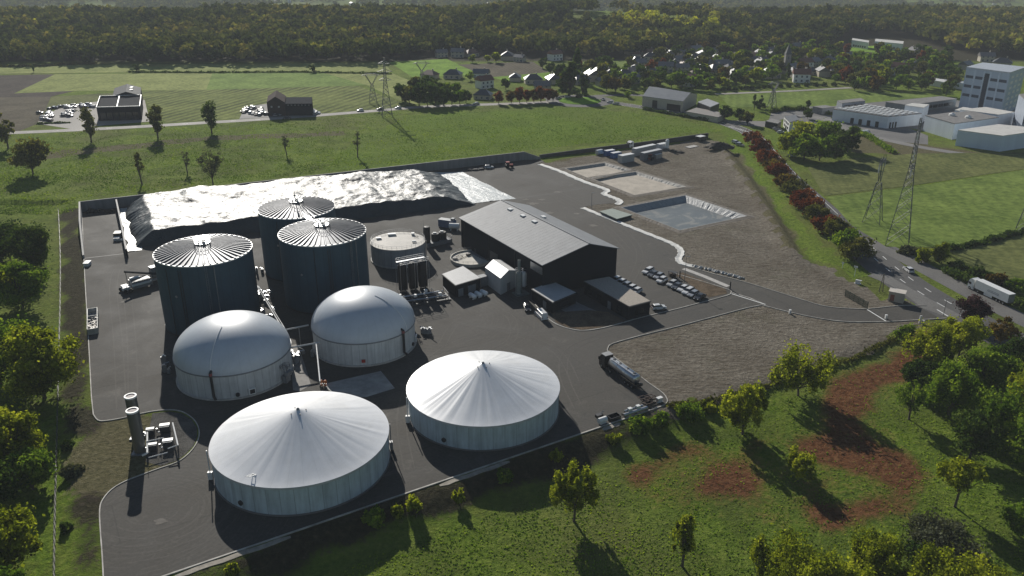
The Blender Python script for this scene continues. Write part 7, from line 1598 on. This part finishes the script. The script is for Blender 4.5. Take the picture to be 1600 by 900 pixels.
b = MB(); [b.box((0, -2.13, z), (1.0, .1, 1.8)) for z in (10.5,)]; b.build('belfry_window', SHUT, t)
for a, lb in (([(1357, 67), (1358, 64), (1332, 60), (1331, 63)], 'long white hall on the green rise, left of two'), ([(1411, 69), (1412, 65), (1368, 61), (1367, 65)], 'longer white hall on the green rise with dark yard side')):
    t, q = block('white_hall', lb, 'hall', a, 6.0, WHITE, WROOF); side_items(t, q, 3, 6, .8, 2.6, .1, .9, .6, GLASS)
for a, lb in (([(1475, 129), (1480, 125), (1450, 121), (1446, 124)], 'white rounded storage tent, left one near the tower'), ([(1506, 132), (1510, 128), (1484, 125), (1480, 128)], 'white rounded storage tent, right one near the tower')):
    block('storage_tent', lb, 'tent', a, 3.6, WHITE, WHITE)
t, q = block('car_showroom', 'black flat fronted showroom with white roof edge beside the pale road', 'showroom', [(154.5, 189), (222, 187), (224, 168), (160, 170)], .05, CLAD2, CLAD2)
for ch in list(t.children): D.objects.remove(ch)
b = MB(); b.prism(q, -.2, 7.6, top=False); o = b.build('wall', CLAD2, t); bm_fix(o); b = MB(); b.prism(inset(q, .7), 6.6, 6.9); o = b.build('roof', M('showroom_roof', (.06, .062, .065), .95, spec=.02), t); bm_fix(o)
b = MB()
for i in range(4):
    a, c_ = q[i], q[(i+1) % 4]; m_ = lerp2(a, c_, .5); b.box((m_[0]*.995, m_[1]*.995, 7.75), (math.hypot(c_[0]-a[0], c_[1]-a[1]), .35, .3), math.atan2(c_[1]-a[1], c_[0]-a[0]))
m0, m1 = lerp2(q[0], q[1], .47), lerp2(q[3], q[2], .47); m_ = lerp2(m0, m1, .5); b.box((m_[0], m_[1], 7.3), (math.hypot(m1[0]-m0[0], m1[1]-m0[1])-1, .5, .9), math.atan2(m1[1]-m0[1], m1[0]-m0[0])); b.build('parapet', WHITE, t)
a, c_, d_, e_ = lerp2(q[0], q[3], .98), lerp2(q[1], q[2], .98), None, None
ex = (q[3][0]-q[0][0], q[3][1]-q[0][1]); k3 = lerp2(q[3], q[2], .30); k4 = lerp2(q[3], q[2], .98); f3 = (k3[0]+ex[0]*.8, k3[1]+ex[1]*.8); f4 = (k4[0]+ex[0]*.8, k4[1]+ex[1]*.8)
mb0, mb1 = lerp2(k3, k4, .5), lerp2(f3, f4, .5); b = MB(); b.add([(*k3, 0), (*k4, 0), (*f4, 0), (*f3, 0), (*k3, 7.2), (*k4, 7.2), (*f4, 7.2), (*f3, 7.2), (*mb0, 9.6), (*mb1, 9.6)], [(0, 1, 5, 8, 4), (1, 2, 6, 5), (2, 3, 7, 9, 6), (3, 0, 4, 7)]); o = b.build('rear_wall', CLAD2, t); bm_fix(o)
b = MB(); slab((*k3, 7.25), (*mb0, 9.65), (*mb1, 9.65), (*f3, 7.25), .15); slab((*mb0, 9.652), (*k4, 7.252), (*f4, 7.252), (*mb1, 9.652), .15); rr_ = b.build('rear_roof', M('rear_roof', (.065, .07, .075), .8, spec=.1), t)
for f in (.35, .65): b = MB(); p = lerp2(lerp2(mb0, mb1, f), lerp2(k4, f4, f), .35); b.box((p[0], p[1], 9.3), (1.6, 2.6, .3), .05); b.build('rooflight', WHITE, rr_)
side_items(t, q, 0, 6, .4, 4.5, .05, .95, .82, GLASS)
qb = [G(419, 181), G(447, 181), G(449, 170), G(421, 170)]; c = sum(qb, Vector())/4; q = [(p.x-c.x, p.y-c.y) for p in qb]
t = thing('dark_barn', 'dark brown gabled barn with flat black wing beside the pale road', 'barn', (c.x, c.y, 0)); m0, m1 = lerp2(q[0], q[1], .5), lerp2(q[3], q[2], .5); BRN = M('dark_timber', (.030, .016, .015), .7, var=.25, scale=.5)
b = MB(); b.add([(*q[0], 0), (*q[1], 0), (*q[2], 0), (*q[3], 0), (*q[0], 7.5), (*q[1], 7.5), (*q[2], 7.5), (*q[3], 7.5), (*m0, 10.8), (*m1, 10.8)], [(0, 1, 5, 8, 4), (1, 2, 6, 5), (2, 3, 7, 9, 6), (3, 0, 4, 7)]); o = b.build('wall', BRN, t); bm_fix(o)
b = MB(); slab((*q[0], 7.55), (*m0, 10.85), (*m1, 10.85), (*q[3], 7.55), .2); slab((*m0, 10.852), (*q[1], 7.552), (*q[2], 7.552), (*m1, 10.852), .2); b.build('roof', M('barn_tile', (.05, .035, .032), .9, spec=.05), t)
w_ = (q[1][0]+15.5, q[1][1]+.5); w2 = (q[2][0]+15.5, q[2][1]+.5); b = MB(); b.prism([(q[1][0]+.05, q[1][1]), w_, w2, (q[2][0]+.05, q[2][1])], 0, 7.0); o = b.build('wing', M('wing_black', (.018, .022, .028), .95, spec=.02), t); bm_fix(o)
for k in range(7): b = MB(); b.box((q[1][0]+1.8+2.0*k, q[1][1]-.05, 6.2), (.9, .12, .5)); b.build('window', GREYM, t)
for k in range(2): b = MB(); b.cyl((q[0][0]+2.6+4.2*k, q[0][1]-.06, 5.2), (q[0][0]+2.6+4.2*k, q[0][1]-.2, 5.2), .55, n=14); b.build('round_sign', M('sign_grey', (.35, .36, .36), .5), t)

# ------------------------------------------------------------------ woods
def scatter(name, P_, S_, n_leaf, leaf, mat, tintbase, g, kind='stuff', core=True):
    """many trees that read as one wood, in one mesh"""
    m_ = len(P_); K = n_leaf
    e = g.normal(size=(m_, K, 3)); e /= np.linalg.norm(e, axis=2, keepdims=True); e[:, :, 2] = np.abs(e[:, :, 2])*1.15-.25
    lob = 1+.25*np.sin(e[:, :, 0]*4+g.uniform(0, 6, (m_, 1)))*np.cos(e[:, :, 1]*4+g.uniform(0, 6, (m_, 1)))
    r = g.uniform(.72, 1.05, (m_, K))*lob
    C = np.stack([e[:, :, 0]*r*S_[:, None, 0]*.5, e[:, :, 1]*r*S_[:, None, 0]*.5, S_[:, None, 1]*.5+e[:, :, 2]*r*S_[:, None, 1]*.48], -1)+P_[:, None, :]
    out = e.reshape(-1, 3); C = C.reshape(-1, 3)
    V_, F_ = quads(C, (leaf*g.uniform(.6, 1.2, (m_, K))*(S_[:, :1]/9)).reshape(-1), g, out, .5)
    tint = np.clip(tintbase[:, None]+g.normal(0, .06, (m_, K)), 0, 1).reshape(-1)
    o = np_mesh(name, V_, F_, mat, tint); o['kind'] = kind; return o
g = np.random.default_rng(77)
WP = pxpoly([(-300, 101), (200, 101), (420, 99.5), (600, 97), (640, 89), (700, 85), (800, 84), (870, 90), (1010, 90), (1040, 80), (1180, 76), (1300, 70), (1325, 58), (1420, 60), (1450, 76), (1520, 88), (1640, 92), (1900, 92)])
WX = np.array([p.x for p in WP]); WY = np.array([p.y for p in WP])
gx_, gy_ = np.meshgrid(np.arange(-960, 960, 9.2), np.arange(690, 1230, 10.5)); tx = gx_.ravel()+g.uniform(-4, 4, gx_.size); ty = gy_.ravel()+g.uniform(-4.5, 4.5, gx_.size)
keep = (np.abs(tx) < ty*.66+30) & (ty > np.interp(tx, WX, WY))
op = vnoise(tx, ty, 120); keep &= ~((tx > 60) & (ty > 880) & (op+.3*vnoise(tx, ty, 45) > .93)); keep &= ~((tx > -120) & (tx < 90) & (ty > 740) & (ty < 790) & (op > .75))
tx, ty = tx[keep], ty[keep]; hgt_ = 10+7*vnoise(tx, ty, 60)+g.uniform(-3, 4, len(tx)); wid = 10+4*vnoise(tx+70, ty, 40)+g.uniform(-2.5, 3.5, len(tx))
tb_ = .05+.5*vnoise(tx, ty, 70)+g.normal(0, .2, len(tx))+np.where(tx > 60, .10, 0)
yel = (np.hypot(tx-G(440, 62).x, ty-G(440, 62).y) < 9) | ((np.abs(tx-G(1040, 56).x) < 55) & (np.abs(ty-G(1040, 56).y) < 26) & (g.random(len(tx)) < .7)); tb_ = np.where(yel, .93+g.normal(0, .03, len(tx)), np.minimum(tb_, .88))
scatter('woodland', np.stack([tx, ty, hfun(tx, ty)], -1), np.stack([wid, hgt_], -1), 64, 1.15, LEAF['wood'], tb_, g)
gx_, gy_ = np.meshgrid(np.arange(-3200, 3200, 19), np.arange(1500, 4600, 23)); tx = gx_.ravel()+g.uniform(-8, 8, gx_.size); ty = gy_.ravel()+g.uniform(-9, 9, gx_.size)
keep = (np.abs(tx) < ty*.66+40) & ((vnoise(tx, ty, 260)+.35*vnoise(tx, ty, 60) > .62) | (vnoise(tx+900, ty, 30) > .8)); tx, ty = tx[keep], ty[keep]
scatter('far_woodland', np.stack([tx, ty, hfun(tx, ty)], -1), np.stack([g.uniform(13, 22, len(tx)), g.uniform(9, 15, len(tx))], -1), 14, 1.7, LEAF['wood'], .1+.5*g.random(len(tx)), g)
# scattered far buildings on the hazy slopes
gz = 'pale buildings scattered over the hazy far slopes'
fb = None
for k in range(46):
    x, y = (RNG2.uniform(0, 1600), RNG2.uniform(2, 20)) if k > 14 else (RNG2.uniform(760, 1050), RNG2.uniform(8, 22))
    if fb is None:
        fb = thing('far_building', '', 'building'); b = MB(); b.box((0, 0, 5), (16, 10, 10)); b.build('wall', WHITE, fb); b = MB(); b.add([(-8.5, -5.5, 10), (8.5, -5.5, 10), (8.5, 5.5, 10), (-8.5, 5.5, 10), (-8.5, 0, 13), (8.5, 0, 13)], [(0, 1, 5, 4), (2, 3, 4, 5), (3, 0, 4), (1, 2, 5), (3, 2, 1, 0)]); b.build('roof', ROOFS[4], fb); o = fb
    else: o = copy_tree(fb, (0, 0, 0))
    o.location = GH(x, y); o.rotation_euler = (0, 0, RNG2.uniform(0, 3)); s = RNG2.uniform(.35, .75); o.scale = (s*RNG2.uniform(.8, 1.8), s, s); tag(o, 'pale building far off on the hazy slopes above the wood', 'building', gz)
# rough grass of the near meadow
g = np.random.default_rng(5); n = 75000; u = g.random(n)
px_ = g.uniform(-60, 1660, n); py_ = g.uniform(560, 960, n); tx = np.zeros(n); ty = np.zeros(n); zz = np.zeros(n)
for _ in range(3):
    uu = (px_-800)/FOC; vv = (450-py_)/FOC; dy = _c+vv*_s; dz = -_s+vv*_c; t_ = (zz-CAMH)/dz; tx, ty = uu*t_, dy*t_; zz = hfun(tx, ty)
s_ = (tx-KA.x)*_kn.x+(ty-KA.y)*_kn.y; sl_ = (tx-LA.x)*_ln.x+(ty-LA.y)*_ln.y
cov = vnoise(tx, ty, 3.2)+.5*vnoise(tx, ty, 12)
keep = ((s_ > 8.5+4*vnoise(tx, ty, 6)) | ((sl_ > 10) & (s_ < 20))) & (cov > .62+.9*(g.random(n)-.5)); keep &= ~inpoly(tx, ty, pxpoly([(948, 545), (1190, 477), (1500, 495), (1600, 560), (1640, 600), (1500, 520), (1395, 530), (1330, 563), (1200, 605), (1110, 632), (1044, 640)])); rdm = np.zeros(n, bool)
for pl_ in REDP: rdm |= inpoly(tx+g.normal(0, 1.2, n), ty+g.normal(0, 1.2, n), [GH(*q) for q in pl_])
keep &= ~(rdm & (g.random(n) < .8))
tx, ty, zz = tx[keep], ty[keep], zz[keep]; n = len(tx); sz = g.uniform(.07, .2, n)
V_, F_ = quads(np.stack([tx, ty, zz+sz*.5], -1), sz, g, np.tile(np.array([[.3, -.6, .5]]), (n, 1)), .6)
o = np_mesh('grass', V_, F_, LEAF['green'], np.clip(.25+.6*vnoise(tx, ty, 9)+g.normal(0, .15, n), 0, 1)); o['kind'] = 'stuff'
g = np.random.default_rng(6); n = 150000
px_ = g.uniform(-40, 1130, n); py_ = 168+(330-168)*g.random(n)**.8; uu = (px_-800)/FOC; vv = (450-py_)/FOC; t_ = -CAMH/(-_s+vv*_c); tx, ty = uu*t_, (_c+vv*_s)*t_
MEADP = pxpoly([(-60, 214), (100, 208), (300, 197), (500, 184), (660, 171), (800, 166), (960, 164), (1100, 190), (1130, 207), (1090, 209), (1000, 220), (838, 233), (400, 281), (124, 309), (118, 330), (-60, 330)])
cov = vnoise(tx, ty, 5)+.8*vnoise(tx+40, ty, 22); keep = inpoly(tx, ty, MEADP) & (cov > .8+1.0*(g.random(n)-.5)); tx, ty = tx[keep], ty[keep]; n = len(tx); sz = g.uniform(.10, .27, n)
V_, F_ = quads(np.stack([tx, ty, hfun(tx, ty)+sz*.4], -1), sz, g, np.tile(np.array([[.2, -.5, .6]]), (n, 1)), .6)
o = np_mesh('grass', V_, F_, LEAF['green'], np.clip(.1+.75*vnoise(tx, ty, 16)+g.normal(0, .2, n), 0, 1)); o['kind'] = 'stuff'
# ------------------------------------------------------------------ the air
m = D.materials.new('haze_air'); m.use_nodes = True; nn = m.node_tree; nn.nodes.clear(); oo = nn.nodes.new('ShaderNodeOutputMaterial'); pv = nn.nodes.new('ShaderNodeVolumePrincipled')
pv.inputs['Color'].default_value = (.86, .91, .96, 1); pv.inputs['Density'].default_value = .00016; pv.inputs['Anisotropy'].default_value = -.1; nn.links.new(pv.outputs[0], oo.inputs['Volume'])
b = MB(); zt = max(112., float(gzv.max())+25); zb = float(V[:, 2].min())-1 if False else float(gzv.min())-2; b.box((0, 4750, (zt+zb)/2), (12900, 10300, zt-zb)); hzb = b.build('haze', m); tag(hzb, kind='stuff')
